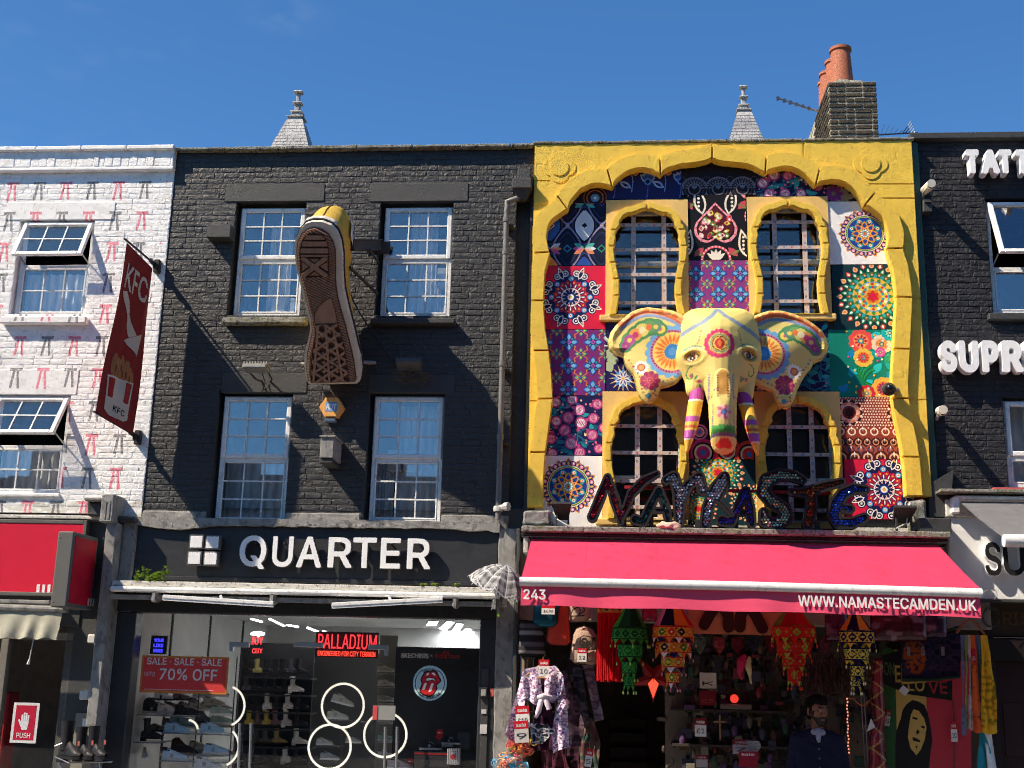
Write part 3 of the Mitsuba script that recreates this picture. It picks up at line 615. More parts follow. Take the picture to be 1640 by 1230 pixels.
def flood(key_label,pa,tilt,dark):
    k = thing('wall_light',key_label,'light'); c = at(*pa,-.28)
    hd = cat([box(-.15,.15,-.03,.03,-.09,.09,.012)] + [box(-.14 + .035 * i,-.125 + .035 * i,-.06,-.02,-.08,.08) for i in range(9)]);
    hd = mov(rot(rot(hd,(1,0,0),180),(1,0,0),tilt),*c); part(k,'head',P(hd,'paint',(.07,.07,.075) if dark else (.22,.22,.21)))
    part(k,'bracket',P(cat([tube([c + (.13,.02,0),c + (.15,.2,-.09),(c[0] + .1,.01,c[2] - .1)],.012),tube([c + (-.13,.02,0),c + (-.05,.2,-.09),(c[0] + .02,.01,c[2] - .1)],.012)]),'plaster_black'))
    return k,c
k,c = flood('grey floodlight tilted down on the black wall above the lower left window',(410,590),80,False)
part(k,'flex',P(tube([c + (.05,.05,0),c + (.1,.1,-.16),c + (.04,.2,-.24),(c[0] + .1,.0,c[2] - .12)],.007),'plaster_black'))
k,c = flood('black floodlight with a straggly nest above the lower right window',(655,584),62,True)
rn = random.Random(3); nest = []
for i in range(70):
    a = c + np.array([rn.uniform(-.2,.22),rn.uniform(.0,.2),rn.uniform(-.2,-.05)]); b = a + np.array([rn.uniform(-.14,.14),rn.uniform(-.06,.06),rn.uniform(-.05,.05)]); nest.append(tube([a,(a + b) / 2 + (0,0,rn.uniform(-.02,.02)),b],.004,4))
solo('bird_nest',P(cat(nest),'cloth',(.09,.065,.04)),'loose twiggy bird nest lodged behind the black floodlight','nest')
pipe = thing('drainpipe','grey drainpipe with a black hopper at the right edge of the black wall','drainpipe')
pa,pb = at(808,332,-.14),at(801,832,-.14); xp = (pa[0] + pb[0]) / 2
hz = quad((820,285),(852,285),(851,301),(820,301),-.25)
part(pipe,'hopper',P(cat([box(hz[0],hz[1],-.25,.0,hz[2],hz[3],.01),hull([(hz[0] + .02,-.22,hz[2]),(hz[1] - .02,-.22,hz[2]),(hz[0] + .02,-.02,hz[2]),(hz[1] - .02,-.02,hz[2]),(hz[0] + .08,-.16,hz[2] - .12),(hz[1] - .08,-.16,hz[2] - .12),(hz[0] + .08,-.06,hz[2] - .12),(hz[1] - .08,-.06,hz[2] - .12)]),box(hz[0] + .06,hz[1] - .02,-.18,.02,hz[3],hz[3] + .16,.01)]),'plaster_black'))
scene['grey_pipe'] = two(princ(_worn((.12,.12,.118),(.18,.178,.172),7),0.5))
bend = [at(833,316,-.14),at(822,320,-.14),at(812,323.5,-.14),(xp + .01,-.14,pa[2] + .01),(xp,-.14,pa[2] - .07)]
part(pipe,'bend',P(tube(bend,.036,10),'grey_pipe',smooth=60))
part(pipe,'pipe',P(tube([(xp,-.14,pa[2] - .07),(xp,-.14,pb[2])],.034,12),'grey_pipe',smooth=60))
for py_ in (352,404,583,700):
    zz = Z(805,py_,-.14); part(pipe,'collar',P(lathe([(.034,zz - .03),(.043,zz - .03),(.043,zz + .03),(.034,zz + .03)],12,(xp,-.14,0)),'grey_pipe'))
    if py_ != 404: part(pipe,'clip',P(box(xp - .045,xp + .09,-.13,.01,zz - .075,zz - .055,.003),'plaster_black'))
vj = Z(801,815,-.14)
part(pipe,'valve',P(cat([lathe([(.055,vj - .03),(.06,vj),(.055,vj + .03)],10,(xp,-.14,0)),tube([(xp,-.14,vj + .01),(xp + .1,-.2,vj + .02)],.035),tube([(xp + .08,-.19,vj + .02),(xp + .13,-.22,vj + .02)],.05)]),'paint',(.5,.5,.47)))
# ================================================================== shoe shop front: pilasters, fascia, letters, awning cassette
YF = -.03
fz0,fz1 = Z(500,931,YF),Z(500,846,YF); fx0,fx1 = X(210,890,YF),X(797,890,YF)
sign = thing('quarter_fascia_sign','long black fascia sign with white raised letters reading QUARTER over the shoe shop','shop sign')
part(sign,'panel',P(box(fx0,fx1,YF,.2,fz0,fz1 + .03,.004),'black_board',smooth=False))
part(sign,'edge_trim',P(box(fx0 + .03,fx1,YF - .02,YF + .01,fz0 - .02,fz0 + .03,.004),'black_board',smooth=False))
YL = YF - .125
def raised(parent,name,m_face,y_front,depth,face,side):
    pass
cell = 'QUARTER'; lx = [(383,427),(435.5,470),(474.5,516),(524.8,564.5),(564.3,603.5),(609,642),(651.5,690)]
base,top_ = Z(540,908,YL),Z(540,861.3,YL)
for ch,(a,b) in zip(cell,lx):
    xa,xb = X(a,885,YL),X(b,885,YL); h = top_ - base; kk = part(sign,'letter',P(text(ch,h,.05,True,YL + .06,xa,base,False,xb - xa),'paint',(.10,.10,.105),smooth=False))
    m = text(ch,h * .985,.012,True,YL + .008,xa + .006,base + .003,False,xb - xa - .012)
    part(kk,'face',P(m,'paint',(.80,.80,.80),smooth=False))
    part(kk,'standoff',P(tube([((xa + xb) / 2,YF,base + h * .8),((xa + xb) / 2,YL + .03,base + h * .8)],.012,6),'plaster_black'))
for a in (((304,857.5),(325,857.5),(325,878),(304,878)),((329.5,858),(351,858.3),(351,879),(329.5,879)),((301,883.5),(322,883.5),(321.5,904.5),(300.5,904)),((327,884),(348,884.3),(348,905),(326.5,905))):
    q = quad(*a,Y=YL); kk = part(sign,'tile',P(box(q[0] - .008,q[1] + .008,YL,YL + .08,q[2] - .008,q[3] + .008,.004),'paint',(.10,.10,.105)))
    part(kk,'face',P(box(q[0] + .008,q[1] - .008,YL - .006,YL + .01,q[2] + .008,q[3] - .008,.002),'paint',(.80,.80,.80)))
    part(kk,'standoff',P(tube([((q[0] + q[1]) / 2,YF,(q[2] + q[3]) / 2),((q[0] + q[1]) / 2,YL + .08,(q[2] + q[3]) / 2)],.012,6),'plaster_black'))
# broken render lip over the fascia
lp = [(X(200 + 600 * t,845,-.1)) for t in np.linspace(0,1,61)]
rl = random.Random(12); pts = [(lp[0],fz1 + .10)]
for i,xq in enumerate(lp): pts.append((xq,fz1 + .012 - .06 * math.exp(-((i - 8) / 4.5) ** 2) - .022 * math.exp(-((i - 56) / 3) ** 2) + rl.uniform(-.006,.006) - (.025 if i > 58 else 0)))
pts.append((lp[-1],fz1 + .10))
part(black,'lip',P(rough(prism(Polygon(pts),.08,.175),.008,9,4,.06),'old_render'),'crumbling pale render lip above the shop fascia')
# pilaster between the chicken shop and the shoe shop, with its console
pil = thing('left_pilaster','weathered grey pilaster with a panelled console left of the QUARTER sign','pilaster')
a = quad((166,840),(180,840),(172,965),(158,965),-.30);
a2 = quad((163,800),(182,798),(180,836),(163,836),-.36)
x0p,x1p = X(164,900,-.28),X(181,900,-.28)
part(pil,'shaft',P(rough(box(x0p,x1p,-.28,.2,0,Z(170,836,-.3),.01),.006,6,2,.2),'old_render'))
part(pil,'console',P(cat([box(a2[0] - .02,a2[1],-.36,.1,a2[2],a2[3] + .06,.012),box(a2[0] + .03,a2[0] + .05,-.368,-.35,a2[2] + .04,a2[3] - .02),box(a2[1] - .06,a2[1] - .04,-.368,-.35,a2[2] + .04,a2[3] - .02),box(a2[0] + .05,a2[1] - .06,-.368,-.35,a2[3] - .04,a2[3] - .02)]),'old_render'))
xr_ = X(212,890,-.1)
part(pil,'return',P(rough(box(x1p,xr_,-.10,.2,fz0 - .05,fz1 + .05,.01),.02,4,9,.09),'old_render'),'stained dark grey plaster return')
part(pil,'cap',P(rough(box(X(137,797,-.3),X(167,797,-.3),-.34,.05,Z(150,802,-.32),Z(150,797,-.32),.01),.006,8,3,.08),'old_render'))
part(pil,'block',P(rough(box(X(140,810,-.2),X(166,810,-.2),-.22,.05,Z(150,826,-.22),Z(150,803,-.22),.02),.02,7,3,.06),'plaster_black'))
solo('loose_flex',P(cat([tube([at(189,836,-.12),at(190,848,-.13),at(196,855,-.12),at(202,856,-.1)],.006,5),tube([at(188,834,-.12),at(188,845,-.14),at(193,852,-.13)],.006,5)]),'paint',(.25,.25,.25)),'loose grey flex hanging from the left pilaster','cable')
solo('wall_duct',P(rough(box(X(188,830,-.15),X(218,830,-.15),-.2,.05,Z(200,837,-.2),Z(200,827,-.2),.02),.012,9,5,.05),'plaster_black'),'stubby dark duct poking out beside the left pilaster','duct')
pr = thing('right_pilaster','grey plaster pilaster between the black sign and the red awning','pilaster')
part(pr,'shaft',P(rough(box(X(798,880,-.06),X(827,880,-.06),-.06,.3,0,fz1 + .03,.01),.014,4,31,.1),'old_render'))
part(pr,'edge',P(rough(box(X(827,880,-.14),X(833,880,-.14),-.16,.3,0,fz1 + .02,.01),.008,6,5,.12),'plaster_black'))
# awning cassette and folded arms
YC = -.42
cas = thing('awning_cassette','dirty white awning cassette with folded arms under the QUARTER sign','awning')
cx0,cx1 = X(177,945,YC),X(800,950,YC); cz1,cz0 = Z(488,935.0,YC),Z(488,943.5,YC); bz1,bz0 = Z(488,944.5,YC),Z(488,953.3,YC)
scene['dirty_white'] = two(princ(proc(lambda p,n,uv: mix(mix((.66,.65,.60),(.45,.43,.37),fbm(p.x * 3,p.y * 9,p.z * 9)),(.2,.18,.14),smoothstep(.6,.75,fbm(p.x * 14,p.y * 20,p.z * 25)) * .7)),0.55))
part(cas,'gutter',P(cat([box(cx0,cx1,YC + .02,YC + .05,cz0,cz1,.006),box(cx0,cx1,YC + .05,YF - .02,cz0 - .02,cz0 + .02,.004)]),'dirty_white'))
part(cas,'front_bar',P(cat([box(cx0 + .0,cx1,YC - .03,YC + .09,bz0,bz1,.016),box(cx0,cx1,YC - .034,YC - .02,(bz0 + bz1) / 2 - .006,(bz0 + bz1) / 2 + .006,.002)]),'pvc'))
sol = union_all([sbox(cx0,YC + .05,cx1,0)])
part(cas,'back_box',P(box(cx0,cx1,YC + .12,.05,bz0 - .04,cz0 - .02,.01),'plaster_black'))
tz = Z(500,961,-.34); part(cas,'torsion_bar',P(box(X(178,957,-.34),X(811,961,-.34),-.37,-.31,tz - .035,tz + .02,.004),'old_render'))
for p_,q_ in (((262,957),(438,968)),((532,970),(709,960.5))):
    a,b = at(*p_,-.46),at(*q_,-.46); part(cas,'arm',P(cat([bar(a,b,.05,.066),bar(a + (0,-.02,.01),b + (0,-.02,.01),.03,.03)]),'pvc'))
    m_ = (a * .47 + b * .53); part(cas,'bracket',P(bar(m_ + (-.02,0,.07),m_ + (.02,0,-.03),.02,.03),'pvc'))
for px_ in (247,436,729,792): part(cas,'bracket',P(cat([box(X(px_ - 4,960,-.4),X(px_ + 5,960,-.4),-.42,-.28,tz - .05,tz + .05,.006),box(X(px_ - 2,960,-.4),X(px_ + 3,960,-.4),-.44,-.3,tz - .065,tz + .065,.004)]),'old_render'))
part(cas,'end_plate',P(box(X(805,960,-.36),X(811,960,-.36),-.38,-.3,Z(808,972,-.36),Z(808,952,-.36),.004),'dirty_white'))
# the small plant growing out of the gutter
plant = thing('gutter_plant','small bright green weed growing in the awning gutter under the black sign','plant')
rp = np.random.default_rng(4); lv,st_ = [],[]; cpl = at(240,929,-.34)
for i in range(26):
    a = rp.uniform(0,6.28); l = rp.uniform(.08,.24); x_ = cpl[0] + rp.uniform(-.16,.13); b = np.array([x_,-.36 + rp.uniform(-.03,.03),cz1 - .03]); tip = b + np.array([.45 * l * math.cos(a),.25 * l * math.sin(a),l * rp.uniform(.5,1.0)])
    st_.append(tube([b,(b + tip) / 2 + (0,0,.01),tip],.003,4))
    for j in range(5):
        q = b + (tip - b) * rp.uniform(.4,1.05); d = rp.normal(size=3); d[2] = abs(d[2]) * .4; d /= np.linalg.norm(d); s = np.cross(d,rp.normal(size=3)); s /= np.linalg.norm(s); w = rp.uniform(.012,.022); e = q + d * rp.uniform(.04,.075)
        lv.append(TM([q,(q + e) / 2 + s * w,e,(q + e) / 2 - s * w,(q + e) / 2 + np.cross(d,s) * w * .3],[[0,1,4],[1,2,4],[2,3,4],[3,0,4]]))
scene['leaf'] = {'type': 'principledthin','base_color': rgb((.16,.27,.03)),'roughness': .5,'diff_trans': .9}
part(plant,'leaves',P(cat(lv),'leaf',smooth=False),kind='stuff'); part(plant,'stem',P(cat(st_),'paint',(.10,.12,.03)))
for px_ in (678,698,733):
    q = at(px_,937,-.38); m = cat([ball(q + (rp.uniform(-.04,.04),rp.uniform(-.02,.02),.005),.018,1) for _ in range(6)])
    solo('moss_tuft',P(rough(m,.006,30,3),'cloth',(.10,.13,.02)),f'little moss tuft in the awning gutter, {["left", "middle", "right"][(678, 698, 733).index(px_)]} one of three','moss','moss tufts in the awning gutter')
# ================================================================== the yellow decorated front
def _yel(p,n,uv):
    c = mix((.80,.55,.075),(.70,.46,.06),fbm(p.x * 3,p.y * 3,p.z * 3))
    d = smoothstep(.60,.78,fbm(p.x * 5 + 2,p.y * 7,p.z * 9)) * smoothstep(.5,.7,noise(p.x * 30,p.y * 30,p.z * 30))
    return mix(c,(.30,.20,.06),d * .35)
scene['yellow_plaster'] = two(bump(proc(lambda p,n,uv: noise(p.x * 9 + 2 * noise(p.x * 4,p.z * 4),p.y * 9,p.z * 7) * .8 + .2 * noise(p.x * 40,p.y * 40,p.z * 40),3e-3),princ(proc(_yel),0.6,specular=.3),0.0035))
scene['yellow_board'] = two(princ(proc(lambda p,n,uv: mix((.74,.50,.17),(.66,.43,.13),fbm(p.x * 4,p.y * 3,p.z * 4))),0.6))
dec = thing('yellow_decorated_building','yellow scalloped shop front covered in bright patterned boards with an elephant head','building')
def px(pts,Y): return [(X(a,b,Y),Z(a,b,Y)) for a,b in pts]
YFR = -.13                                                 # face of the flat yellow frame
YRB = -.20                                                 # face of the raised arch border
arch_px = [(869,812),(870,770),(873,724),(879,682),(884.8,639),(883,600),(878.6,561),(873,525),(870.5,496),(870.6,470),(872.5,434),(880.5,406),(878,396),(875,380),(876.5,365.6),(880,356),(886,349),(899,339.7),(909.6,332.6),
    (912,323),(917.8,315),(929.6,302),(946,294),(957,292.5),(965,293.7),(981,297.5),(984,290),(991,283),(1000,276),(1009.8,271.3),(1020,268.5),(1031,267.8),(1045,270.8),(1058,278.5),(1063,272),(1071,267.8),(1090,262),(1105,260.5),(1118,259),(1130,256.5),(1140.7,251.5),
    (1150,256),(1160,258),(1183.6,260),(1197,262),(1207,265.4),(1225.5,275.5),(1232,271),(1240,268.5),(1250,266.3),(1259,265.4),(1270,267),(1280,271.3),(1289,277),(1296.8,285.5),(1305.7,295),(1315,289.5),(1325,287.8),(1335,286.8),(1344,287.8),(1355,291.5),(1365,298.4),(1377,313.7),(1384,326.5),
    (1395,331),(1405,338.5),(1412,344.5),(1417,351.5),(1423.6,372.7),(1423,385),(1420.5,395),(1423,407),(1430,427),(1434.7,457.6),(1436,480),(1434,520),(1432,557),(1430,590),(1429,612),(1430,637),(1435,670),(1444,712),(1449,750),(1452,795)]
opening = Polygon(px(arch_px,YRB + .0) + [(X(1452,900,YRB),Z(1452,900,YRB)),(X(869,900,YRB),Z(869,900,YRB))]).buffer(0)
NX0,NX1 = (X(854,240,YFR) + X(847,800,YFR)) / 2,(X(1458,230,YFR) + X(1495,790,YFR)) / 2
NZ1,NZ0L,NZ0R = Z(1150,228,YFR),Z(857,812,YFR),Z(1480,795,YFR)
frame_out = Polygon([(NX0,NZ0L),(NX0,NZ1),(NX1,NZ1),(NX1,NZ0R),(X(1440,795,YFR),NZ0R),(X(1440,820,YFR),NZ0L - .3),(NX0 + .1,NZ0L - .3)]).buffer(0)
flat = sbox(NX0,NZ0L,NX1,NZ1).difference(opening).difference(sbox(0,NZ0L - 1,9,NZ0R))
rib = opening.buffer(.185,join_style=1).difference(opening).intersection(flat.buffer(.001))
def cutline(a,b,w=.010):
    return LineString([(X(*a,YRB),Z(*a,YRB)),(X(*b,YRB),Z(*b,YRB))]).buffer(w,cap_style=2)
cuts = [((909.6,336),(893,314)),((981,300),(973,272)),((1058,281),(1057,248)),((1140.7,256),(1140.7,226)),((1225.5,279),(1228,246)),((1305.7,299),(1314,266)),((1384,330),(1402,308)),
        ((1418,398),(1450,397)),((1432,475),(1465,476)),((1430,558),(1463,559)),((1426,637),(1460,638)),((1440,731),(1475,732)),((852,405),(884,403)),((846,481),(874,481)),((855,561),(882,561)),((853,639),(888,638)),((850,724),(876,724))]
cutu = union_all([cutline(*c,.009) for c in cuts])
flat_cuts = union_all([cutline((845,286),(880,286),.005),cutline((845,325),(900,325),.008),cutline((1390,291),(1470,291),.005),cutline((1400,314),(1475,314),.008),cutline((1288,226),(1288,262),.004),cutline((1440,476),(1480,476),.006),cutline((1440,638),(1490,638),.006),cutline((845,640),(860,640),.006)])
def blocks(poly,cuts_,yb,d,nm,minarea=.004):
    for g in getattr(poly.difference(cuts_),'geoms',[poly.difference(cuts_)]):
        if g.area < minarea: continue
        inner_ = g.buffer(-.006)
        m = cat([prism(g,yb,d - .006),prism(inner_,yb - d + .007,.007)])
        part(dec,nm,P(m,'yellow_plaster',smooth=25))
part(dec,'frame_core',P(prism(flat.buffer(-.004),.0,.118),'yellow_plaster',smooth=25))
blocks(flat.difference(rib.buffer(-.02)),flat_cuts,-.0,-YFR,'frame_panel')
blocks(rib,cutu,-.05,-YRB - .05,'arch_block')
for c in ((896,268.5),(1394,262.5)):
    o = at(*c,YFR); r0 = .115
    part(dec,'rosette',P(prism(union_all([Point(o[0] + dx * r0 * .80,o[2] + dz * r0 * .80).buffer(r0,14) for dx,dz in ((0,1),(-1,0),(1,0),(0,-1))]),YFR + .004,.016),'yellow_plaster',smooth=25))
    part(dec,'rosette_centre',P(prism(Point(o[0],o[2]).buffer(.115,14),YFR,.026),'yellow_plaster',smooth=25))
# wall behind with its four windows, coping
nwin = [((972,320),(1102,320),(1103,506),(968,506)),((1190.6,315),(1323,315),(1335,504),(1206,504)),((966.6,627),(1104,627),(1103,832),(962,832)),((1206,627),(1345,627),(1352,838),(1214,838))]
NB = [quad(*q,Y=-.05) for q in nwin]
def vase(q,kind):
    """The scalloped, waisted outline of a window hole in the board q."""
    x0,x1,z0,z1 = q; c,w,h = (x0 + x1) / 2,(x1 - x0),(z1 - z0)
    if kind == 0: prof = [(.0,.905),(.06,.90),(.13,.878),(.20,.862),(.225,.867),(.29,.84),(.335,.79),(.325,.765),(.36,.735),(.385,.69),(.375,.655),(.39,.62),(.40,.56),(.392,.49),(.37,.42),(.345,.34),(.33,.26),(.332,.16),(.35,.07),(.37,-.002)]
    else: prof = [(.0,.905),(.07,.90),(.15,.885),(.20,.86),(.225,.86),(.275,.83),(.305,.79),(.30,.76),(.335,.735),(.36,.69),(.35,.65),(.375,.61),(.395,.55),(.39,.45),(.375,.38),(.35,.30),(.335,.2),(.335,.1),(.35,-.002)]
    pr_ = [(c - a * w,z0 + b * h) for a,b in prof]; return Polygon(pr_ + [(2 * c - a,b) for a,b in pr_[::-1]]).buffer(0)
holesN = [vase(q,0 if i < 2 else 1) for i,q in enumerate(NB)]
wallp = sbox(NX0 - .02,3.6,NX1 + .05,NZ1 - .02).difference(union_all([sbox(q[0] + .06,q[2] - .0,q[1] - .06,q[3] - .08) for q in NB]))
part(dec,'wall',P(prism(wallp,.26,.255),'plaster_black',smooth=False))
r_ = random.Random(18); xx = NX0 - .02
while xx < NX1:
    w = min(r_.uniform(.7,1.1),NX1 + .04 - xx)
    part(dec,'coping_stone',P(rough(box(xx,xx + w - .008,YFR - .02,.3,NZ1 + .003,NZ1 + .035 + r_.uniform(-.004,.004),.008),.008,12,int(xx * 31) % 91 + 3,.06),'mossy_stone')); xx += w
room(dec,NX0 + .1,NX1 - .1,3.75,NZ1 - .2,.3,2.6)
part(dec,'roof',P(box(NX0,NX1,.25,6,NZ1 - .35,NZ1 - .25),'black_board',smooth=False))  # slab added out of view, blocks daylight into the rooms
scene['tape'] = two(princ(proc(lambda p,n,uv: mix((.60,.50,.46),(.42,.34,.36),.5 + .5 * dr.sin(p.x * 260) * dr.sin(p.z * 260))),0.8))
dots = [lin(190,60,40),lin(40,60,130),lin(215,170,60),lin(60,50,60),lin(60,120,170),lin(170,50,90)]
for i,(q,hole) in enumerate(zip(NB,holesN)):
    sw = numbered(dec + '__window'); board = sbox(q[0],q[2],q[1],q[3]).difference(hole)
    scene[sw] = P(prism(board,-.022,.03),'yellow_board',smooth=False)
    labels[sw] = {'label': ('upper left','upper right','lower left','lower right')[i] + ' scalloped yellow window with ribbon covered bars'}
    rb_ = hole.buffer(.085,join_style=1).difference(hole).intersection(sbox(q[0] - .01,q[2] - .01,q[1] + .01,q[3] + .02))
    c = (q[0] + q[1]) / 2; slit = sbox(c - .006,q[3] - .4,c + .006,q[3] + .1)
    b2 = []
    for k in range(1,6):
        zz = q[2] + (q[3] - q[2]) * (.14 * k + .02)
        if i < 2 or k > 1: b2 += [sbox(q[0] - .1,zz - .0025,c - .2,zz + .0025),sbox(c + .2,zz - .0025,q[1] + .1,zz + .0025)]
    rr = rb_.difference(union_all([slit] + b2))
    for g in getattr(rr,'geoms',[rr]):
        if g.area > .002: part(sw,'border',P(cat([prism(g,-.05,.075),prism(g.buffer(-.012),-.124,.012)]),'yellow_plaster',smooth=25))
    # dark sash behind
    part(sw,'frame',P(cat([ring(q[0] + .07,q[1] - .07,q[2] + .0,q[3] - .1,.05,.14,.05),box(q[0] + .1,q[1] - .1,.07,.14,q[2] + (q[3] - q[2]) * (.47 if i < 2 else .33) - .03,q[2] + (q[3] - q[2]) * (.47 if i < 2 else .33) + .03)]),'dirty_white'))
    glazing(sw,q[0] + .1,q[1] - .1,q[2] + .03,q[3] - .13,.11,1,2,bars=False,pane='pane')
    hz_ = [.12,.36,.575,.79] if i < 2 else [.30,.52,.73,.10]
    vx = [.33,.70] if i < 2 else [.40,.66]
    def strip(a,b,horiz,y):
        m = box(a[0],b[0],y - .008,y,a[1] - .021,b[1] + .021) if horiz else box(a[0] - .021,b[0] + .021,y - .008,y,a[1],b[1])
        k_ = part(sw,'ribbon_bar',P(m,'tape',smooth=False)); n = int((abs(b[0] - a[0]) + abs(b[1] - a[1])) / .095); pts_,cs = [],[]
        for t in range(n):
            u = (t + .5) / n; cxx,czz = a[0] + (b[0] - a[0]) * u,a[1] + (b[1] - a[1]) * u
            an = np.arange(10) * 2 * np.pi / 10
            for rad,col_,yy in ((.014,dots[(t * 7 + i) % 6],y - .0088),(.0055,(.7,.68,.62),y - .0094)):
                pts_.append(TM(np.vstack([np.column_stack([cxx + rad * np.cos(an),np.full(10,yy),czz + rad * np.sin(an)]),[[cxx,yy,czz]]]),[[j,(j + 1) % 10,10] for j in range(10)])); cs.append(np.tile(col_,(11,1)))
        if pts_: part(k_,'dots',P(cat(pts_),'print',np.vstack(cs),smooth=False),kind='stuff') if False else scene.__setitem__(k_ + '_print' if False else k_,join_shapes(k_,m,cat(pts_),np.vstack(cs)))
    def join_shapes(k_,m,d,cs):
        mm = cat([m,d]); col = np.vstack([np.tile((.52,.43,.41),(len(m.vertices),1)),cs]); return P(mm,'print',col,smooth=False)
    for f in vx: strip((q[0] + (q[1] - q[0]) * f,q[2]),(q[0] + (q[1] - q[0]) * (f + .015),q[3] - .05),False,.01)
    for f in hz_: zz = q[2] + (q[3] - q[2]) * f; strip((q[0] + .08,zz),(q[1] - .08,zz),True,-.004)
    part(sw,'sill',P(box(q[0] - .07 if i in (0,2) else q[0] + .02,q[1] + .04 if i in (1,3) else q[1] - .02,-.11,.1,q[2] - .075,q[2] - .001,.01),'yellow_board'))
# ------------------------------------------------------------------ printed boards: flat shapes, each layer a hair in front of the last
class Print:
    def __init__(s,x0,x1,z0,z1,y,back,clip=None):
        s.r = (x0,x1,z0,z1); s.y = y; s.v,s.f,s.c,s.n,s.L = [],[],[],0,0
        s.box = clip if clip is not None else sbox(x0,z0,x1,z1); s.raw(np.array([(x0,z0),(x1,z0),(x1,z1),(x0,z1)]),back)
    def layer(s): s.L += 1; return s
    def raw(s,p,c):
        p = np.asarray(p,float); k = len(p); m = p.mean(0); q = np.vstack([p,m]); yy = np.full(k + 1,s.y - .00007 * s.L)
        s.v.append(np.column_stack([q[:,0],yy,q[:,1]])); i = np.arange(k); s.f.append(np.stack([i,(i + 1) % k,i * 0 + k],1) + s.n); s.c.append(np.tile(c,(k + 1,1))); s.n += k + 1
    def add(s,p,c):
        p = np.asarray(p,float); x0,x1,z0,z1 = s.r
        if p[:,0].max() < x0 or p[:,0].min() > x1 or p[:,1].max() < z0 or p[:,1].min() > z1: return
        if p[:,0].min() >= x0 and p[:,0].max() <= x1 and p[:,1].min() >= z0 and p[:,1].max() <= z1: return s.raw(p,c)
        g = Polygon(p).buffer(0).intersection(s.box); s.poly(g,c)
    def poly(s,g,c):
        for q in getattr(g,'geoms',[g]):
            if q.is_empty or q.geom_type != 'Polygon' or q.area < 1e-6: continue
            v,f = trimesh.creation.triangulate_polygon(q,engine='earcut'); k = len(v)
            s.v.append(np.column_stack([v[:,0],np.full(k,s.y - .00007 * s.L),v[:,1]])); s.f.append(np.asarray(f) + s.n); s.c.append(np.tile(c,(k,1))); s.n += k
    def line(s,pts,w,c): s.poly(LineString(pts).buffer(w,cap_style=1).intersection(s.box),c)
    def mesh(s):
        v = np.vstack(s.v); return TM(v,np.vstack(s.f)),np.clip(np.vstack(s.c) * (.80 + .36 * meshkit.fbm(v * 5.0,3,7))[:,None],0,.9)
def circ(c,r,n=20): a = np.arange(n) * 2 * np.pi / n; return np.column_stack([c[0] + r * np.cos(a),c[1] + r * np.sin(a)])
def petal(c,ang,r0,r1,w,sharp=1.0,n=7):
    """A leaf from radius r0 to r1 about c at angle ang, half width w."""
    t = np.linspace(0,1,n); s_ = np.sin(np.pi * t ** sharp) * w; u = np.concatenate([r0 + (r1 - r0) * t,(r0 + (r1 - r0) * t)[-2:0:-1]]); q = np.concatenate([s_,-s_[-2:0:-1]])
    return np.column_stack([c[0] + u * math.cos(ang) - q * math.sin(ang),c[1] + u * math.sin(ang) + q * math.cos(ang)])
def ringof(P_,c,n,fn,col,off=0.0):
    P_.layer()
    for k in range(n): P_.add(fn(2 * math.pi * (k + off) / n),col[k % len(col)] if isinstance(col,list) else col)
def disc(P_,c,r,col,n=36): P_.layer(); P_.add(circ(c,r,n),col)
def pol(c,a,r): return (c[0] + r * math.cos(a),c[1] + r * math.sin(a))
BLUE,NAVY,ORG,GOLD,RED,TEAL,WHT,PINK,GRN,PUR,BLK = hexc('1f3f95'),hexc('17184a'),hexc('e08a2c'),hexc('e9b64a'),hexc('d3322b'),hexc('2fa3a6'),hexc('efeae2'),hexc('e58aa4'),hexc('3b8a3e'),hexc('86308a'),hexc('121015')
CRIM = hexc('d81e44'); SKY = hexc('4f9bd4'); LIL = hexc('b45aa8'); DTEAL = hexc('10333a')
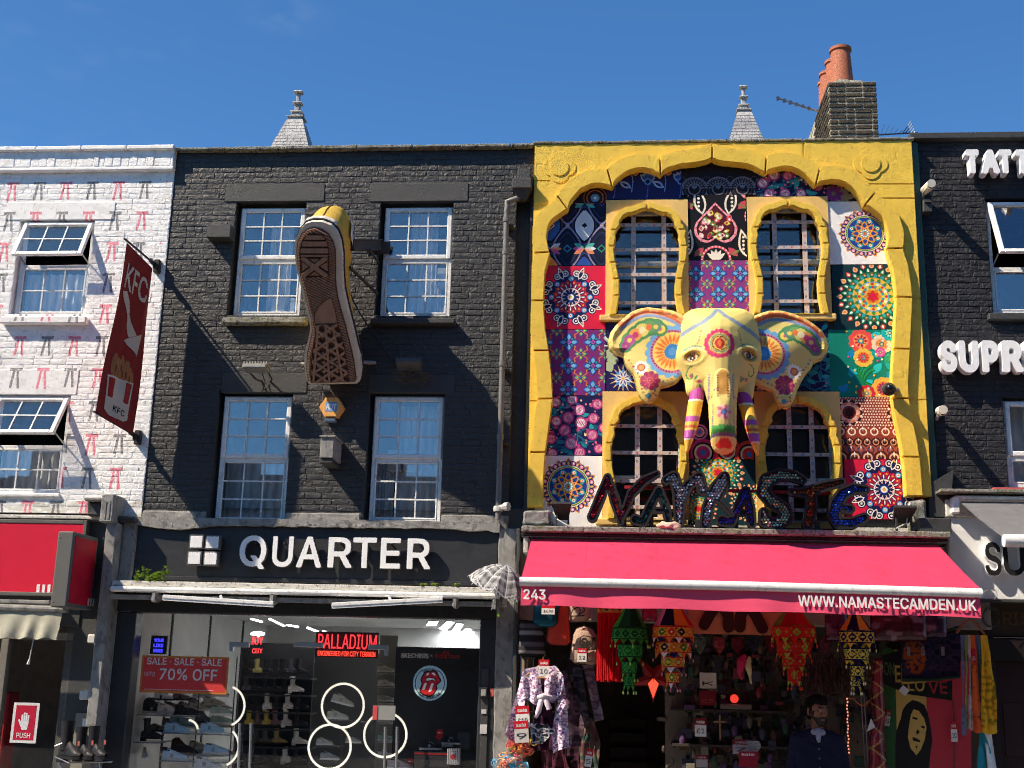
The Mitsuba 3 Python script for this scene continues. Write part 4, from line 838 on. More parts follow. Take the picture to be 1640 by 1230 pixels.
def sun_mandala(P_,c,R):                # blue and orange mandala on white
    ringof(P_,c,16,lambda a: petal(c,a,R * .74,R * 1.08,R * .12,.8),ORG); ringof(P_,c,16,lambda a: petal(c,a,R * .76,R * 1.02,R * .075,.8),BLUE); ringof(P_,c,16,lambda a: petal(c,a,R * .78,R * .95,R * .04),GOLD)
    ringof(P_,c,16,lambda a: circ(pol(c,a,R * .86),R * .115,12),NAVY,.5); ringof(P_,c,16,lambda a: circ(pol(c,a,R * .87),R * .075,10),PINK,.5); ringof(P_,c,16,lambda a: circ(pol(c,a,R * .88),R * .035,8),WHT,.5)
    disc(P_,c,R * .78,WHT); disc(P_,c,R * .755,GRN); disc(P_,c,R * .715,GOLD); disc(P_,c,R * .69,BLUE)
    ringof(P_,c,8,lambda a: petal(c,a,R * .25,R * .68,R * .13,1.3),TEAL,.5); ringof(P_,c,8,lambda a: petal(c,a,R * .3,R * .62,R * .07,1.3),NAVY,.5)
    ringof(P_,c,8,lambda a: petal(c,a,R * .18,R * .54,R * .13,.8),ORG); ringof(P_,c,8,lambda a: petal(c,a,R * .2,R * .46,R * .08,.8),BLUE)
    for o in (-.13,.13): ringof(P_,c,8,lambda a: petal(pol(c,a + o * 2.2,R * .46),a + o * 9,0,R * .17,R * .035),ORG)
    ringof(P_,c,8,lambda a: circ(pol(c,a,R * .56),R * .055,10),WHT,.5); ringof(P_,c,8,lambda a: circ(pol(c,a,R * .56),R * .026,8),RED,.5)
    ringof(P_,c,8,lambda a: petal(c,a,R * .02,R * .34,R * .10,.9),GOLD,.5); ringof(P_,c,8,lambda a: petal(c,a,R * .05,R * .28,R * .06,.9),RED,.5)
    disc(P_,c,R * .21,GOLD); disc(P_,c,R * .185,NAVY); ringof(P_,c,10,lambda a: circ(pol(c,a,R * .14),R * .04,8),WHT); disc(P_,c,R * .10,TEAL); disc(P_,c,R * .07,ORG); disc(P_,c,R * .04,RED)
def lace_star(P_,c,R):                  # navy and white star on crimson
    ringof(P_,c,8,lambda a: petal(c,a,R * .5,R * 1.0,R * .17,.75),NAVY,.5)
    for o in (-.17,.17):
        ringof(P_,c,8,lambda a: circ(pol(c,a + o,R * .79),R * .135,14),NAVY,.5); ringof(P_,c,8,lambda a: circ(pol(c,a + o,R * .79),R * .105,12),WHT,.5); ringof(P_,c,8,lambda a: circ(pol(c,a + o,R * .79),R * .075,12),NAVY,.5)
        ringof(P_,c,8,lambda a: circ(pol(c,a + o,R * .79),R * .035,8),WHT,.5)
    ringof(P_,c,8,lambda a: petal(c,a,R * .62,R * 1.06,R * .085,.8),WHT,.5); ringof(P_,c,8,lambda a: petal(c,a,R * .66,R * 1.0,R * .055,.8),NAVY,.5); ringof(P_,c,8,lambda a: circ(pol(c,a,R * .9),R * .03,8),GOLD,.5)
    ringof(P_,c,8,lambda a: circ(pol(c,a,R * .6),R * .12,14),NAVY); ringof(P_,c,8,lambda a: circ(pol(c,a,R * .6),R * .085,12),SKY); ringof(P_,c,8,lambda a: circ(pol(c,a,R * .6),R * .05,10),WHT); ringof(P_,c,8,lambda a: circ(pol(c,a,R * .6),R * .022,8),RED)
    disc(P_,c,R * .52,hexc('b0183a')); ringof(P_,c,16,lambda a: petal(c,a,R * .26,R * .5,R * .05,.7),NAVY); ringof(P_,c,16,lambda a: petal(c,a,R * .3,R * .46,R * .02),WHT); ringof(P_,c,16,lambda a: circ(pol(c,a,R * .47),R * .028,8),GOLD,.5)
    disc(P_,c,R * .30,WHT); ringof(P_,c,12,lambda a: petal(c,a,R * .12,R * .29,R * .045),NAVY); ringof(P_,c,12,lambda a: circ(pol(c,a,R * .25),R * .02,8),RED,.5); disc(P_,c,R * .17,NAVY); ringof(P_,c,8,lambda a: petal(c,a,0,R * .16,R * .045),BLUE); disc(P_,c,R * .10,WHT); disc(P_,c,R * .05,GOLD)
def green_mandala(P_,c,R):              # green, orange and yellow rings on dark teal
    PE = hexc('f0b48c'); ringof(P_,c,24,lambda a: petal(c,a,R * .86,R * 1.05,R * .075,.7),[PE,hexc('c8482f')]); ringof(P_,c,24,lambda a: petal(c,a,R * .89,R * 1.0,R * .035,.7),[ORG,WHT])
    ringof(P_,c,24,lambda a: petal(c,a,R * .70,R * .9,R * .06,.8),hexc('1d8a52'),.5); ringof(P_,c,24,lambda a: petal(c,a,R * .73,R * .86,R * .03),WHT,.5)
    disc(P_,c,R * .76,hexc('0f6b46')); ringof(P_,c,20,lambda a: circ(pol(c,a,R * .69),R * .06,10),hexc('7c5a2e')); ringof(P_,c,20,lambda a: petal(c,a,R * .56,R * .72,R * .05,.8),TEAL,.5); ringof(P_,c,20,lambda a: circ(pol(c,a,R * .67),R * .028,8),PE)
    disc(P_,c,R * .58,GOLD); ringof(P_,c,16,lambda a: petal(c,a,R * .42,R * .58,R * .055,.8),GRN); disc(P_,c,R * .46,SKY); disc(P_,c,R * .43,hexc('e8cf3a')); ringof(P_,c,16,lambda a: circ(pol(c,a,R * .385),R * .045,9),[RED,WHT]); disc(P_,c,R * .335,TEAL)
    ringof(P_,c,12,lambda a: circ(pol(c,a,R * .29),R * .04,8),[hexc('e8cf3a'),RED]); disc(P_,c,R * .25,GOLD); ringof(P_,c,6,lambda a: petal(c,a,R * .02,R * .25,R * .09,.8),ORG); ringof(P_,c,6,lambda a: petal(c,a,R * .02,R * .2,R * .06,.8),RED,.5); disc(P_,c,R * .09,CRIM)
def lattice(P_,x0,z0,s):               # purple tile lattice
    X0,X1,Z0,Z1 = P_.r
    nodes = [(x0 + s * (i + .5 * (j % 2)),z0 + s * .5 * j) for i in range(-8,9) for j in range(-14,15)]
    nodes = [n for n in nodes if X0 - s < n[0] < X1 + s and Z0 - s < n[1] < Z1 + s]
    P_.layer()
    for n in nodes:
        for d in (-1,1):
            m = (n[0] + .25 * s,n[1] + d * .25 * s); k = (n[0] + .5 * s,n[1] + d * .5 * s)
            P_.line([n,(m[0] + .02 * s,m[1] - d * .06 * s),m,(m[0] - .02 * s,m[1] + d * .06 * s),k],s * .018,hexc('d98a3f'))
    for j,n in enumerate(nodes):
        big = (round((n[0] - x0) / s * 2) % 2 == 0)
        if big:
            ringof(P_,n,4,lambda a: petal(n,a,s * .08,s * .40,s * .13,.9),hexc('2f53a8')); ringof(P_,n,4,lambda a: petal(n,a,s * .1,s * .34,s * .08,.9),hexc('6fb5dd')); ringof(P_,n,4,lambda a: petal(n,a,s * .06,s * .3,s * .07),hexc('3a2a7a'),.5); ringof(P_,n,4,lambda a: petal(n,a,s * .12,s * .26,s * .035),TEAL,.5); disc(P_,n,s * .085,hexc('c24f9a'),12); disc(P_,n,s * .045,hexc('2f53a8'),10)
        else:
            ringof(P_,n,4,lambda a: petal(n,a,s * .06,s * .26,s * .07,.9),hexc('1f9f9a')); ringof(P_,n,4,lambda a: petal(n,a,s * .1,s * .2,s * .04,.9),hexc('d8c23a')); disc(P_,n,s * .06,hexc('5a1f7a'),10); disc(P_,n,s * .03,SKY,8)
        P_.L -= 5 if big else 3
        P_.L = max(P_.L,1)
    P_.L += 8
def pomegranates(P_,seed,n=26):
    r = random.Random(seed); X0,X1,Z0,Z1 = P_.r; P_.layer(); pts = []
    for k in range(9):
        x = r.uniform(X0,X1); z = Z0 + (Z1 - Z0) * (k + .5) / 9; L = [(x + .09 * t * (1 if k % 2 else -1) + .05 * math.sin(t * 2 + k),z + .04 * math.sin(t * 3)) for t in np.linspace(-3,3,14)]
        P_.line(L,.008,hexc('1c6f8e'))
        for t in range(0,14,2): P_.add(petal(L[t],r.uniform(0,6.3),0,r.uniform(.09,.17),.028),hexc(r.choice(('1f7f97','15506f','2aa0a8'))))
    P_.layer()
    for _ in range(400):
        p = (r.uniform(X0,X1),r.uniform(Z0,Z1))
        if all(math.dist(p,q) > .15 for q in pts): pts.append(p)
        if len(pts) >= n: break
    for i,p in enumerate(pts):
        rr = r.uniform(.055,.075); a = r.uniform(0,6.28); c1,c2 = r.choice((('d66a9c','f3c6d8'),('b8407c','e79ab8'),('c24f7f','f7dfe4')))
        P_.L = 3; P_.add(circ(p,rr * 1.15,16),hexc('431a5c')); P_.L = 4; P_.add(circ(p,rr,16),hexc(c1)); P_.add(petal(p,a,rr * .8,rr * 1.6,rr * .35),hexc(c1)); P_.L = 5; P_.add(circ(p,rr * .72,14),hexc(c2))
        P_.L = 6
        for k in range(5): P_.add(petal((p[0] + (k - 2) * rr * .26 * math.sin(a),p[1] - (k - 2) * rr * .26 * math.cos(a)),a,-rr * .5,rr * .5,rr * .07),hexc('8e2560'))
    P_.L = 3
    for _ in range(60): P_.add(circ((r.uniform(X0,X1),r.uniform(Z0,Z1)),r.uniform(.008,.018),8),hexc(r.choice(('f0a58c','e3668f','f7d6a0'))))
    P_.L = 8
def ogee(P_,cx_,cz_,w,h):             # navy panel of interlocking drops
    cols = ['dfe3ea','2a4f9c','3fb0d8','6a3d9a','2ea58a','2f66b8','e09a4a']
    X0,X1,Z0,Z1 = P_.r; i = 0
    def drop(c,k):
        t = np.linspace(0,2 * np.pi,33)[:-1]; return np.column_stack([c[0] + w * .5 * k * np.sign(np.cos(t)) * np.abs(np.cos(t)) ** 1.0 * (1 - .25 * np.abs(np.sin(t)) ** 3),c[1] + h * .5 * k * np.sin(t) * (1 + .18 * np.abs(np.sin(t)) ** 6)])
    P_.L = 1
    for j in range(-6,7):
        for k in range(-4,5):
            c = (cx_ + w * (k + .5 * (j % 2)),cz_ + h * .5 * j); i += 1; col = hexc(cols[(j * 3 + k * 2) % len(cols)]); off = j % 2
            if not (X0 - w < c[0] < X1 + w and Z0 - h < c[1] < Z1 + h): continue
            for L,(q,cc) in enumerate(((1.0,hexc('c9b9a0') if off == 0 else hexc('8a86b0')),(.90,hexc('0d1226')),(.74,hexc('1c2a5a') if off else hexc('2b3a6c')),(.66,hexc('0e1530')),(.56,col if off == 0 else hexc('131a3c')),(.34,hexc('f0f0f0') * .9 if off == 0 else col * .7),(.22,hexc('10142c')))):
                P_.L = 2 + L + 9 * off
                if L >= 5: d_ = h * q * .26; P_.add(np.array([(c[0] - d_,c[1]),(c[0],c[1] - d_),(c[0] + d_,c[1]),(c[0],c[1] + d_)]),cc)
                elif off == 1 and L == 4: P_.add(np.array([(c[0] - w * .24,c[1]),(c[0],c[1] - h * .22),(c[0] + w * .24,c[1]),(c[0],c[1] + h * .22)]),cc)
                else: P_.add(drop(c,q * (1 if off == 0 else .84)),cc)
            if off == 0:
                P_.L = 20
                for s_ in (-1,1):
                    for a in (-.5,0,.5): P_.add(petal((c[0],c[1] + s_ * h * .5),s_ * math.pi / 2 * 0 + a + (0 if s_ > 0 else math.pi),0,h * .24,h * .05),hexc(('e58a5a','dfe3ea','49b6a6','c65a9a')[(i + int(a * 2)) % 4]))
    P_.L = 22
def paisley(P_,c,s):                    # black panel, pink hearts
    PKL,CRM = hexc('f0a0a8'),hexc('f2e6d2')
    def heart(c,w,h,flip=1):
        t = np.linspace(-1,1,25); x = w * np.sin(np.pi * (t + 1) / 2 * 1.0); top = []
        pr = [(0,1.0),(.12,.86),(.35,.62),(.62,.36),(.88,.08),(1.0,-.22),(.94,-.55),(.7,-.82),(.4,-.9),(.16,-.80),(0,-.66)]
        return np.array([(c[0] + a * w,c[1] + flip * b * h) for a,b in pr] + [(c[0] - a * w,c[1] + flip * b * h) for a,b in pr[-2:0:-1]])
    for dx,dz,f in ((0,0,1),(-1.05,1.1,1),(1.05,1.1,1),(-1.05,-1.2,1),(1.05,-1.2,1)):
        q = (c[0] + dx * s,c[1] + dz * s); P_.L = 2
        for k,col in ((1.0,PKL),(.88,BLK),(.80,hexc('5a1420'))): P_.add(heart(q,.52 * s * k,.55 * s * k),col); P_.L += 1
        for i_ in range(26):
            h_ = heart(q,.49 * s,.52 * s); p = h_[int(i_ * len(h_) / 26)]; P_.add(circ(p,.024 * s,7),hexc('e8566a'))
        r = random.Random(5)
        for i_ in range(40):
            p = (q[0] + r.uniform(-.36,.36) * s,q[1] + r.uniform(-.38,.12 + .3 * r.random()) * s); P_.L = 6; P_.add(petal(p,r.uniform(0,6.3),-.07 * s,.09 * s,r.uniform(.03,.07) * s),hexc(r.choice(('e0485c','f6c8c0','d9d05a','5c8a3a','f0909a')))); P_.L = 7; P_.add(circ(p,.03 * s,7),hexc(r.choice(('b0182c','fff0e0'))))
        q2 = (q[0],q[1] - .92 * s); P_.L = 2
        for k,col in ((1.0,hexc('e0485c')),(.84,BLK)): P_.add(circ(q2,.36 * s * k,22),col); P_.L += 1
        for i_ in range(24): P_.add(circ(pol(q2,i_ * math.pi / 12,.335 * s),.026 * s,7),hexc('f6c8c0'))
        P_.L = 5
        for a in (-.9,-.45,0,.45,.9): P_.add(petal(q2,math.pi / 2 + a,-.1 * s,.28 * s,.055 * s),CRM)
        for a in (-.5,.5): P_.add(circ((q2[0] + a * .3 * s,q2[1] - .1 * s),.06 * s,9),hexc('e0485c'))
        P_.add(petal(q2,-math.pi / 2,0,.27 * s,.07 * s),CRM)
        for sx in (-1,1):
            P_.L = 3; w = (q[0] + sx * .68 * s,q[1] - .55 * s); P_.add(petal(w,math.pi / 2 + sx * .2,-.33 * s,.42 * s,.15 * s,.8),CRM); P_.L = 4; P_.add(petal(w,math.pi / 2 + sx * .2,-.27 * s,.33 * s,.10 * s,.8),BLK); P_.L = 5
            for i_ in range(5): P_.add(circ((w[0] - sx * .03 * s,w[1] + (i_ - 2) * .1 * s),.035 * s,7),CRM)
            w = (q[0] + sx * .62 * s,q[1] + .45 * s); P_.add(petal(w,math.pi / 2 - sx * .8,-.12 * s,.2 * s,.08 * s),hexc('c84a5a')); P_.add(petal(w,-sx * .5,-.1 * s,.15 * s,.05 * s),hexc('6a8a3a'))
    P_.L = 10
def tulips(P_,seed,s):
    r = random.Random(seed); X0,X1,Z0,Z1 = P_.r; WB = hexc('8fa8d8'); P_.L = 2; i = 0
    x = X0 + s * .3
    while x < X1 + s * .5:
        b = (x,(Z0 + Z1) / 2 - s * .15); P_.L = 2; P_.line([(b[0] + s * .1 * t,b[1] - s * .3 + s * .8 * t + .05 * math.sin(t * 9)) for t in np.linspace(-.6,1.2,12)],s * .018,hexc('4a5fa8'))
        for a in (-.75,-.38,0,.38,.75): P_.L = 3; P_.add(petal(b,math.pi / 2 + a,-.12 * s,.42 * s,.12 * s,1.1),WB); P_.L = 4; P_.add(petal(b,math.pi / 2 + a,.0,.32 * s,.06 * s,1.1),hexc('2a4fa0'))
        P_.L = 5; P_.add(circ(b,.14 * s,14),hexc('4f86c8')); P_.L = 6; P_.add(circ(b,.08 * s,10),NAVY)
        c = (x + s * .62,b[1] + s * .3); P_.L = 3; P_.line([(c[0],c[1] - s * .7),(c[0] + s * .05,c[1] - s * .3),c],s * .015,WB)
        for a in (0,1.2,-1.2): P_.L = 4; P_.add(circ(pol(c,a + 1.57,s * .15),s * .12,12),hexc('e0a070' if a else 'c98a90')); P_.L = 5; P_.add(circ(pol(c,a + 1.57,s * .15),s * .07,10),hexc('b85a50'))
        P_.L = 4; P_.add(petal((c[0] - .1 * s,c[1] - s * .5),2.6,-.1 * s,.42 * s,.13 * s),WB); P_.L = 5; P_.add(petal((c[0] - .1 * s,c[1] - s * .5),2.6,0,.3 * s,.05 * s),NAVY)
        x += s * 1.22; i += 1
    P_.L = 7
def arcade(P_,c0,s,n,cols):            # rows of lace arches
    a_,b_,c_ = cols
    for k in range(-n,n + 1):
        c = (c0[0] + k * s,c0[1]); P_.L = 2
        for q,col in ((.56,b_),(.5,a_),(.42,c_),(.36,a_),(.27,b_),(.22,a_)): P_.add(np.vstack([circ(c,s * q,20)]),col); P_.L += 1
        for i in range(14): P_.L = 9; P_.add(circ(pol(c,math.pi * (i + .5) / 14,s * .46),s * .035,7),b_)
        for i in range(9): P_.L = 9; P_.add(petal(c,math.pi * (i + .5) / 9,s * .26,s * .40,s * .03),b_)
        for a in (-.5,0,.5): P_.L = 9; P_.add(petal(c,math.pi / 2 + a,0,s * .22,s * .05),hexc('4a6f9a') if a == 0 else b_)
        for i in range(9): P_.L = 10; P_.add(circ(pol((c[0] + s * .5,c[1] + s * .42),i * .7,s * .14),s * .02,6),b_)
    P_.L = 12
def florals(P_,seed):                     # teal board of big flowers
    r = random.Random(seed); X0,X1,Z0,Z1 = P_.r; W,H = X1 - X0,Z1 - Z0; L0 = 2
    def flower(u,v,R,c1,c2,c3,n=9):
        c = (X0 + u * W,Z0 + v * H); P_.layer(); [P_.add(circ(pol(c,2 * math.pi * k / n,R * .72),R * .34,10),c1) for k in range(n)]; disc(P_,c,R * .62,c2,16); ringof(P_,c,n,lambda a: petal(c,a,R * .2,R * .6,R * .1),c3); disc(P_,c,R * .26,hexc('1d7f9a'),12); disc(P_,c,R * .14,hexc('f0d060'),10)
    for i in range(34):
        c = (X0 + r.uniform(.15,1) * W,Z0 + r.uniform(0,1) * H); P_.L = 1; P_.add(petal(c,r.uniform(0,6.28),0,r.uniform(.1,.22),r.uniform(.03,.05)),hexc(r.choice(('0fa5a8','27c2c4','0b7f6a','36b37a','1589b8'))));
    for k in range(9): P_.L = 2; P_.line([(X0 + W * (.62 + .3 * math.cos(t)) + .01 * k,Z0 + H * (.40 + .25 * math.sin(t)) - .022 * k) for t in np.linspace(2.2,4.6,10)],.008,hexc('1f9a4a' if k % 2 else '0d6a34'))
    P_.L = 4
    flower(.38,.83,.145,hexc('e8504a'),hexc('f29a5a'),hexc('c02a3a')); flower(.40,.58,.115,hexc('f2c24a'),hexc('e88a3a'),RED,10); flower(.97,.85,.11,hexc('e8504a'),hexc('f2c26a'),PINK); flower(.62,.78,.12,hexc('f3d9b8'),hexc('f0a070'),ORG); flower(.88,.36,.13,hexc('e0503a'),hexc('f0e0c0'),hexc('c8283a'))
    flower(.62,.12,.14,hexc('e8b04a'),hexc('e0703a'),hexc('8a2a5a'),11); flower(.42,.05,.1,hexc('c8283a'),hexc('e88a5a'),GOLD); flower(.6,.66,.06,hexc('d84a9a'),hexc('f0a0c8'),hexc('a8206a')); flower(.95,.08,.1,hexc('c8402a'),hexc('e8a04a'),hexc('7a1f3a')); flower(.72,.95,.1,hexc('18b0b8'),hexc('0c7f8a'),hexc('8fe0d8'))
    for _ in range(40): P_.L += 0; P_.add(circ((X0 + r.uniform(.2,1) * W,Z0 + r.uniform(0,1) * H),.014,8),hexc(r.choice(('f5ead0','e0508a','f2c24a'))))
def browns(P_):                            # brown lace board
    X0,X1,Z0,Z1 = P_.r; W,H = X1 - X0,Z1 - Z0; BR,CR = hexc('5a2018'),hexc('ecd8c4'); P_.L = 1
    for i in range(40):
        for j in range(12): P_.add(circ((X0 + W * i / 28 + (j % 2) * .012,Z0 + H * (.5 + j * .045)),.011,6),CR)
    for u in (.12,.78):
        c = (X0 + u * W,Z0 + .75 * H); disc(P_,c,.155,CR); ringof(P_,c,10,lambda a: circ(pol(c,a,.13),.034,8),hexc('2a0e0c')); disc(P_,c,.13,hexc('c9705a')); ringof(P_,c,8,lambda a: petal(c,a,.03,.13,.035),hexc('e8b09a')); disc(P_,c,.08,hexc('7a2a20')); ringof(P_,c,8,lambda a: petal(c,a,0,.07,.015),hexc('3a1210')); P_.L = 1
    P_.L = 8
    for row,(v,c1,c2,n) in enumerate(((.44,'8e3a2a','e8d0b8',7),(.27,'3a1414','c98a6a',9),(.14,'a04a3a','2a3a5a',8),(.02,'541c16','e0b090',6))):
        for k in range(n + 1):
            c = (X0 + W * k / n,Z0 + v * H); P_.L = 8 + row * 3; P_.add(circ(c,W / n * .55,14),hexc(c1)); P_.L += 1; P_.add(circ(c,W / n * .38,12),hexc(c2)); P_.L += 1; P_.add(circ(c,W / n * .25,10),hexc(c1)); P_.add(petal(c,math.pi / 2,0,W / n * .5,W / n * .08),hexc('f0e2d0'))
def star_board(P_,c,R):
    ringof(P_,c,16,lambda a: petal(c,a,R * .2,R * 1.0,R * .05),hexc('c8b070')); ringof(P_,c,8,lambda a: petal(c,a,0,R * .7,R * .16),hexc('5a8fd0')); ringof(P_,c,8,lambda a: petal(c,a,0,R * .66,R * .12),WHT,.5); ringof(P_,c,8,lambda a: petal(c,a,R * .1,R * .52,R * .05),hexc('3a4aa0'),.5); disc(P_,c,R * .1,GOLD,12)
YP = -.034
def board(nm,q,back,fn,y=YP):
    p = Print(*q,y,back); fn(p); m,c = p.mesh()
    x0,x1,z0,z1 = q; b = box(x0 - .0,x1 + .0,y + .001,-.004,z0,z1)
    return part(dec,'printed_board',P(cat([b,m]),'print',np.vstack([np.tile(back,(len(b.vertices),1)),c]),smooth=False),nm)
def R4(a,b,c,d,Y=YP):                  # rectangle from pixel sides: left, right, top, bottom
    xm,ym = (a + b) / 2,(c + d) / 2; return X(a,ym,Y),X(b,ym,Y),Z(xm,d,Y),Z(xm,c,Y)
g_ = .004
cA,cB,cC,cD = X(871,480,YP),X(970,480,YP),X(1104,420,YP) - .02,X(1200,420,YP)
xl0 = min(cA,X(866,760,YP)) - .06
zz_ = [Z(920,v,YP) for v in (285,325.5,425.5,527.5,633.5,729.5,846)]
xl1 = X(970,480,YP)
board('board of navy and blue interlocking drops',(xl0,xl1,zz_[2] + g_,zz_[1] - g_),hexc('0d1226'),lambda p: ogee(p,X(936,380,YP),Z(936,361,YP),.43,.62))
board('dark board with a brown ring',(X(905,310,YP),X(972,310,YP),zz_[1],zz_[0]),hexc('15121c'),lambda p: [disc(p,at(953,317,YP)[[0,2]],r,c) for r,c in ((.15,hexc('8a4a2a')),(.135,hexc('1a0f12')),(.11,hexc('b0603a')),(.095,hexc('2a1216')),(.055,hexc('5f9ac0')),(.02,WHT))])
board('crimson board with navy lace star',(xl0,xl1,zz_[3] + g_,zz_[2] - g_),CRIM,lambda p: lace_star(p,at(914,476,YP)[[0,2]],.40))
board('purple lattice board',(xl0,xl1,zz_[4] + g_,zz_[3] - g_),hexc('7c2a72'),lambda p: lattice(p,X(911,548,YP),Z(911,548,YP),.30))
board('navy board of pink pomegranates',(xl0,xl1,zz_[5] + g_,zz_[4] - g_),hexc('161a4c'),lambda p: pomegranates(p,3))
board('white board with blue and orange mandala',(xl0,xl1,zz_[6],zz_[5] - g_),hexc('ece9e6'),lambda p: sun_mandala(p,at(910,779,YP)[[0,2]],.325))
ztop = Z(1140,250,YP)
board('navy board of pale tulips',(X(972,290,YP),X(1091,290,YP),Z(1030,319,YP),ztop),hexc('1a1f58'),lambda p: tulips(p,2,.34))
board('black lace arch board',(X(1092,290,YP),X(1210,290,YP),Z(1150,312,YP),ztop),hexc('141016'),lambda p: [arcade(p,(X(1112,305,YP),Z(1112,303,YP)),.30,4,(hexc('141016'),hexc('7a7480'),hexc('3a3444')))])
board('black board of pink paisley hearts',(X(1102,360,YP),X(1195,360,YP),Z(1148,416,YP),Z(1148,312.5,YP)),BLK,lambda p: paisley(p,at(1146,358,YP)[[0,2]],.52))
board('purple lattice board behind the elephant',(X(1102,460,YP),X(1199,460,YP),Z(1150,620,YP),Z(1148,417,YP)),hexc('8a3a80'),lambda p: lattice(p,X(1150,438,YP),Z(1150,438,YP),.27))
board('navy board of purple pomegranates',(X(1211,290,YP),X(1323,290,YP),Z(1265,314,YP),ztop),hexc('14163c'),lambda p: pomegranates(p,9,12))
board('dark board with a purple flower outline',(X(1323.5,305,YP),X(1395,305,YP),Z(1355,322,YP),Z(1355,280,YP)),hexc('15101c'),lambda p: [ringof(p,None,8,lambda a: petal(at(1345,315,YP)[[0,2]],a,0,.2,.04),hexc('8a7a5a')),ringof(p,None,8,lambda a: petal(at(1335,310,YP)[[0,2]],a,.02,.13,.03),hexc('7a2a7a'))])
xr1 = NX1 - .08
board('white board with a mandala in blue and orange',(X(1325,372,YP),xr1 - .2,Z(1380,423,YP),Z(1380,322.5,YP)),hexc('ece9e6'),lambda p: sun_mandala(p,at(1385,374,YP)[[0,2]],.305))
board('dark teal board with green and orange mandala',(X(1334,475,YP),xr1,Z(1390,527,YP),Z(1390,424,YP)),DTEAL,lambda p: green_mandala(p,at(1398,475,YP)[[0,2]],.42))
board('teal board of big painted flowers',(X(1328,580,YP),xr1,Z(1390,635.5,YP),Z(1390,528,YP)),hexc('0a7f6c'),lambda p: florals(p,7))
board('brown board of cream lace',(X(1346,685,YP),xr1,Z(1395,735,YP),Z(1395,636.5,YP)),hexc('8a3a2c'),browns)
board('crimson board with grey lace star',(X(1354,780,YP),xr1,Z(1405,831,YP),Z(1405,736,YP)),CRIM,lambda p: lace_star(p,at(1416,784,YP)[[0,2]],.40))
board('indigo board with a white star flower',(X(971,590,YP),X(1100,590,YP),Z(1030,626,YP),Z(1030,512,YP)),hexc('241a5a'),lambda p: [star_board(p,at(998,606,YP)[[0,2]],.18),ringof(p,None,6,lambda a: petal(at(969,577,YP)[[0,2]],a,.02,.17,.06),hexc('b8c8a0'))])
board('navy board of red and blue flowers',(X(1203,570,YP),X(1328,570,YP),Z(1270,626,YP),Z(1270,512,YP)),hexc('1a1748'),lambda p: [tulips(p,5,.3),pomegranates(p,2,5)])
board('black board of red roses',(X(1105,690,YP),X(1206,690,YP),Z(1155,735,YP),Z(1155,620,YP)),hexc('1a1214'),lambda p: [[disc(p,at(a,b,YP)[[0,2]],r * k,c) for k,c in ((1,hexc(h)),(.75,hexc('1a1214')),(.62,hexc('e8c8a0')),(.48,hexc(h)),(.2,hexc('3a6fb0')))] for a,b,r,h in ((1126,725,.17,'c8286a'),(1165,722,.16,'d8382a'),(1200,728,.17,'c83a2a'),(1160,690,.13,'2a8a9a'),(1120,692,.1,'d06a9a'))])
board('dark green board with orange petal mandala',(X(1105,780,YP),X(1212,780,YP),Z(1155,846,YP),Z(1155,736,YP)),DTEAL,lambda p: [green_mandala(p,at(1150,757,YP)[[0,2]],.30),green_mandala(p,at(1200,806,YP)[[0,2]],.22),green_mandala(p,at(1118,815,YP)[[0,2]],.22)])
# ================================================================== ledge over the shop, flood lights
YLG = -.50
lz1,lz0 = Z(1180,846.5,YLG),Z(1180,856,YLG); lgx0,lgx1 = X(835,848,YLG),X(1523,852,YLG)
part(dec,'ledge',P(rough(box(lgx0,lgx1,YLG,.2,lz0,lz1,.01),.006,8,3,.1),'mossy_stone'),'mossy stone ledge above the red awning')
part(dec,'red_strip',P(box(X(960,835,-.3),X(1350,838,-.3),-.3,-.28,lz1,lz1 + .04),'paint',lin(150,20,35)))
for a in (((1000,780),(1148,784)),((1150,785),(1330,790))):
    solo('red_sign_rail',P(bar(at(*a[0],-.33),at(*a[1],-.33),.02,.035),'paint',lin(160,24,40)),f'red rail behind the mirrored letters, {"left" if a[0][0] < 1100 else "right"} one of two','rail','red rails behind the mirrored letters')
part(dec,'foot_wall',P(box(NX0,NX1,.0,.2,3.0,lz1 + .02),'old_render',smooth=False))
part(dec,'skirting',P(box(X(985,838,-.06),X(1455,842,-.06),-.06,.02,lz1,lz1 + .09),'dirty_white'))
part(dec,'stone_block',P(rough(box(X(838,830,-.35),X(882,830,-.35),-.42,.05,lz1 + .02,Z(860,818,-.4),.02),.025,6,3,.05),'old_render'))
part(dec,'stone_block',P(rough(box(X(838,838,-.35),X(886,838,-.35),-.40,.05,lz1 - .02,lz1 + .06,.01),.012,6,7,.06),'plaster_black'))
part(dec,'stone_block',P(rough(box(X(1458,815,-.2),X(1484,815,-.2),-.25,.05,lz1,Z(1470,800,-.2),.03),.03,6,8,.05),'mossy_stone'))
part(dec,'stone_block',P(rough(box(X(1470,838,-.35),X(1522,838,-.35),-.40,.05,lz1 - .01,Z(1500,830,-.35),.01),.012,6,9,.06),'plaster_black'))
part(dec,'corner_strip',P(rough(box(NX1 - .02,NX1 + .09,-.07,.1,lz1,NZ1,.01),.012,7,4,.12),'paint',lin(52,84,74)),'flaking dark green strip at the right edge')
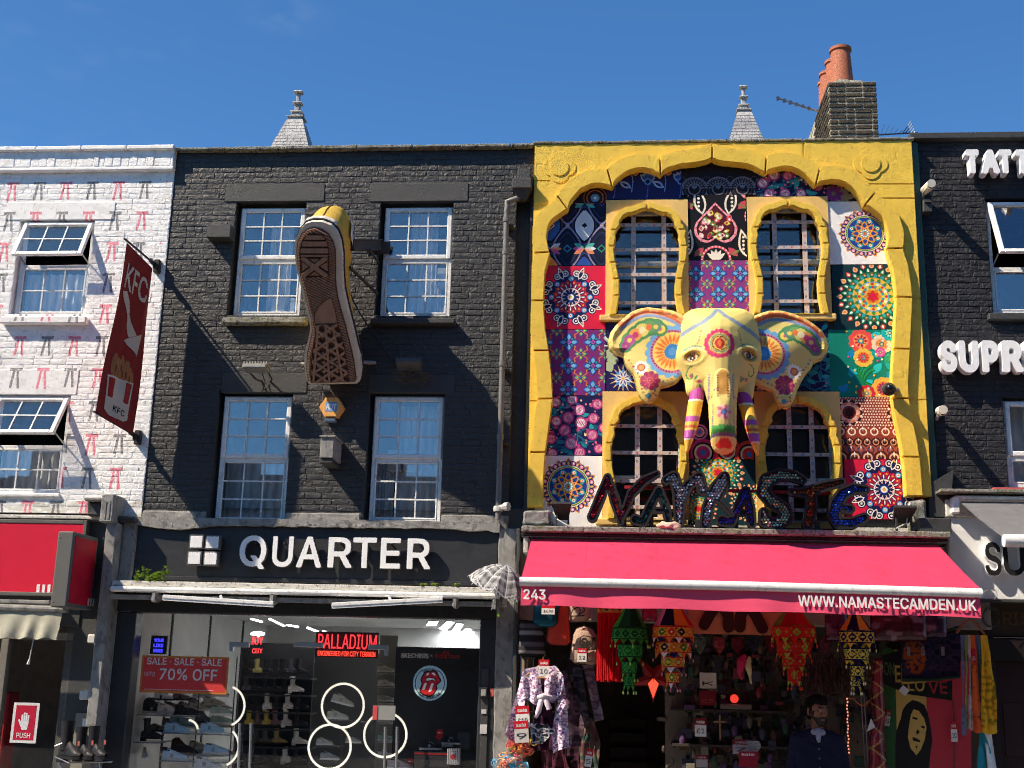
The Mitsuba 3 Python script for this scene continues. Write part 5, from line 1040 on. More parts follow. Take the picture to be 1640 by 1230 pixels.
def standing_flood(lab,q,y):
    k = thing('flood_light',lab,'light'); a = quad(*q,Y=y)
    hd = hull([(a[0] - .02,y - .16,a[3]),(a[1] + .02,y - .16,a[3]),(a[0] + .02,y + .1,a[2] + .08),(a[1] - .02,y + .1,a[2] + .08),(a[0] - .02,y - .13,a[3] + .03),(a[1] + .02,y - .13,a[3] + .03),(a[0] + .02,y + .14,a[2] + .12),(a[1] - .02,y + .14,a[2] + .12)])
    part(k,'head',P(hd,'paint',(.02,.02,.022)))
    for xx in (a[0] + .02,a[1] - .03): part(k,'leg',P(box(xx,xx + .02,y - .02,y + .02,lz1,a[3] - .04),'paint',(.03,.03,.03)))
    return a
f1 = standing_flood('black floodlight lying on the ledge below the left mandala board',((886,810),(910,810),(916,842),(889,842)),-.36)
f2 = standing_flood('black floodlight on the ledge below the right crimson board',((1432,816),(1464,816),(1460,847),(1430,847)),-.34)
solo('flood_flex',P(cat([tube([at(886,820,-.3),at(893,832,-.38),at(908,841,-.42),at(925,845,-.4)],.008),tube([at(1457,806,-.2),at(1455,818,-.3),at(1452,838,-.34),at(1436,846,-.42)],.009)]),'paint',(.55,.55,.5)),'pale flex running to the floodlights on the ledge','cable')
cam_ = thing('dome_camera','small black dome camera on the yellow right pier beside the teal board','camera')
cc = at(1424,623,-.3); part(cam_,'housing',P(cat([lathe([(.03,-.04),(.075,-.04),(.08,.0),(.06,.03)],16,(0,0,0)),]).apply_transform(rotm((1,0,0),90)).apply_translation(cc),'paint',(.03,.03,.03))); part(cam_,'lens',P(ball(cc + (0,-.04,0),.05,2),'gloss',(.01,.01,.012)))
part(cam_,'bracket',P(tube([cc,cc + (.12,.12,.02)],.03),'paint',(.3,.28,.2)))
# ================================================================== the elephant head
import manifold3d as m3
class Paint(Print):
    """The same shapes as a Print, kept as polygons that colour the vertices of a body."""
    def __init__(s): s.items = []; s.L = 0; s.r = (-99,99,-99,99); s.box = sbox(-99,-99,99,99); s.n = 0
    def raw(s,p,c): s.items.append((s.L,len(s.items),np.asarray(p,float),c))
    def add(s,p,c): s.raw(p,c)
    def poly(s,g,c):
        for q in getattr(g,'geoms',[g]): s.raw(np.array(q.exterior.coords),c)
    def colours(s,v,base):
        import shapely
        out = np.tile(np.asarray(base,float),(len(v),1)) if np.ndim(base) == 1 else np.array(base)
        for L,i,p,c in sorted(s.items,key=lambda t: t[:2]):
            lo,hi = p.min(0),p.max(0); idx = np.nonzero((v[:,0] > lo[0]) & (v[:,0] < hi[0]) & (v[:,1] > lo[1]) & (v[:,1] < hi[1]))[0]
            if len(idx): out[idx[shapely.contains_xy(Polygon(p).buffer(0),v[idx,0],v[idx,1])]] = c
        return out
def sph(c,r,n=20): return m3.Manifold.sphere(float(r),n).translate([float(q) for q in c])
def hul(*nodes): return m3.Manifold.batch_hull([sph(*n) for n in nodes])
def smooth_body(parts_,edge,it=12):
    b = m3.Manifold.batch_boolean(parts_,m3.OpType.Add).refine_to_length(edge); g = b.to_mesh(); m = trimesh.Trimesh(g.vert_properties[:,:3],g.tri_verts); m.merge_vertices()
    trimesh.smoothing.filter_taubin(m,.5,.53,it); return m
EY = -.5
def E(a,b,y): return at(a,b,y)
dl,dr_,fh = (E(1119,527,-.36),.25),(E(1181,527,-.36),.25),(E(1150,548,-.50),.33)
bl,br_ = (E(1109,572,-.44),.20),(E(1193,570,-.44),.20); cl,cr_ = (E(1120,606,-.42),.18),(E(1186,606,-.42),.18)
tb0,t1_,t2_,t3_,t4_,t5_,t6_,t7_ = (E(1153,600,-.60),.22),(E(1157,645,-.66),.165),(E(1158,696,-.72),.15),(E(1159,708,-.88),.145),(E(1158,685,-1.02),.13),(E(1158,655,-1.07),.12),(E(1157,625,-1.06),.11),(E(1157,603,-1.02),.095)
back = (E(1150,560,.15),.36)
ele = thing('elephant_sculpture','yellow painted elephant head with raised trunk and flowered ears mounted on the shop front','elephant sculpture')
hd = smooth_body([hul(dl,dr_,fh,back),hul(bl,dl,fh),hul(br_,dr_,fh),hul(bl,br_,fh,tb0),hul(bl,cl,tb0,back),hul(br_,cr_,tb0,back),hul(tb0,t1_),hul(t1_,t2_),hul(t2_,t3_),hul(t3_,t4_),hul(t4_,t5_),hul(t5_,t6_),hul(t6_,t7_),hul((E(1112,625,-.48),.10),cl),hul((E(1193,632,-.46),.10),cr_)],.013,30)
v = np.array(hd.vertices); n_ = hd.vertex_normals
v += n_ * (.006 * (meshkit.fbm(v * 9,3,1) - .5))[:,None]
# eye sockets, nostril hollow, trunk wrinkles
for c in (E(1109,574,-.62),E(1200,570,-.62)):
    d = np.hypot(v[:,0] - c[0],(v[:,2] - c[2]) * 1.5); v[:,1] += np.where(v[:,1] < -.25,.035 * np.exp(-(d / .075) ** 2) - .02 * np.exp(-((d - .12) / .04) ** 2),0)
c = E(1158,618,-1.05); d = np.hypot((v[:,0] - c[0]) / .07,(v[:,2] - c[2]) / .17); v[:,1] += np.where(v[:,1] < -.85,.035 * np.exp(-d ** 4),0)
YB,OR_,BG = hexc('e6c95c'),hexc('e07030'),hexc('7f8fa0'); PK,PU,BL2,GR2,BRN,WH = hexc('d0306a'),hexc('a03a7a'),hexc('5a96c8'),hexc('3f8f4a'),hexc('7a4420'),hexc('f2ecd8')
YB = hexc('e4cf78') * .92
def pp(a,b,y=-.72): q = at(a,b,y); return (q[0],q[2])
K = 1 / 134.0                             # metres per pixel near the head
pt = Paint()
def stroke(pt_,pts,w,c,y): pt_.poly(LineString([pp(a,b,y) for a,b in pts]).buffer(w * K),c)
stroke(pt,[(1080,539),(1100,530),(1125,520),(1140,508),(1148,494)],3.6,BG,-.6); stroke(pt,[(1218,541),(1200,530),(1175,519),(1160,508),(1152,494)],3.6,BG,-.6)
c = pp(1153,549,-.84)
ringof(pt,c,18,lambda a: circ(pol(c,a,20 * K),4.2 * K,10),PK); ringof(pt,c,18,lambda a: petal(c,a,12 * K,20 * K,2.2 * K),hexc('e05a3a')); disc(pt,c,16.5 * K,YB); disc(pt,c,15 * K,hexc('5a9a8a')); disc(pt,c,13.5 * K,hexc('e0b040')); disc(pt,c,11.8 * K,BRN); disc(pt,c,10.5 * K,hexc('e8c060'))
pt.layer(); pt.add(petal(c,math.pi / 2,-10 * K,10 * K,8 * K),hexc('d02a2a')); pt.layer(); pt.add(petal(c,math.pi / 2,-6 * K,6 * K,4 * K),hexc('e87a3a'))
for sx,ex,ey in ((-1,1109,573),(1,1199,569.5)):
    c = pp(ex,ey,-.64); pt.layer(); pt.add(np.column_stack([c[0] + 13 * K * np.cos(np.linspace(0,6.28,24)),c[1] + 10.5 * K * np.sin(np.linspace(0,6.28,24))]),hexc('b58a35')); pt.layer(); pt.add(petal(c,-.15 * sx,-11 * K,11 * K,6.5 * K),hexc('3a2412')); pt.layer(); pt.add(petal(c,-.15 * sx,-9 * K,9 * K,5 * K),hexc('d8c9a0')); disc(pt,c,4.4 * K,hexc('2a1508'),14); disc(pt,c,1.2 * K,WH,8)
    for i in range(12): pt.layer(); pt.add(circ(pp(ex + sx * (-15 + 2.6 * i) * .9,ey - 13 - 4 * math.sin(i * .28),-.64),1.3 * K,7),hexc(('3f8f4a','5a8ab0')[i % 2]))
    for i in range(9): pt.layer(); pt.add(circ(pp(1156 + sx * (12 + i * 4.2),640 - 3.4 * abs(i - 8) * .3 + 4 - i * .6,-.75),1.5 * K,7),hexc(('b86a8a','5a7a5a')[i % 2]))
    for i in range(12): pt.layer(); pt.add(circ(pp(1157 + sx * 19.5,594 + 4.2 * i,-.95),1.7 * K,7),hexc('8a7aa0'))
    t = np.linspace(0,4.8,22); stroke(pt,[(ex + sx * 2 + (2 + 1.6 * q) * math.cos(q) * -sx,ey + 26 + (3 + 1.8 * q) * math.sin(q)) for q in t],.8,GR2,-.62)
pt.layer(); pt.add(np.array([pp(a,b,-1.08) for a,b in ((1148,600),(1151,594),(1157,591),(1164,593),(1167,600),(1166,634),(1150,634))]),hexc('c08a3c'))
for i in range(9):
    for a in (1149,1166): pt.layer(); pt.add(circ(pp(a,600 + 4.5 * i,-1.1),1.6 * K,7),hexc('6a2a20'))
c = pp(1159,661,-1.12); ringof(pt,c,10,lambda a: petal(c,a,2 * K,12.5 * K,3.2 * K),[hexc('e0708a'),hexc('f0c0b0')]); disc(pt,c,4.6 * K,hexc('8a3a8a'),14); disc(pt,c,3.4 * K,BL2,12)
pt.layer(); pt.add(np.array([pp(1130,684,-1.1),pp(1188,684,-1.1),pp(1188,697,-1.1),pp(1130,697,-1.1)]),hexc('3a8a3a'));
for i in range(9): pt.layer(); pt.add(circ(pp(1134 + 6 * i,684,-1.1),3.2 * K,9),hexc('4fa04a'))
pt.layer(); pt.add(np.array([pp(1130,693,-1.1),pp(1188,693,-1.1),pp(1188,698,-1.1),pp(1130,698,-1.1)]),hexc('6a5a78'))
for sx in (-1,1):
    for i in range(10): pt.layer(); pt.add(circ(pp(1158 + sx * 17,650 + 3.6 * i,-1.05),1.4 * K,7),hexc(('b0406a','4a8a8a')[i % 2]))
    for i in range(9): pt.layer(); pt.add(circ(pp(1153 + sx * (30 + 1.2 * i),530 + 4.6 * i,-.75),1.5 * K,7),hexc(('c8702a','7a4a8a')[i % 2]))
    for i in range(4): pt.layer(); pt.add(petal(pp(1153 + sx * (33 + 4 * i),612 - 3 * i,-.66),1.2 * sx + i,0,8 * K,2 * K),hexc(('5a9a6a','c05a7a')[i % 2]))
c = pp(1160,716,-1.02)
for a in (-1.2,-.8,-.4,0,.4,.8,1.2): pt.layer(); pt.add(petal(c,math.pi / 2 + a,0,14 * K,4 * K),hexc('d8402a'))
base = np.tile(YB,(len(v),1)) * (0.93 + .14 * meshkit.fbm(v * 5,3,4))[:,None]
far = v[:,1] > -.30
col = pt.colours(v[:,[0,2]],base); lowtr = (v[:,1] > -.78) & (v[:,2] < Z(1158,640,-.8)); col[lowtr] = base[lowtr]
scene['painted_fibreglass'] = two(bump(proc(lambda p,n,uv: noise(p.x * 45,p.y * 45,p.z * 45)),princ(VC,0.5,specular=.4),0.0025))
part(ele,'head',P(TM(v,hd.faces),'painted_fibreglass',col,smooth=True))
def ear(nm,pts,y0,sx,shapes):
    poly = Polygon([pp(a,b,y0) for a,b in pts]).buffer(.02).buffer(-.02); poly = poly.buffer(.03).buffer(-.03)
    m,d,front = pillow(poly,.0085,y0 - .04,y0 + .06); vv = np.array(m.vertices)
    cxx = np.mean([pp(a,b,y0)[0] for a,b in pts]); inner_ = (vv[:,0] - cxx) * sx
    bulge = .05 * (1 - np.exp(-d / .05)) + .03 * np.sin((vv[:,0] * .6 + vv[:,2] * sx * .8) * 9) * np.clip(d / .12,0,1) + .03 * np.exp(-((d - .05) / .03) ** 2) * (vv[:,2] > Z(1150,560,y0))
    lean = .16 * np.clip(inner_ / .45,-1,1)
    vv[:,1] += np.where(front,-bulge,0) - lean * .6
    q = Paint(); shapes(q); q.L += 1; rim_l = poly.buffer(-.055); rim_l = max(getattr(rim_l,'geoms',[rim_l]),key=lambda g: g.area).exterior
    for i in range(int(rim_l.length / .05)):
        c = rim_l.interpolate(i * .05).coords[0]
        if c[1] < Z(1150,575,y0): q.raw(circ(c,.009 if i % 2 else .0135,8),hexc(('b0406a','4a8a8a','c8702a')[i % 3]))
    b_ = np.tile(YB,(len(vv),1)) * (0.93 + .14 * meshkit.fbm(vv * 5,3,9))[:,None]
    cc_ = q.colours(vv[:,[0,2]],b_)
    return part(ele,'ear',P(TM(vv,m.faces),'painted_fibreglass',cc_,smooth=True),nm)
def ear_art(y,wheel,daisy,rose,dot_,cres,rim_,sx):
    def f(q):
        c = pp(*wheel,y); ringof(q,c,18,lambda a: circ(pol(c,a,36 * K),7.2 * K,12),hexc('6aa2cc')); disc(q,c,35 * K,hexc('c07090')); ringof(q,c,44,lambda a: circ(pol(c,a,32.6 * K),1.5 * K,7),hexc('7a1f4a')); disc(q,c,30.5 * K,hexc('ecc860')); ringof(q,c,22,lambda a: petal(c,a,11 * K,29 * K,2.3 * K),hexc('e0762c')); disc(q,c,12 * K,hexc('3f86c0')); disc(q,c,6 * K,hexc('5a9ad0'))
        c = pp(*daisy,y); ringof(q,c,14,lambda a: petal(c,a,3 * K,13 * K,2.7 * K),WH); disc(q,c,6.6 * K,hexc('a03050'),16); disc(q,c,5.6 * K,hexc('e07a40'),16); disc(q,c,4.2 * K,hexc('e8a060'),14)
        c = pp(*rose,y); ringof(q,c,9,lambda a: circ(pol(c,a,11.5 * K),5 * K,10),hexc('a02a5a')); ringof(q,c,9,lambda a: petal(c,a,4 * K,14 * K,.9 * K),hexc('d0603a'),.5); disc(q,c,8 * K,hexc('b03a6a'),16); disc(q,c,5.6 * K,hexc('d05a4a'),14); disc(q,c,3.4 * K,hexc('a02a5a'),12); disc(q,c,1.4 * K,hexc('e0a060'),8)
        disc(q,pp(*dot_,y),4.2 * K,hexc('4f9aa8'),12)
        for dx,dy in ((-9,-6),(-5,-11),(9,-7),(10,-1)): disc(q,pp(dot_[0] + dx * 1.1,dot_[1] + dy * 1.1,y),1.6 * K,hexc(('7a9a4a','8a5a3a')[dx > 0]),8)
        n = len(rim_)
        for i in range(n): disc(q,pp(*rim_[i],y),5.6 * K,hexc(('e0763a','e8905a')[i % 2]),12)
        stroke(q,[(a - sx * 0,b + 8) for a,b in rim_],2.6,hexc('7f8fb0'),y); stroke(q,[(a,b + 3) for a,b in rim_],1.6,hexc('c85a3a'),y)
        m_ = len(cres)
        for i in range(m_): disc(q,pp(*cres[i],y),13.5 * K * (.5 + .5 * math.sin(math.pi * (i + 1) / (m_ + 1))) + 2 * K,hexc('4a8a50'),16)
        q.layer()
        for i in range(m_): q.add(circ(pp(*cres[i],y),11 * K * (.45 + .55 * math.sin(math.pi * (i + 1) / (m_ + 1))),14),hexc(('e8c85a','5a8a70','6a9a5a','e0d070','e09a4a','b04a8a','9a3a80','e06a50','c03a6a')[i % 9]))
        q.layer()
        for i in range(m_): q.add(circ(pp(*cres[i],y),5.5 * K * math.sin(math.pi * (i + 1) / (m_ + 1)),12),hexc(('b04a8a','e8c85a','e0763a','f0e0b0','c03a6a','e8c85a','e0763a')[i % 7]))
        e = cres[-1]; t = np.linspace(0,5,24); stroke(q,[(e[0] + sx * (6 + (2 + 1.4 * k) * math.cos(k)),e[1] + 5 + (2 + 1.4 * k) * math.sin(k)) for k in t],.6,hexc('9a5a80'),y)
    return f
Z3 = lambda l: [(840 + a / 3.238,480 + b / 3.238) for a,b in l]
Z4 = lambda l: [(1140 + a / 3.236,480 + b / 3.236) for a,b in l]
earL = Z3([(880,160),(820,95),(770,70),(720,58),(640,44),(590,50),(550,65),(510,95),(470,130),(444,165),(430,210),(440,250),(470,275),(510,287),(520,330),(540,360),(562,385),(572,415),(580,455),(592,495),(612,523),(640,536),(668,528),(688,508),(708,460),(745,455),(785,440),(818,405),(860,380),(900,300)])
earR = Z4([(140,200),(190,110),(240,85),(290,68),(350,62),(420,74),(480,94),(530,122),(575,155),(600,195),(610,230),(605,265),(580,298),(532,322),(520,350),(485,392),(465,430),(444,470),(430,520),(410,552),(380,566),(350,552),(330,520),(318,482),(280,470),(240,455),(205,430),(150,400)])
ear('left ear with a big orange and blue wheel and a rainbow leaf',earL,-.30,1,ear_art(-.36,(1076,566),(1027,589),(1041,611),(1039,635),Z3([(525,235),(545,205),(575,180),(610,160),(645,148),(680,150),(705,165)])[::-1],Z3([(500,120),(530,100),(560,82),(595,68),(630,62),(670,65),(705,75),(740,88),(775,105),(805,125)]),-1))
ear('right ear with a big orange and blue wheel and a rainbow leaf',earR,-.30,-1,ear_art(-.36,(1221,570),(1272,595),(1257,617.5),(1255,644),Z4([(375,195),(400,180),(430,175),(460,185),(490,200),(515,220),(540,250)]),Z4([(235,115),(270,95),(305,84),(340,80),(380,82),(420,90),(460,104),(500,122),(540,148),(570,178)]),1))
def tusk(nodes,lab):
    ns = [(E(a,b,y),r) for a,b,y,r in nodes]; m = smooth_body([hul(p,q) for p,q in zip(ns,ns[1:])],.012,6); vv = np.array(m.vertices); z0,z1 = vv[:,2].min(),vv[:,2].max(); t = (z1 - vv[:,2]) / (z1 - z0)
    cc_ = np.tile(hexc('e8b84a'),(len(vv),1))
    for a,b,h in ((0,.24,'a03a8c'),(.24,.27,'e8d8c0'),(.27,.44,'e0a83a'),(.50,.58,'a84a9a'),(.58,.63,'e0a83a'),(.63,.67,'c85a3a'),(.70,.82,'a84a9a'),(.82,.84,'e8d8c0')): cc_[(t >= a) & (t < b)] = hexc(h)
    part(ele,'tusk',P(TM(vv,m.faces),'painted_fibreglass',cc_,smooth=True),lab)
tusk([(1117,628,-.50,.085),(1113,650,-.62,.085),(1108,678,-.74,.078),(1103,702,-.80,.055),(1100.5,722,-.80,.02)],None)
tusk([(1190,634,-.48,.085),(1197,655,-.58,.085),(1203,682,-.70,.078),(1209,706,-.76,.055),(1213,727,-.76,.02)],None)
part(ele,'mount',P(box(X(1095,600,-.1),X(1210,600,-.1),-.28,.1,Z(1150,625,-.1),Z(1150,540,-.1)),'plaster_black'))
solo('wall_pipe_stub',P(cat([tube([at(968,540,-.12),at(975,548,-.12),at(986,550,-.1)],.02),tube([at(968,554,-.12),at(984,556,-.1)],.014)]),'paint',(.5,.6,.62)),'pale blue pipe stub left of the elephant ear','pipe')
# ================================================================== mirrored letters
YM = -.44
def blobs(strokes,Zf):
    out = []
    for st in strokes:
        cs = [Point(*pp(*Zf([(a,b)])[0],YM)).buffer(w / 2 / 3.237 / 133.5,12) for a,b,w in st]
        out += [union_all([p,q]).convex_hull for p,q in zip(cs,cs[1:])]
    return union_all(out).buffer(.012).buffer(-.012)
NAM = [('N',Z3,[[(352,1128,44),(398,1015,44),(430,920,28)],[(432,920,28),(470,1040,46),(500,1155,24)],[(502,1140,22),(555,1005,40),(620,938,40),(688,903,26)]],'7a1620','dark red'),
       ('A',Z3,[[(575,1140,46),(615,1155,40),(650,1075,40),(695,988,34)],[(700,990,34),(735,1080,36),(747,1160,28)],[(640,1092,24),(735,1092,24)]],'0e3a34','dark green'),
       ('M',Z3,[[(735,935,40),(775,918,50),(800,1000,52),(803,1090,50),(803,1172,34)],[(803,1060,44),(850,960,46),(905,922,52),(925,990,46)],[(940,1165,50),(950,1080,52),(990,975,50),(1035,920,46),(1050,965,26),(1005,1040,20),(1075,1115,16)]],'8d9097','silver'),
       ('A',Z4,[[(52,1145,50),(98,1158,42),(135,1080,40),(172,990,34)],[(178,990,34),(200,1080,38),(208,1165,32)],[(130,1104,24),(205,1104,24)]],'2f2f86','violet blue'),
       ('S',Z4,[[(468,935,36),(420,912,50),(350,908,54),(285,935,62),(268,995,58),(310,1045,58),(375,1085,60),(390,1130,56),(335,1165,56),(275,1150,54),(268,1100,36)]],'8a8668','pale gold'),
       ('T',Z4,[[(410,996,28),(480,1000,44),(580,968,44),(672,945,34)],[(515,1000,46),(518,1085,48),(496,1168,44)]],'7a2f10','copper'),
       ('E',Z4,[[(795,985,38),(735,980,48),(680,1005,54),(645,1060,60),(632,1115,58),(655,1160,52),(730,1158,50),(790,1130,40)],[(650,1080,42),(715,1085,40)]],'1f3f9a','blue')]
msign = thing('mirror_disc_sign','row of black edged swirling letters reading NAMASTE filled with coloured mirror discs on the ledge','sign')
rd = np.random.default_rng(9)
scene['sequin'] = two(princ(VC,0.26,metallic=1.0))
for ch,Zf,st,h,nm in NAM:
    poly = blobs(st,Zf); k = part(msign,'letter',P(prism(poly,YM + .09,.085),'paint',(.012,.012,.014),smooth=25),f'{nm} letter {ch}')
    part(k,'edge',P(prism(poly.buffer(.012).difference(poly.buffer(-.012)),YM + .07,.09),'paint',(.012,.012,.014),smooth=25))
    ins = poly.buffer(-.026); x0,z0,x1,z1 = ins.bounds; s = .0345; ds,cs = [],[]; a = np.arange(8) * math.pi / 4
    import shapely
    for j,zq in enumerate(np.arange(z0,z1,s * .88)):
        for xq in np.arange(x0 + (j % 2) * s / 2,x1,s):
            if shapely.contains_xy(ins,xq,zq):
                tx,tz = rd.normal(0,.16,2); r = .0148; dx,dz = r * np.cos(a),r * np.sin(a)
                ds.append(TM(np.vstack([np.column_stack([xq + dx,YM - .003 + dx * tx + dz * tz,zq + dz]),[[xq,YM - .0065,zq]]]),[[i,(i + 1) % 8,8] for i in range(8)]))
                cs.append(np.tile(np.clip(hexc(h) * rd.uniform(.8,2.4) * (4.0 if rd.random() < .10 else 1) ,0,.9),(9,1)))  # some discs coloured far brighter, sun glitter put into their colour
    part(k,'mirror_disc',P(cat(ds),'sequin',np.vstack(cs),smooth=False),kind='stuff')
    zc_ = poly.bounds[1]; part(k,'foot',P(box((poly.bounds[0] + poly.bounds[2]) / 2 - .03,(poly.bounds[0] + poly.bounds[2]) / 2 + .03,YM + .03,YM + .06,lz1 - .02,zc_ + .12),'paint',(.02,.02,.02)))
solo('crumpled_wrapper',P(rough(mov(TM(trimesh.creation.icosphere(3,.1).vertices * (1.4,.6,.42),trimesh.creation.icosphere(3,.1).faces),*(at(1070,842,-.46))),.03,14,4),'print',np.where((np.arange(642) % 3 == 0)[:,None],hexc('c84a4a'),hexc('e0c8b0')) if False else hexc('d8b8a4')),'crumpled pale wrapper on the ledge under the mirrored letters','wrapper')
# ================================================================== the gift shop under the red awning
def emit(rgb_): return {'type': 'area','radiance': {'type': 'rgb','value': list(rgb_)}}
def solve_y(top,y0,bot):
    x = X(*top,y0); ys = np.linspace(-2.5,y0,400); xs = np.array([X(*bot,q) for q in ys]); return float(ys[np.argmin(np.abs(xs - x))])
YA0 = -.36
YA1 = (solve_y((851,864),YA0,(834,931)) + solve_y((1502,874),YA0,(1571,950))) / 2
ax0,ax1 = (X(851,864,YA0) + X(834,931,YA1)) / 2,(X(1502,874,YA0) + X(1571,950,YA1)) / 2
az1,azb = Z(1176,868,YA0),Z(1200,938,YA1); avz = Z(1200,973.5,YA1)
awn = thing('red_awning','bright red awning with a white front bar, house number 243 and a web address','awning')
def _red(p,n,uv):
    c = mix((.66,.060,.135),(.55,.052,.11),fbm(p.x * 1.6,p.y * 2.4,p.z * 2.4)); d = smoothstep(.66,.82,noise(p.x * 9 + 2 * noise(p.x * 2,p.y * 2),p.y * 5,p.z * 5))
    return mix(c,(.36,.05,.08),d * .35)
scene['red_canvas'] = {'type': 'principledthin','base_color': proc(_red),'roughness': .85,'diff_trans': .35}
def fab(u,v):
    sag = -.012 * np.sin(math.pi * v) * (1 + .5 * np.sin(u * 22)) + .004 * np.sin(u * 70 + v * 5) * np.sin(math.pi * v)
    return ax0 + (ax1 - ax0) * u,YA0 + (YA1 - YA0) * v + 0 * u,az1 + (azb + .02 - az1) * v + sag
part(awn,'canvas',P(grid_sheet(fab,80,14),'red_canvas',smooth=True))
part(awn,'front_bar',P(tube([(ax0 - .01,YA1,azb),(ax0 + .05,YA1,azb),((ax0 + ax1) / 2,YA1,azb - .005),(ax1 - .05,YA1,azb - .03),(ax1 + .01,YA1,azb - .03)],.047,12),'pvc',smooth=60))
for u_ in (.14,.31,.48,.65,.82):
    part(awn,'seam',P(grid_sheet(lambda u,v: tuple(np.array(fab(u_ - .0012 + .0024 * u,v)) + np.array([0 * u,-.003 + 0 * u,.004 + 0 * u])),2,14),'red_canvas',smooth=True))
def val(u,v): return ax0 + .005 + (ax1 - ax0 - .01) * u,YA1 + .01 + .012 * v * np.sin(u * 37 + 2 * np.sin(u * 9)),azb - .02 - .03 * u + (avz - azb) * v + .006 * v * np.sin(u * 23)
scene['red_valance'] = two(princ(rgb((.80,.075,.16)),.85))  # brighter than the canvas: missing light on the upright cloth put into colour
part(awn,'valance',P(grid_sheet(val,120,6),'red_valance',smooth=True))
xt = X(838.5,953,YA1); part(awn,'number',P(text('243',Z(850,944.5,YA1) - Z(850,959.5,YA1),.004,True,YA1 - .012,xt,Z(856,959.5,YA1),False,X(874,953,YA1) - xt),'print',(.80,.78,.78),smooth=False))
xa_,xb_ = X(1278,963,YA1),X(1563,970,YA1)
wt = text('WWW.NAMASTECAMDEN.UK',Z(1300,953.5,YA1) - Z(1300,970.5,YA1),.004,True,YA1 - .012,xa_,Z(1278,970.5,YA1),False,xb_ - xa_); v_ = np.array(wt.vertices); v_[:,2] -= (v_[:,0] - xa_) / (xb_ - xa_) * .012; part(awn,'web_address',P(TM(v_,wt.faces),'print',(.80,.78,.78),smooth=False))
part(awn,'housing',P(cat([box(ax0 - .12,ax1 + .1,YA0 + .02,.2,az1 + .02,lz0,.01),box(ax0 - .12,ax1 + .1,YA0 - .06,YA0 + .1,lz0 - .035,lz0 - .005,.006)]),'black_board'))
part(awn,'slit_trim',P(box(ax0 - .1,ax1 + .08,YA0 - .05,YA0 - .02,lz0 - .052,lz0 - .042,.002),'metal',(.5,.5,.5)))
part(awn,'end_cap',P(box(ax0 - .09,ax0 - .03,YA0 - .02,.0,Z(838,886,YA0),lz0 - .05,.01),'dirty_white'))
part(awn,'arm',P(bar((ax0 + .15,YA0 + .1,az1 - .15),(ax0 + .1,YA1 + .04,azb - .01),.05),'pvc')); part(awn,'arm',P(bar((ax1 - .15,YA0 + .1,az1 - .15),(ax1 - .1,YA1 + .04,azb - .04),.05),'pvc'))
# the shop room
gsh = thing('gift_shop_room','dark open-fronted gift shop interior under the red awning','shop interior')
gx0,gx1 = X(833,1100,0),X(1590,1100,0)
scene['shop_dark'] = two(princ(proc(lambda p,n,uv: mix((.20,.17,.14),(.30,.25,.20),fbm(p.x * 4,p.y * 4,p.z * 4))),0.8))
m = TM([(gx0,.2,0.01),(gx1,.2,0.01),(gx1,5,0.01),(gx0,5,.01),(gx0,.2,3.1),(gx1,.2,3.1),(gx1,5,3.1),(gx0,5,3.1)],[[0,1,2,3],[4,7,6,5],[3,2,6,7],[0,3,7,4],[1,5,6,2]])
part(gsh,'walls',P(m,'shop_dark',smooth=False))
part(gsh,'lintel',P(box(gx0 - .05,gx1 + .02,-.05,.22,Z(1180,1000,0),az1,.01),'shop_dark',smooth=False))
sx0,sx1 = X(975,1150,2),X(1040,1150,2)
for i in range(7): part(gsh,'step',P(box(sx0,sx1,2.0 + .25 * i,2.27 + .25 * i,.18 * i,.18 * (i + 1),.01),'paint',lin(62,52,48)))
rs = random.Random(44); cl_,cc_ = [],[]
for i in range(640):                      # crowded hooks and shelves of small wares
    x = rs.choice((rs.uniform(X(1060,1150,.6),X(1420,1150,.6)),rs.uniform(X(1100,1150,.6),X(1300,1150,.6)))); z = rs.uniform(.7,2.5); w,h = rs.uniform(.02,.07),rs.uniform(.03,.14); y = rs.uniform(.45,.9)
    b = box(x - w,x + w,y - rs.uniform(.02,.06),y,z - h,z,.004) if rs.random() < .5 else ball((x,y,z),h * .5,1,(.6,.6,1.2)); cl_.append(b); cc_.append(np.tile(lin(*rs.choice(((70,60,60),(105,80,60),(60,64,80),(120,50,50),(120,115,100),(45,75,60),(85,60,100),(40,36,36),(40,36,36),(50,44,40)))),(len(b.vertices),1)))
part(gsh,'small_wares',P(cat(cl_),'paint',np.vstack(cc_),smooth=False),kind='stuff')
part(gsh,'rack_panel',P(box(X(1065,1150,.95),X(1425,1150,.95),.92,.97,.1,2.6),'shop_dark'))
for z in (1.05,1.45): part(gsh,'shelf',P(box(X(1075,1150,.8),X(1255,1150,.8),.45,.92,z,z + .025),'paint',lin(60,55,50)))
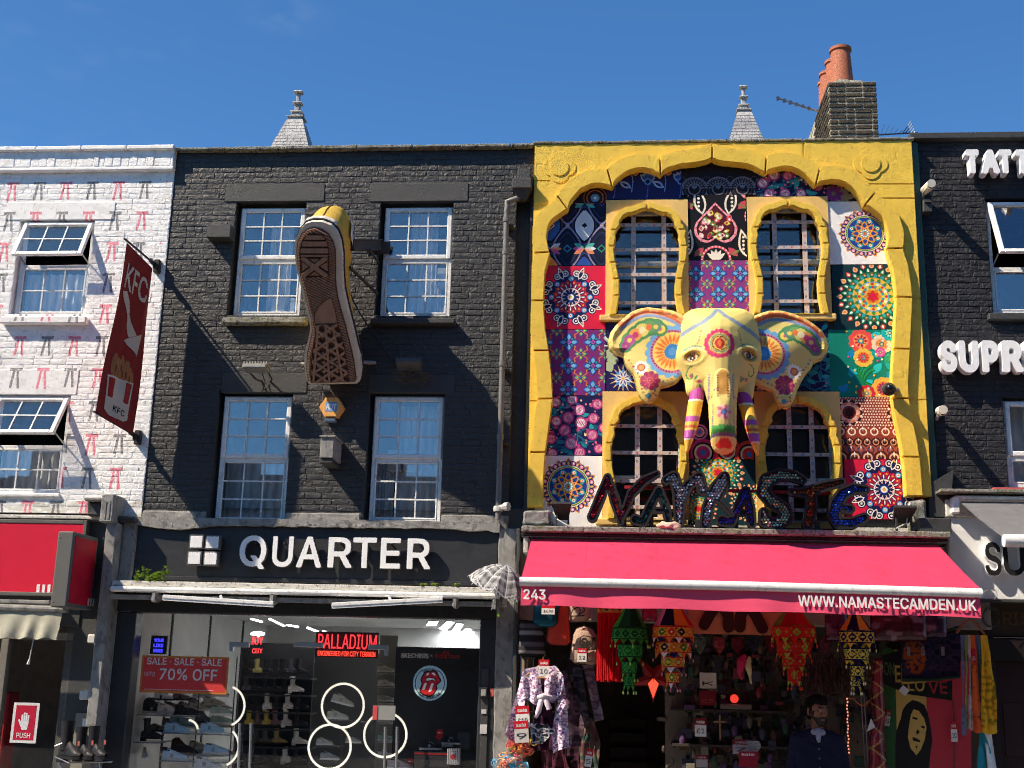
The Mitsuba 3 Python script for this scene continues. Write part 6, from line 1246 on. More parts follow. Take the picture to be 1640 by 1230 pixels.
# ------------------------------------------------------------------ cloth, bags, tags
def polyof(pts,y):
    g = Polygon([(X(a,b,y),Z(a,b,y)) for a,b in pts]).buffer(0)
    return g if g.geom_type == 'Polygon' else max(g.geoms,key=lambda q: q.area)
def noise3(v,f,s=0,o=3): return meshkit.fbm(np.asarray(v) * f,o,s)
def clothpoly(pts,y,amp=.02,freq=30,edge=.035,art=None,base=(.5,.5,.5),seed=0,vert=True,hang=0.0):
    """A hanging cloth cut to an outline, with folds; returns mesh and colours."""
    m,_ = panel_mesh(polyof(pts,y),edge * .6); v = np.array(m.vertices)
    z1 = v[:,2].max(); k = np.clip((z1 - v[:,2]) / .25,.15,1) if vert else 1
    ph = v[:,0] * freq + 2.2 * noise3(v,3,seed) * 3
    yy = y + amp * np.sin(ph) * k + amp * 1.2 * (noise3(v,5,seed + 3) - .5) + hang * (z1 - v[:,2])
    cols = art(v) if art else np.tile(base,(len(v),1)); v[:,1] = yy
    return TM(v,m.faces),cols
def puffy(pts,y,depth,edge=.03,art=None,base=(.5,.5,.5),seed=0):
    g = polyof(pts,y).buffer(.012).buffer(-.012); m,d,front = pillow(g,edge * .6,y,y + depth * .5); v = np.array(m.vertices)
    cols = art(v) if art else np.tile(base,(len(v),1))
    v[:,1] -= np.where(front,depth * .5 * (1 - np.exp(-d / .05)),0); v += (.006 * (noise3(v,9,seed) - .5))[:,None]
    return TM(v,m.faces),cols
def stripes(v,cols,f,axis=2): i = np.floor(v[:,axis] * f).astype(int) % len(cols); return np.array(cols)[i]
def speckle(v,cols,f,seed=0,th=None):
    n = meshkit.noise(v * f,seed); i = np.clip((n * 1.6 - .3) * len(cols),0,len(cols) - 1).astype(int); return np.array(cols)[i]
def tag(lab,px_,py_,w,h,y,body,head='sale',price='',hc=lin(190,30,45),wc=(.72,.70,.66),tilt=0,grp=None):
    """A price tag: white card, printed head band, hand-written price."""
    c = at(px_,py_,y); s = 1 / 150; W,H = w * s,h * s; k = thing('price_tag',lab,'price tag',grp)
    ms = [(box(-W / 2,W / 2,0,.003,-H / 2,H / 2),hc if body == 'red' else wc)]
    if body != 'red': ms.append((box(-W / 2,W / 2,-.0016,-.0004,H * .5 - H * .36,H / 2),hc))
    hh = H * .17
    if head: ms.append((text(head,hh,.001,True,-.002,0,H * .5 - H * .27,True,W * .72),wc))
    if price: ms.append((text(price,H * .26,.001,False,-.002,0,-H * .32,True,W * .7),(.05,.04,.05) if body != 'red' else wc))
    for m,cc in ms: pass
    m = cat([q for q,_ in ms]); cols = np.vstack([np.tile(cc,(len(q.vertices),1)) for q,cc in ms]); m = mov(rot(m,(0,1,0),tilt),*c)
    scene[k] = P(m,'print',cols,smooth=False); return k
# umbrella hooked on the bracket
um = thing('plaid_umbrella','open black and white plaid umbrella wedged between the white awning bar and the red awning','umbrella')
uc = at(800,940,-.74); R_u = .37
def canopy(th0,th1):
    a,r = np.meshgrid(np.linspace(th0,th1,13),np.linspace(0.02,1,13),indexing='ij'); k = (a - th0) / (th1 - th0); seg = 1 - .075 * np.sin(math.pi * k)
    rr = r * R_u * seg; h = .26 * (1 - r ** 2) + .05 * (1 - np.abs(2 * k - 1)) * -r * .4
    v = np.stack([rr * np.cos(a),rr * np.sin(a),h],-1).reshape(-1,3); i,j = np.meshgrid(np.arange(12),np.arange(12),indexing='ij'); q = np.stack([i * 13 + j,i * 13 + j + 1,(i + 1) * 13 + j + 1,(i + 1) * 13 + j],-1).reshape(-1,4)
    u_,w_ = rr.ravel(),(rr * (k - .5)).ravel(); return TM(v,q),np.column_stack([u_,w_])
UM = trimesh.transformations.translation_matrix(uc) @ rotm((0,1,0),20) @ rotm((1,0,0),16)
for i in range(8):
    m,uw = canopy(i * math.pi / 4,(i + 1) * math.pi / 4); vv,ff = m.vertices,m.faces
    vv,ff = trimesh.remesh.subdivide(vv,ff); vv,ff = trimesh.remesh.subdivide(vv,ff); rr = np.hypot(vv[:,0],vv[:,1]); an = np.arctan2(vv[:,1],vv[:,0]) - (i + .5) * math.pi / 4; an = (an + math.pi) % (2 * math.pi) - math.pi
    u_,w_ = rr,rr * an; s1,s2 = (np.floor(u_ / .035) % 2),(np.floor(w_ / .035 + 100) % 2); lum = .34 - .13 * s1 - .11 * s2; ln_ = ((u_ / .11) % 1 < .07) | ((w_ / .11 + 50) % 1 < .07); lum = np.where(ln_,.56,lum); lum = np.where((rr < .012) ,.2,lum)
    part(um,'gore',P(xf(TM(vv,ff),UM),'cloth',np.stack([lum,lum,lum * 1.02],1),smooth=True))
    a = i * math.pi / 4; part(um,'rib',P(xf(tube([(R_u * t * math.cos(a),R_u * t * math.sin(a),.26 * (1 - t * t) - .004) for t in np.linspace(.05,1.03,6)],.0035,5),UM),'paint',(.75,.75,.75)))
part(um,'shaft',P(xf(tube([(0,0,.27),(0,0,-.28)],.007,6),UM),'metal',(.5,.5,.5))); part(um,'handle',P(tube([at(800,958,-.7),at(799.5,982,-.68)],.009,6),'paint',(.2,.2,.2))); part(um,'grip',P(ball(at(799,985,-.68),.018,1,(.8,.8,1.4)),'paint',lin(150,205,60)))
# bags
tq = [lin(30,88,104),lin(48,118,132),lin(22,70,88)]
m,c = puffy([(856,962),(896,962),(893,998),(886,1004),(866,1004),(853,998)],-.62,.14,art=lambda v: stripes(v,[tq[0],tq[1],tq[0],tq[2],tq[2]],22),seed=3); solo('cloth_bag',P(m,'cloth',c,smooth=True),'teal striped cloth bag hanging under the left end of the red awning','bag')
m,c = puffy([(884,962),(910,962),(914,1028),(908,1034),(882,1033),(875,1026),(878,1002)],-.55,.12,base=lin(196,70,56),seed=4); solo('cloth_bag',P(m,'cloth',c,smooth=True),'coral red cloth bag hanging behind the teal striped bag','bag')
m,c = puffy([(832,992),(868,996),(874,1045),(862,1052),(838,1052),(829,1046)],-.50,.14,art=lambda v: stripes(v,[lin(50,48,50),lin(92,90,92),lin(40,38,40),lin(40,38,40),lin(130,128,128)],24),seed=5); k_ = solo('cloth_bag',P(m,'cloth',c,smooth=True),'black and grey striped shoulder bag, leftmost of the hanging bags','bag')
m,c = puffy([(907,962),(943,962),(945,990),(938,996),(914,997)],-.52,.12,base=lin(176,152,134),seed=6); b_ = solo('cloth_bag',P(m,'cloth',c,smooth=True),'beige bag with a dark drawing hanging right of the coral bag','bag')
part(b_,'drawing',P(cat([tube([at(*q,-.66) for q in l],.007,5) for l in (((914,984),(918,976),(926,972),(930,978),(926,986),(916,987)),((928,984),(936,978),(934,968)),((914,987),(936,986)))]),'print',(.03,.02,.02)))
bp_ = thing('backpack','beige backpack printed with a dark leafy tree hanging among the bags','backpack')
m,c = puffy([(917,1018),(922,1006),(934,1002),(948,1006),(956,1018),(957,1062),(950,1066),(920,1063),(912,1056)],-.55,.16,base=lin(172,146,128),seed=7); part(bp_,'body',P(m,'cloth',c,smooth=True))
part(bp_,'zip',P(tube([at(a,b,-.70) for a,b in ((921,1034),(924,1024),(934,1018),(946,1020),(953,1028))],.007,5),'paint',(.08,.06,.05)))
r9 = random.Random(3); part(bp_,'tree_print',P(cat([ball(at(940 + r9.gauss(0,6),1034 + r9.gauss(0,5),-.712),.016,1,(1,.2,1)) for _ in range(60)] + [tube([at(940,1040,-.712),at(941,1056,-.712)],.008,5)]),'print',(.035,.025,.02)),kind='stuff')
part(bp_,'pocket',P(puffy([(918,1040),(954,1040),(955,1060),(918,1060)],-.64,.06,base=lin(160,134,118),seed=2)[0],'cloth',lin(160,134,118),smooth=True))
tag('white price tag reading 4.99 pinned to the teal bag',878,976,22,16,-.78,'white','','£4.99')
tag('red sale tag pinned to the beige backpack',932,1049,15,22,-.76,'white','sale','12')
# blouse on a hanger, clothes behind
bl_ = thing('patterned_blouse','pale lilac patterned blouse knotted at the chest on a wooden hanger','blouse')
pal_ = [lin(226,214,226),lin(196,176,200),lin(236,230,236),lin(150,120,160),lin(214,160,178),lin(120,120,160),lin(230,222,232)]
def bart(v):
    c = speckle(v,pal_,26,2); n = meshkit.noise(v * 60,8); c = np.where((n > .72)[:,None],lin(90,60,110),c); return c
for pts,y,hg,s_ in (([(838,1072),(868,1066),(866,1092),(870,1122),(862,1132),(843,1120),(838,1096)],-.80,0,1),([(872,1068),(890,1066),(902,1082),(904,1104),(886,1126),(871,1120),(872,1100)],-.80,0,2),([(838,1074),(846,1086),(842,1122),(834,1160),(822,1190),(809,1176),(822,1130),(832,1096)],-.76,-.06,3),([(896,1080),(904,1096),(909,1140),(912,1196),(898,1200),(886,1206),(884,1168),(892,1130)],-.76,-.06,4)):
    m,c = clothpoly(pts,y,.03,42,.016,bart,seed=s_,hang=hg); part(bl_,'front' if s_ < 3 else 'sleeve',P(m,'cloth',c,smooth=True))
m,c = clothpoly([(850,1086),(888,1086),(884,1130),(888,1200),(848,1204),(856,1150)],-.70,.03,30,.025,lambda v: speckle(v,[lin(50,24,40),lin(70,36,58),lin(40,20,36)],12),seed=8); part(bl_,'lining',P(m,'cloth',c,smooth=True))
for a,b,c2 in (((868,1116),(862,1140),(858,1150)),((872,1116),(880,1136),(878,1134)),((862,1118),(872,1114),(884,1116))): part(bl_,'knot',P(tube([at(*a,-.86),at(*b,-.88),at(*c2,-.86)],[.03,.03,.012],8),'cloth',lin(206,196,206),smooth=True))
part(bl_,'hanger',P(cat([tube([at(842,1082,-.78),at(858,1070,-.78),at(869,1062,-.78),at(882,1072,-.78),at(892,1082,-.78)],.010,6),tube([at(856,1085,-.8),at(887,1087,-.8)],.009,6),tube([at(869,1062,-.78),at(870,1052,-.78),at(874,1049,-.78)],.004,5)]),'paint',lin(186,128,70)))
m,c = clothpoly([(848,1158),(876,1160),(888,1172),(876,1184),(868,1192),(852,1190)],-.84,.04,50,.012,lambda v: speckle(v,[lin(150,150,156),lin(60,60,66),lin(210,210,214),lin(36,36,42)],22),seed=3); solo('satin_shirt',P(m,'gloss',c,smooth=True),'shiny grey satin top below the knotted blouse','shirt')
for i,(pts,cs,lab) in enumerate((([(892,1076),(906,1072),(922,1120),(936,1160),(930,1196),(914,1196),(906,1140)],('3a2c34','54404c','2a2028'),'dark purple dress hanging right of the lilac blouse'),([(908,1066),(930,1066),(938,1110),(944,1160),(930,1170),(920,1120)],('302c30','4a4448','241f24'),'charcoal dress behind the dark purple dress'),([(932,1062),(950,1064),(958,1110),(968,1152),(952,1156),(944,1110)],('6a5866','4a3a48','7c6a78'),'mauve lace dress, rightmost of the hanging dresses'),([(925,1150),(950,1150),(962,1190),(958,1230),(930,1230)],('4a3030','5a4a40','2c3a34'),'brown and green wrap hanging at the foot of the dresses'),([(866,1190),(900,1196),(915,1240),(868,1240)],('3c1c28','2a141c','4a2430'),'maroon skirt hanging at the bottom below the satin top'),([(885,1198),(930,1192),(942,1240),(900,1242)],('2c1a22','4a2c3a','1c1016'),'dark plum shawl at the bottom beside the maroon skirt'))):
    m,c = clothpoly(pts,-.42 + .05 * i,.035,34,.03,lambda v: speckle(v,[hexc(h) * 1.5 for h in cs],14,i),seed=i); solo('dress' if i < 3 else 'textile',P(m,'cloth',c,smooth=True),lab,'dress' if i < 3 else 'textile')
tag('red sale tag hanging over the knotted blouse',871,1070,17,27,-.90,'white','sale','10')
tag('large sale tag on the left sleeve of the blouse',837,1148,22,34,-.92,'white','sale','£10',tilt=-4)
tag('creased sale tag below the large sale tag on the sleeve',835,1172,23,34,-.93,'white','sale','9',wc=(.5,.48,.45),tilt=-5)
tag('red sale tag among the dark clothes at the bottom',943,1214,11,28,-.6,'white','sale','5',tilt=8)
br_n = random.Random(6);
for nm_,lab,cxp,cyp,cols_,n_b in (('bracelet_bunch','bunch of red and orange beaded bracelets below the sale tags',835,1196,('b83a3a','e0884a','d8b060','7a2a2a'),60),('bracelet_bunch','bunch of peach and blue bracelets at the bottom left of the gift shop',818,1218,('e8a070','f0c8a0','6ab0d8','c85a6a'),60)):
    ms,cs = [],[]
    for i in range(n_b):
        q = at(cxp + br_n.gauss(0,10),cyp + br_n.gauss(0,8),-.8 + br_n.uniform(-.1,.1)); t = rot(torus((0,0,0),br_n.uniform(.025,.04),.006,14,5),(br_n.random(),br_n.random(),br_n.random() + .01),br_n.uniform(0,180)); ms.append(mov(t,*q)); cs.append(np.tile(hexc(br_n.choice(cols_)),(len(t.vertices),1)))
    solo(nm_,P(cat(ms),'gloss',np.vstack(cs),smooth=False),lab,'bracelets')
m,c = clothpoly([(806,1222),(845,1220),(850,1240),(804,1240)],-.85,.02,40,.02,lambda v: speckle(v,[lin(70,170,214),lin(130,206,230),lin(240,240,240)],20)); solo('blue_packet',P(m,'gloss',c,smooth=True),'bright blue packet at the very bottom left of the gift shop stall','packet')
rack = thing('clothes_rail','dark metal clothes rail behind the hanging bags','rail')
part(rack,'post',P(bar(at(838,1055,-.4),(X(838,1055,-.4),-.4,0),.03),'paint',lin(150,130,108))); part(rack,'grid',P(cat([bar(at(845 + 9 * i,1050,-.3),at(845 + 9 * i,1200,-.3),.008) for i in range(12)] + [bar(at(843,1052 + 22 * i,-.31),at(952,1052 + 22 * i,-.31),.008) for i in range(5)]),'paint',(.03,.03,.03)))
# red tassel hanging
tv = thing('tassel_curtain','red fringed door hanging with a patterned band left of the green lantern','door hanging')
m,c = clothpoly([(957,962),(1003,962),(1003,982),(957,981)],-.72,.006,20,.02,base=lin(216,176,90)); part(tv,'band',P(m,'cloth',c,smooth=True))
dm = []; dcol = []
for i in range(5):
    q = at(962 + 10 * i,973,-.735); s_ = .032; v = np.array([q + (-s_,0,0),q + (0,0,-s_ * 1.3),q + (s_,0,0),q + (0,0,s_ * 1.3)]); dm.append(TM(v,[[0,1,2,3]])); dcol.append(np.tile(hexc(('c8402a','1a1420','c8301f','1a1420','c8402a')[i]),(4,1)))
part(tv,'band_print',P(cat(dm),'print',np.vstack(dcol),smooth=False))
strands = []
for i in range(46):
    a = at(958 + i * .95,981,-.72 + r9.uniform(-.03,.03)); b = at(956.5 + i * .95,1090 + r9.uniform(-2,3),-.72 + r9.uniform(-.05,.05)); strands.append(tube([a,(a + b) / 2 + (r9.uniform(-.012,.012),r9.uniform(-.02,.02),0),b],.0065,5))
part(tv,'fringe',P(cat(strands),'cloth',lin(205,22,30)),kind='stuff')
# ------------------------------------------------------------------ tiered cloth lanterns
def lantern(lab,apex,cap,bands,y,sc,ends):
    """cap: (x, y, half width) of its foot; bands: (x, half width top, half width foot, y top, y foot); sc: colours."""
    k = thing('tiered_lantern',lab,'lantern'); n = 16; a = (np.arange(n) + .5) * 2 * np.pi / n; s = 1 / 149.0
    A = at(*apex,y); C_ = at(cap[0],cap[1],y); r = cap[2] * s; rt = ends[0] * s
    for i in range(8):
        t0,t1 = i * math.pi / 4,(i + 1) * math.pi / 4; v = [[A[0] + rt * math.cos(t0),y + rt * math.sin(t0),A[2]],[A[0] + rt * math.cos(t1),y + rt * math.sin(t1),A[2]],[C_[0] + r * math.cos(t1),y + r * math.sin(t1),C_[2]],[C_[0] + r * math.cos(t0),y + r * math.sin(t0),C_[2]]]
        mid = [[(p[j] + q[j]) / 2 for j in range(3)] for p,q in ((v[0],v[3]),(v[1],v[2]))]; cxm = (A[0] + C_[0]) / 2
        for q in mid: q[0] = cxm + (q[0] - cxm) * .92; q[1] = y + (q[1] - y) * .92
        part(k,'gore',P(TM([v[0],v[1],mid[1],mid[0],v[2],v[3]],[[0,1,2,3],[3,2,4,5]]),'cloth',sc['gores'][i % len(sc['gores'])],smooth=False))
    for bi,(cx_,w0,w1,ya,yb_) in enumerate(bands):
        P0,P1 = at(cx_,ya,y),at(cx_,yb_,y); r0,r1 = w0 * s,w1 * s; m_ = 16; cols,ms = [],[]
        def cyl(t,u,o=0.0): rr = r0 + (r1 - r0) * u + o; return [P0[0] + (P1[0] - P0[0]) * u + rr * math.cos(t),y + rr * math.sin(t),P0[2] + (P1[2] - P0[2]) * u]
        def strip_(u0,u1,c,o=0.0):
            v = [cyl(2 * math.pi * i / 24,u,o) for i in range(24) for u in (u0,u1)]; f = [[2 * i,2 * ((i + 1) % 24),2 * ((i + 1) % 24) + 1,2 * i + 1] for i in range(24)]; ms.append(TM(v,f)); cols.append(np.tile(c,(48,1)))
        strip_(0,1,sc['base']); strip_(0,.11,sc['edge'],.002); strip_(.90,1,sc['edge'],.002)
        nd = max(6,int(round(2 * math.pi * (r0 + r1) / 2 / .105)))
        for i in range(nd):
            t = 2 * math.pi * (i + .5) / nd + bi; h = math.pi / nd * .92; dc = sc['dia'][(i + bi) % len(sc['dia'])]
            def pl(lst,c,o): ms.append(TM([cyl(t + q * h,u,o) for q,u in lst],[[0,j,j + 1] for j in range(1,len(lst) - 1)])); cols.append(np.tile(c,(len(lst),1)))
            pl([(-1,.5),(-.5,.31),(0,.13),(.5,.31),(1,.5),(.5,.69),(0,.88),(-.5,.69)],dc,.0035); pl([(-.28,.5),(0,.38),(.28,.5),(0,.62)],sc['dot'][i % len(sc['dot'])],.005)
            for q in (-1,1): pl([(1 - .3,.5 + q * .29),(1 + .0,.5 + q * .36),(1 + .3,.5 + q * .29),(1,.5 + q * .2)],sc['dia'][(i + 1) % len(sc['dia'])],.0035)
            pl([(-.12,.5),(0,.45),(.12,.5),(0,.55)],(.8,.8,.78),.0062) if i % 3 == 0 else None
        part(k,'band',P(cat(ms),'cloth',np.vstack(cols),smooth=False))
        ms,cols = [],[]
        nt = max(7,int(nd * 1.1))
        for i in range(nt):
            t = 2 * math.pi * i / nt; h = math.pi / nt * .8; L = sc['drop'] * s; zz = P1[2]; rr = r1 + .003
            e = lambda q,dz,o=0: [P1[0] + (rr + o) * math.cos(t + q * h),y + (rr + o) * math.sin(t + q * h),zz - dz]
            ms.append(TM([e(-1,-.004),e(1,-.004),e(0,L,.01)],[[0,1,2]])); cols.append(np.tile(sc['pen'][i % len(sc['pen'])],(3,1)))
            if sc.get('tas') is not None and i % 2 == 0:
                q = e(0,L,.012); b = ball((q[0],q[1],q[2] - .016),.011,1,(.8,.8,1.8)); ms.append(b); cols.append(np.tile(sc['tas'],(len(b.vertices),1)))
        part(k,'pennants',P(cat(ms),'cloth',np.vstack(cols),smooth=False),kind='stuff')
    part(k,'cord',P(tube([A,A + (0,.05,.35)],.004,5),'cloth',(.1,.1,.1)))
    return k
G1,G2,G3 = hexc('1f7a2c'),hexc('0b3d22'),hexc('58b04a')
lantern('green tiered cloth lantern with leafy diamonds, leftmost of the four lanterns',(1010,964),(1009,1005,28),[(1009,28,30,1006,1025),(1009,21,19,1032,1053),(1008,13,11,1059,1079),(1008,9,8.5,1082,1099)],-.86,dict(gores=[G2,hexc('2f8a2c'),hexc('0f4a2a')],base=hexc('3f9a3c'),edge=G2,dia=[hexc('0d4a2c'),hexc('10502e')],dot=[hexc('3f9a3c'),hexc('0d4a2c')],pen=[G3,hexc('2f8a2c')],tas=hexc('b8e070'),drop=8),(6,))
lantern('multicoloured tiered cloth lantern with diamond patches, second of the four lanterns',(1077,962),(1079,1003,33),[(1078,33,34,1004,1022),(1078,27,30,1028,1046),(1078,19,18,1052,1069),(1077,11,10,1076,1094)],-.86,dict(gores=[hexc('c87a90'),hexc('161430'),hexc('d8882e'),hexc('b8202a')],base=hexc('e0a83a'),edge=hexc('c0202a'),dia=[hexc('3a7a2a'),hexc('c8302a'),hexc('17142a'),hexc('d8782a')],dot=[hexc('e0c060'),hexc('e8e0c8')],pen=[hexc('1a1a50'),hexc('e07a3a'),hexc('e8e0d8')],tas=hexc('e890a0'),drop=9),(10,))
lantern('red and green tiered cloth lantern, third of the four lanterns',(1270,968),(1271,1003,34),[(1271,34,35,1004,1023),(1271,28,26,1026,1047),(1271,18,17,1050,1068),(1272,12,10,1071,1091)],-.86,dict(gores=[hexc('b01a22'),hexc('6a7a2a'),hexc('9a1620')],base=hexc('c02a24'),edge=hexc('b01a1f'),dia=[hexc('8a9a34'),hexc('c8301f')],dot=[hexc('c02a24'),hexc('98a83a')],pen=[hexc('a0a83a'),hexc('c8301f')],tas=hexc('d84a30'),drop=9),(10,))
lantern('navy and yellow tiered cloth lantern, rightmost of the four lanterns',(1369,976),(1371,1010,26),[(1372,27,28,1011,1031),(1372,19,18,1038,1058),(1373,11,10,1065,1084),(1371,7,7,1087,1100)],-.86,dict(gores=[hexc('d0a03a'),hexc('17153a')],base=hexc('d8c84a'),edge=hexc('1a1648'),dia=[hexc('1c1a4a'),hexc('201d50')],dot=[hexc('e0d480'),hexc('a8a060')],pen=[hexc('d8c84a'),hexc('1c1a4a')],tas=hexc('e8e0b0'),drop=8),(4,))
# glowing red star
sc_ = at(1046,1086,-.45); sv = []
for i in range(10): rr = .27 if i % 2 == 0 else .10; sv.append((rr * math.sin(i * math.pi / 5),0,rr * math.cos(i * math.pi / 5)))
sv = np.array(sv + [(0,-.09,0),(0,.09,0)]); star = TM(sv,[[i,(i + 1) % 10,10] for i in range(10)] + [[(i + 1) % 10,i,11] for i in range(10)]); star = mov(rot(star,(0,1,0),180),*sc_)
stl = thing('star_lantern','red paper star lantern with a lit lower arm between the first two lanterns','lantern')
part(stl,'shade',P(star,'paint',lin(150,24,28),smooth=False)); gl = [sc_ + (0,-.085,-.0),sc_ + (-.06,-.06,-.06),sc_ + (0,-.03,-.22),sc_ + (.06,-.06,-.06)]
part(stl,'lit_arm',{**P(TM(gl,[[0,1,2,3]]),'paint',lin(200,40,30),smooth=False),'emitter': emit((.30,.022,.010))})
# printed elephant cloth and packets under the awning
m,c = clothpoly([(1098,958),(1262,958),(1262,1018),(1170,1016),(1108,1015)],-.55,.012,14,.04,base=lin(196,132,98),seed=2); ec = thing('elephant_cloth','peach cotton hanging printed with dark elephant legs between the lanterns','textile'); part(ec,'cloth',P(m,'cloth',c,smooth=True))
for l in (((1150,965),(1136,985),(1128,1000)),((1155,968),(1166,985),(1167,1004)),((1192,968),(1186,988),(1185,1004)),((1198,968),(1212,988),(1221,1006))):
    q = LineString([(X(a,b,-.575),Z(a,b,-.575)) for a,b in l]); part(ec,'printed_leg',P(cat([prism(q.buffer(.062),-.572,.004),prism(q.buffer(.05),-.575,.004)]),'print',lin(60,26,26),smooth=False))
pk = random.Random(12)
for i,(a,b,w,h,col_,lab) in enumerate(((1040,984,24,22,'b0305a','small pink packaged textile hanging between the first two lanterns'),(1340,998,36,56,'5a2a48','clear bagged purple cushion cover right of the red and green lantern'),(1440,1000,90,54,'4a1a2a','clear bagged dark red bedspread under the right of the awning'),(1500,996,34,50,'3a2440','clear bagged purple throw at the right end under the awning'))):
    m,c = puffy([(a - w / 2,b - h / 2),(a + w / 2,b - h / 2),(a + w / 2,b + h / 2),(a - w / 2,b + h / 2)],-.5,.10,art=lambda v: speckle(v,[hexc(col_),hexc(col_) * .6,hexc(col_) * 1.6,hexc('9a7a90') * .6],14,i),seed=i); solo('wrapped_textile',P(m,'gloss',c,smooth=True),lab,'textile')
for i,(a,col_,nm_) in enumerate(((1121,'5a6a60','grey green'),(1152,'8a3a40','dusty red'),(1181,'6a2430','maroon'),(1207,'2a2c3c','slate'),(1236,'5c2028','dark red'),(1294,'6a2a2c','brick red'),(1322,'5a2c34','plum'))):
    m,c = puffy([(a - 10,1020),(a + 10,1020),(a + 9,1036),(a,1050),(a - 9,1036)],-.4,.04,art=lambda v: speckle(v,[hexc(col_),hexc(col_) * .6,hexc(col_) * 1.5],40,i),seed=i); solo('shield_pouch',P(m,'cloth',c,smooth=True),f'{nm_} shield-shaped pouch in the row of pouches under the elephant cloth','pouch')
def toyfish(lab,pts,col_):
    ns = [(at(a,b,-.5),r) for a,b,r in pts]; m = smooth_body([hul(p,q) for p,q in zip(ns,ns[1:])],.02,6); solo('plush_toy',P(m,'cloth',hexc(col_),smooth=True),lab,'toy')
toyfish('pink plush toy hanging under the row of pouches',[(1192,1051,.025),(1187,1060,.05),(1186,1070,.04),(1184,1078,.02),(1188,1088,.008)],'b83058'); toyfish('cream plush toy hanging beside the pink one',[(1200,1054,.02),(1198,1066,.035),(1200,1074,.03),(1201,1083,.015),(1203,1094,.01)],'c8bc8c')
sh = []
for i in range(170):
    a = at(1284 + pk.uniform(0,75),1040 + pk.uniform(0,50),.1 + pk.uniform(-.1,.2)); sh.append(tube([a,a + (pk.uniform(-.05,.05),0,-pk.uniform(.06,.2)),a + (pk.uniform(-.06,.06),0,-pk.uniform(.2,.34))],[.006,.005,.002],4))
solo('feather_strands',P(cat(sh),'cloth',lin(84,62,60)),'tangle of dark feathered dream catcher strands above the shopkeeper','dream catchers')
labels['feather_strands']['kind'] = 'stuff'
tag('cream card with a dark angular emblem on the dim wall',1134,1090,28,26,-.1,'white','','K',hc=(.55,.52,.46),wc=(.55,.52,.46)); tag('dark red card reading 3.99 on the dim wall',1133,1118,28,24,-.1,'red','','£3.99',hc=lin(110,18,30),wc=lin(170,80,80))
tag('sale tag with a handwritten one pound price beside the cross',1122,1165,19,30,-.1,'white','sale','£1',hc=lin(130,22,36)); tag('dim sale tag low on the dark wall',1124,1219,19,20,-.1,'white','sale','',hc=lin(120,22,36),wc=(.4,.36,.34)); tag('bright framed sale sign at the bottom',1198,1216,30,25,-.25,'red','sale','',hc=lin(150,30,50)); tag('sale tag tucked behind the bright sale sign',1186,1196,26,24,-.1,'white','sale','7',hc=lin(120,24,36),wc=(.4,.36,.36))
q_ = at(1153,1164,.1); crs = thing('wooden_cross','pale wooden cross hanging on the dark wall','cross'); scene[crs] = P(cat([bar(q_ + (0,0,.13),q_ + (0,0,-.14),.016),bar(q_ + (-.075,-.002,.055),q_ + (.075,-.002,.055),.016)]),'paint',lin(170,130,90))
m,c = clothpoly([(1195,1186),(1216,1187),(1219,1196),(1212,1206),(1198,1204)],-.15,.01,20,.012,lambda v: np.where(((np.floor(v[:,0] * 90) + np.floor(v[:,2] * 90)) % 2 == 0)[:,None],(.55,.55,.55),(.03,.03,.04))); solo('checked_cap',P(m,'cloth',c,smooth=True),'black and white checked cap behind the bright sale sign','cap')
rl_ = at(1176,1119,.4); rlm = thing('red_lamp','small glowing red lamp on the dark shelf','lamp'); part(rlm,'bulb',{**P(ball(rl_,.05,2),'paint',lin(200,30,20)),'emitter': emit((.16,.010,.006))}); part(rlm,'base',P(box(rl_[0] - .16,rl_[0] + .2,.38,.6,rl_[2] - .12,rl_[2] - .06,.01),'paint',lin(120,110,105)))
# rope of little lights, metal poles, textile roll
rp_ = [at(a,b,-.35) for a,b in ((1356,1117),(1357,1125),(1357,1140),(1358,1155),(1358,1170),(1360,1190),(1362,1215),(1365,1235))]
srp = thing('light_rope','twisted string of tiny warm and red lights hanging beside the shopkeeper','string lights'); part(srp,'rope',P(tube(rp_,.007,5),'paint',lin(120,60,40)))
part(srp,'bulbs',{**P(cat([ball(at(1356.5 + .8 * math.sin(i * 1.7) + i * .16,1119 + i * 5.4,-.362),.0085,1) for i in range(17)]),'paint',lin(230,120,80),smooth=False),'emitter': emit((.32,.12,.07))},kind='stuff')
solo('gold_cord',P(tube([at(a,b,-.34) for a,b in ((1356,1117),(1362,1119),(1367,1118),(1372,1125),(1379,1130),(1385,1129),(1393,1121))],.008,5),'paint',lin(176,96,50)),'twisted gold cord looped from the light rope to the red textile roll','cord')
solo('rack_pole',P(cat([tube([at(1379,1110,-.2),at(1387,1245,-.2)],.010,6),tube([at(1384,1110,-.2),at(1392,1245,-.2)],.010,6)]),'metal',(.25,.25,.25)),'pair of thin metal rack poles left of the red textile roll','pole')
def rart(v): c = speckle(v,[hexc('7a1a22'),hexc('8e2a30'),hexc('651418')],8,3); d = (np.abs(((v[:,0] * .8 + v[:,2]) * 4) % 1 - .5) < .04) | (np.abs(((v[:,0] * .8 - v[:,2]) * 4) % 1 - .5) < .04); return np.where(d[:,None],hexc('b08a4a'),c)
m,c = puffy([(1402,1055),(1414,1056),(1416,1110),(1418,1150),(1414,1170),(1422,1240),(1392,1240),(1394,1180),(1402,1150),(1396,1110)],-.28,.16,.02,rart); solo('textile_roll',P(m,'gloss',c,smooth=True),'tall clear-wrapped roll of red and gold cloth left of the striped flag','textile')
m,c = clothpoly([(1388,1172),(1395,1150),(1402,1164),(1400,1166)],-.4,.004,10,.02,base=(.62,.6,.56)); solo('paper_scrap',P(m,'print',c,smooth=True),'white paper scrap sticking out beside the red textile roll','paper')
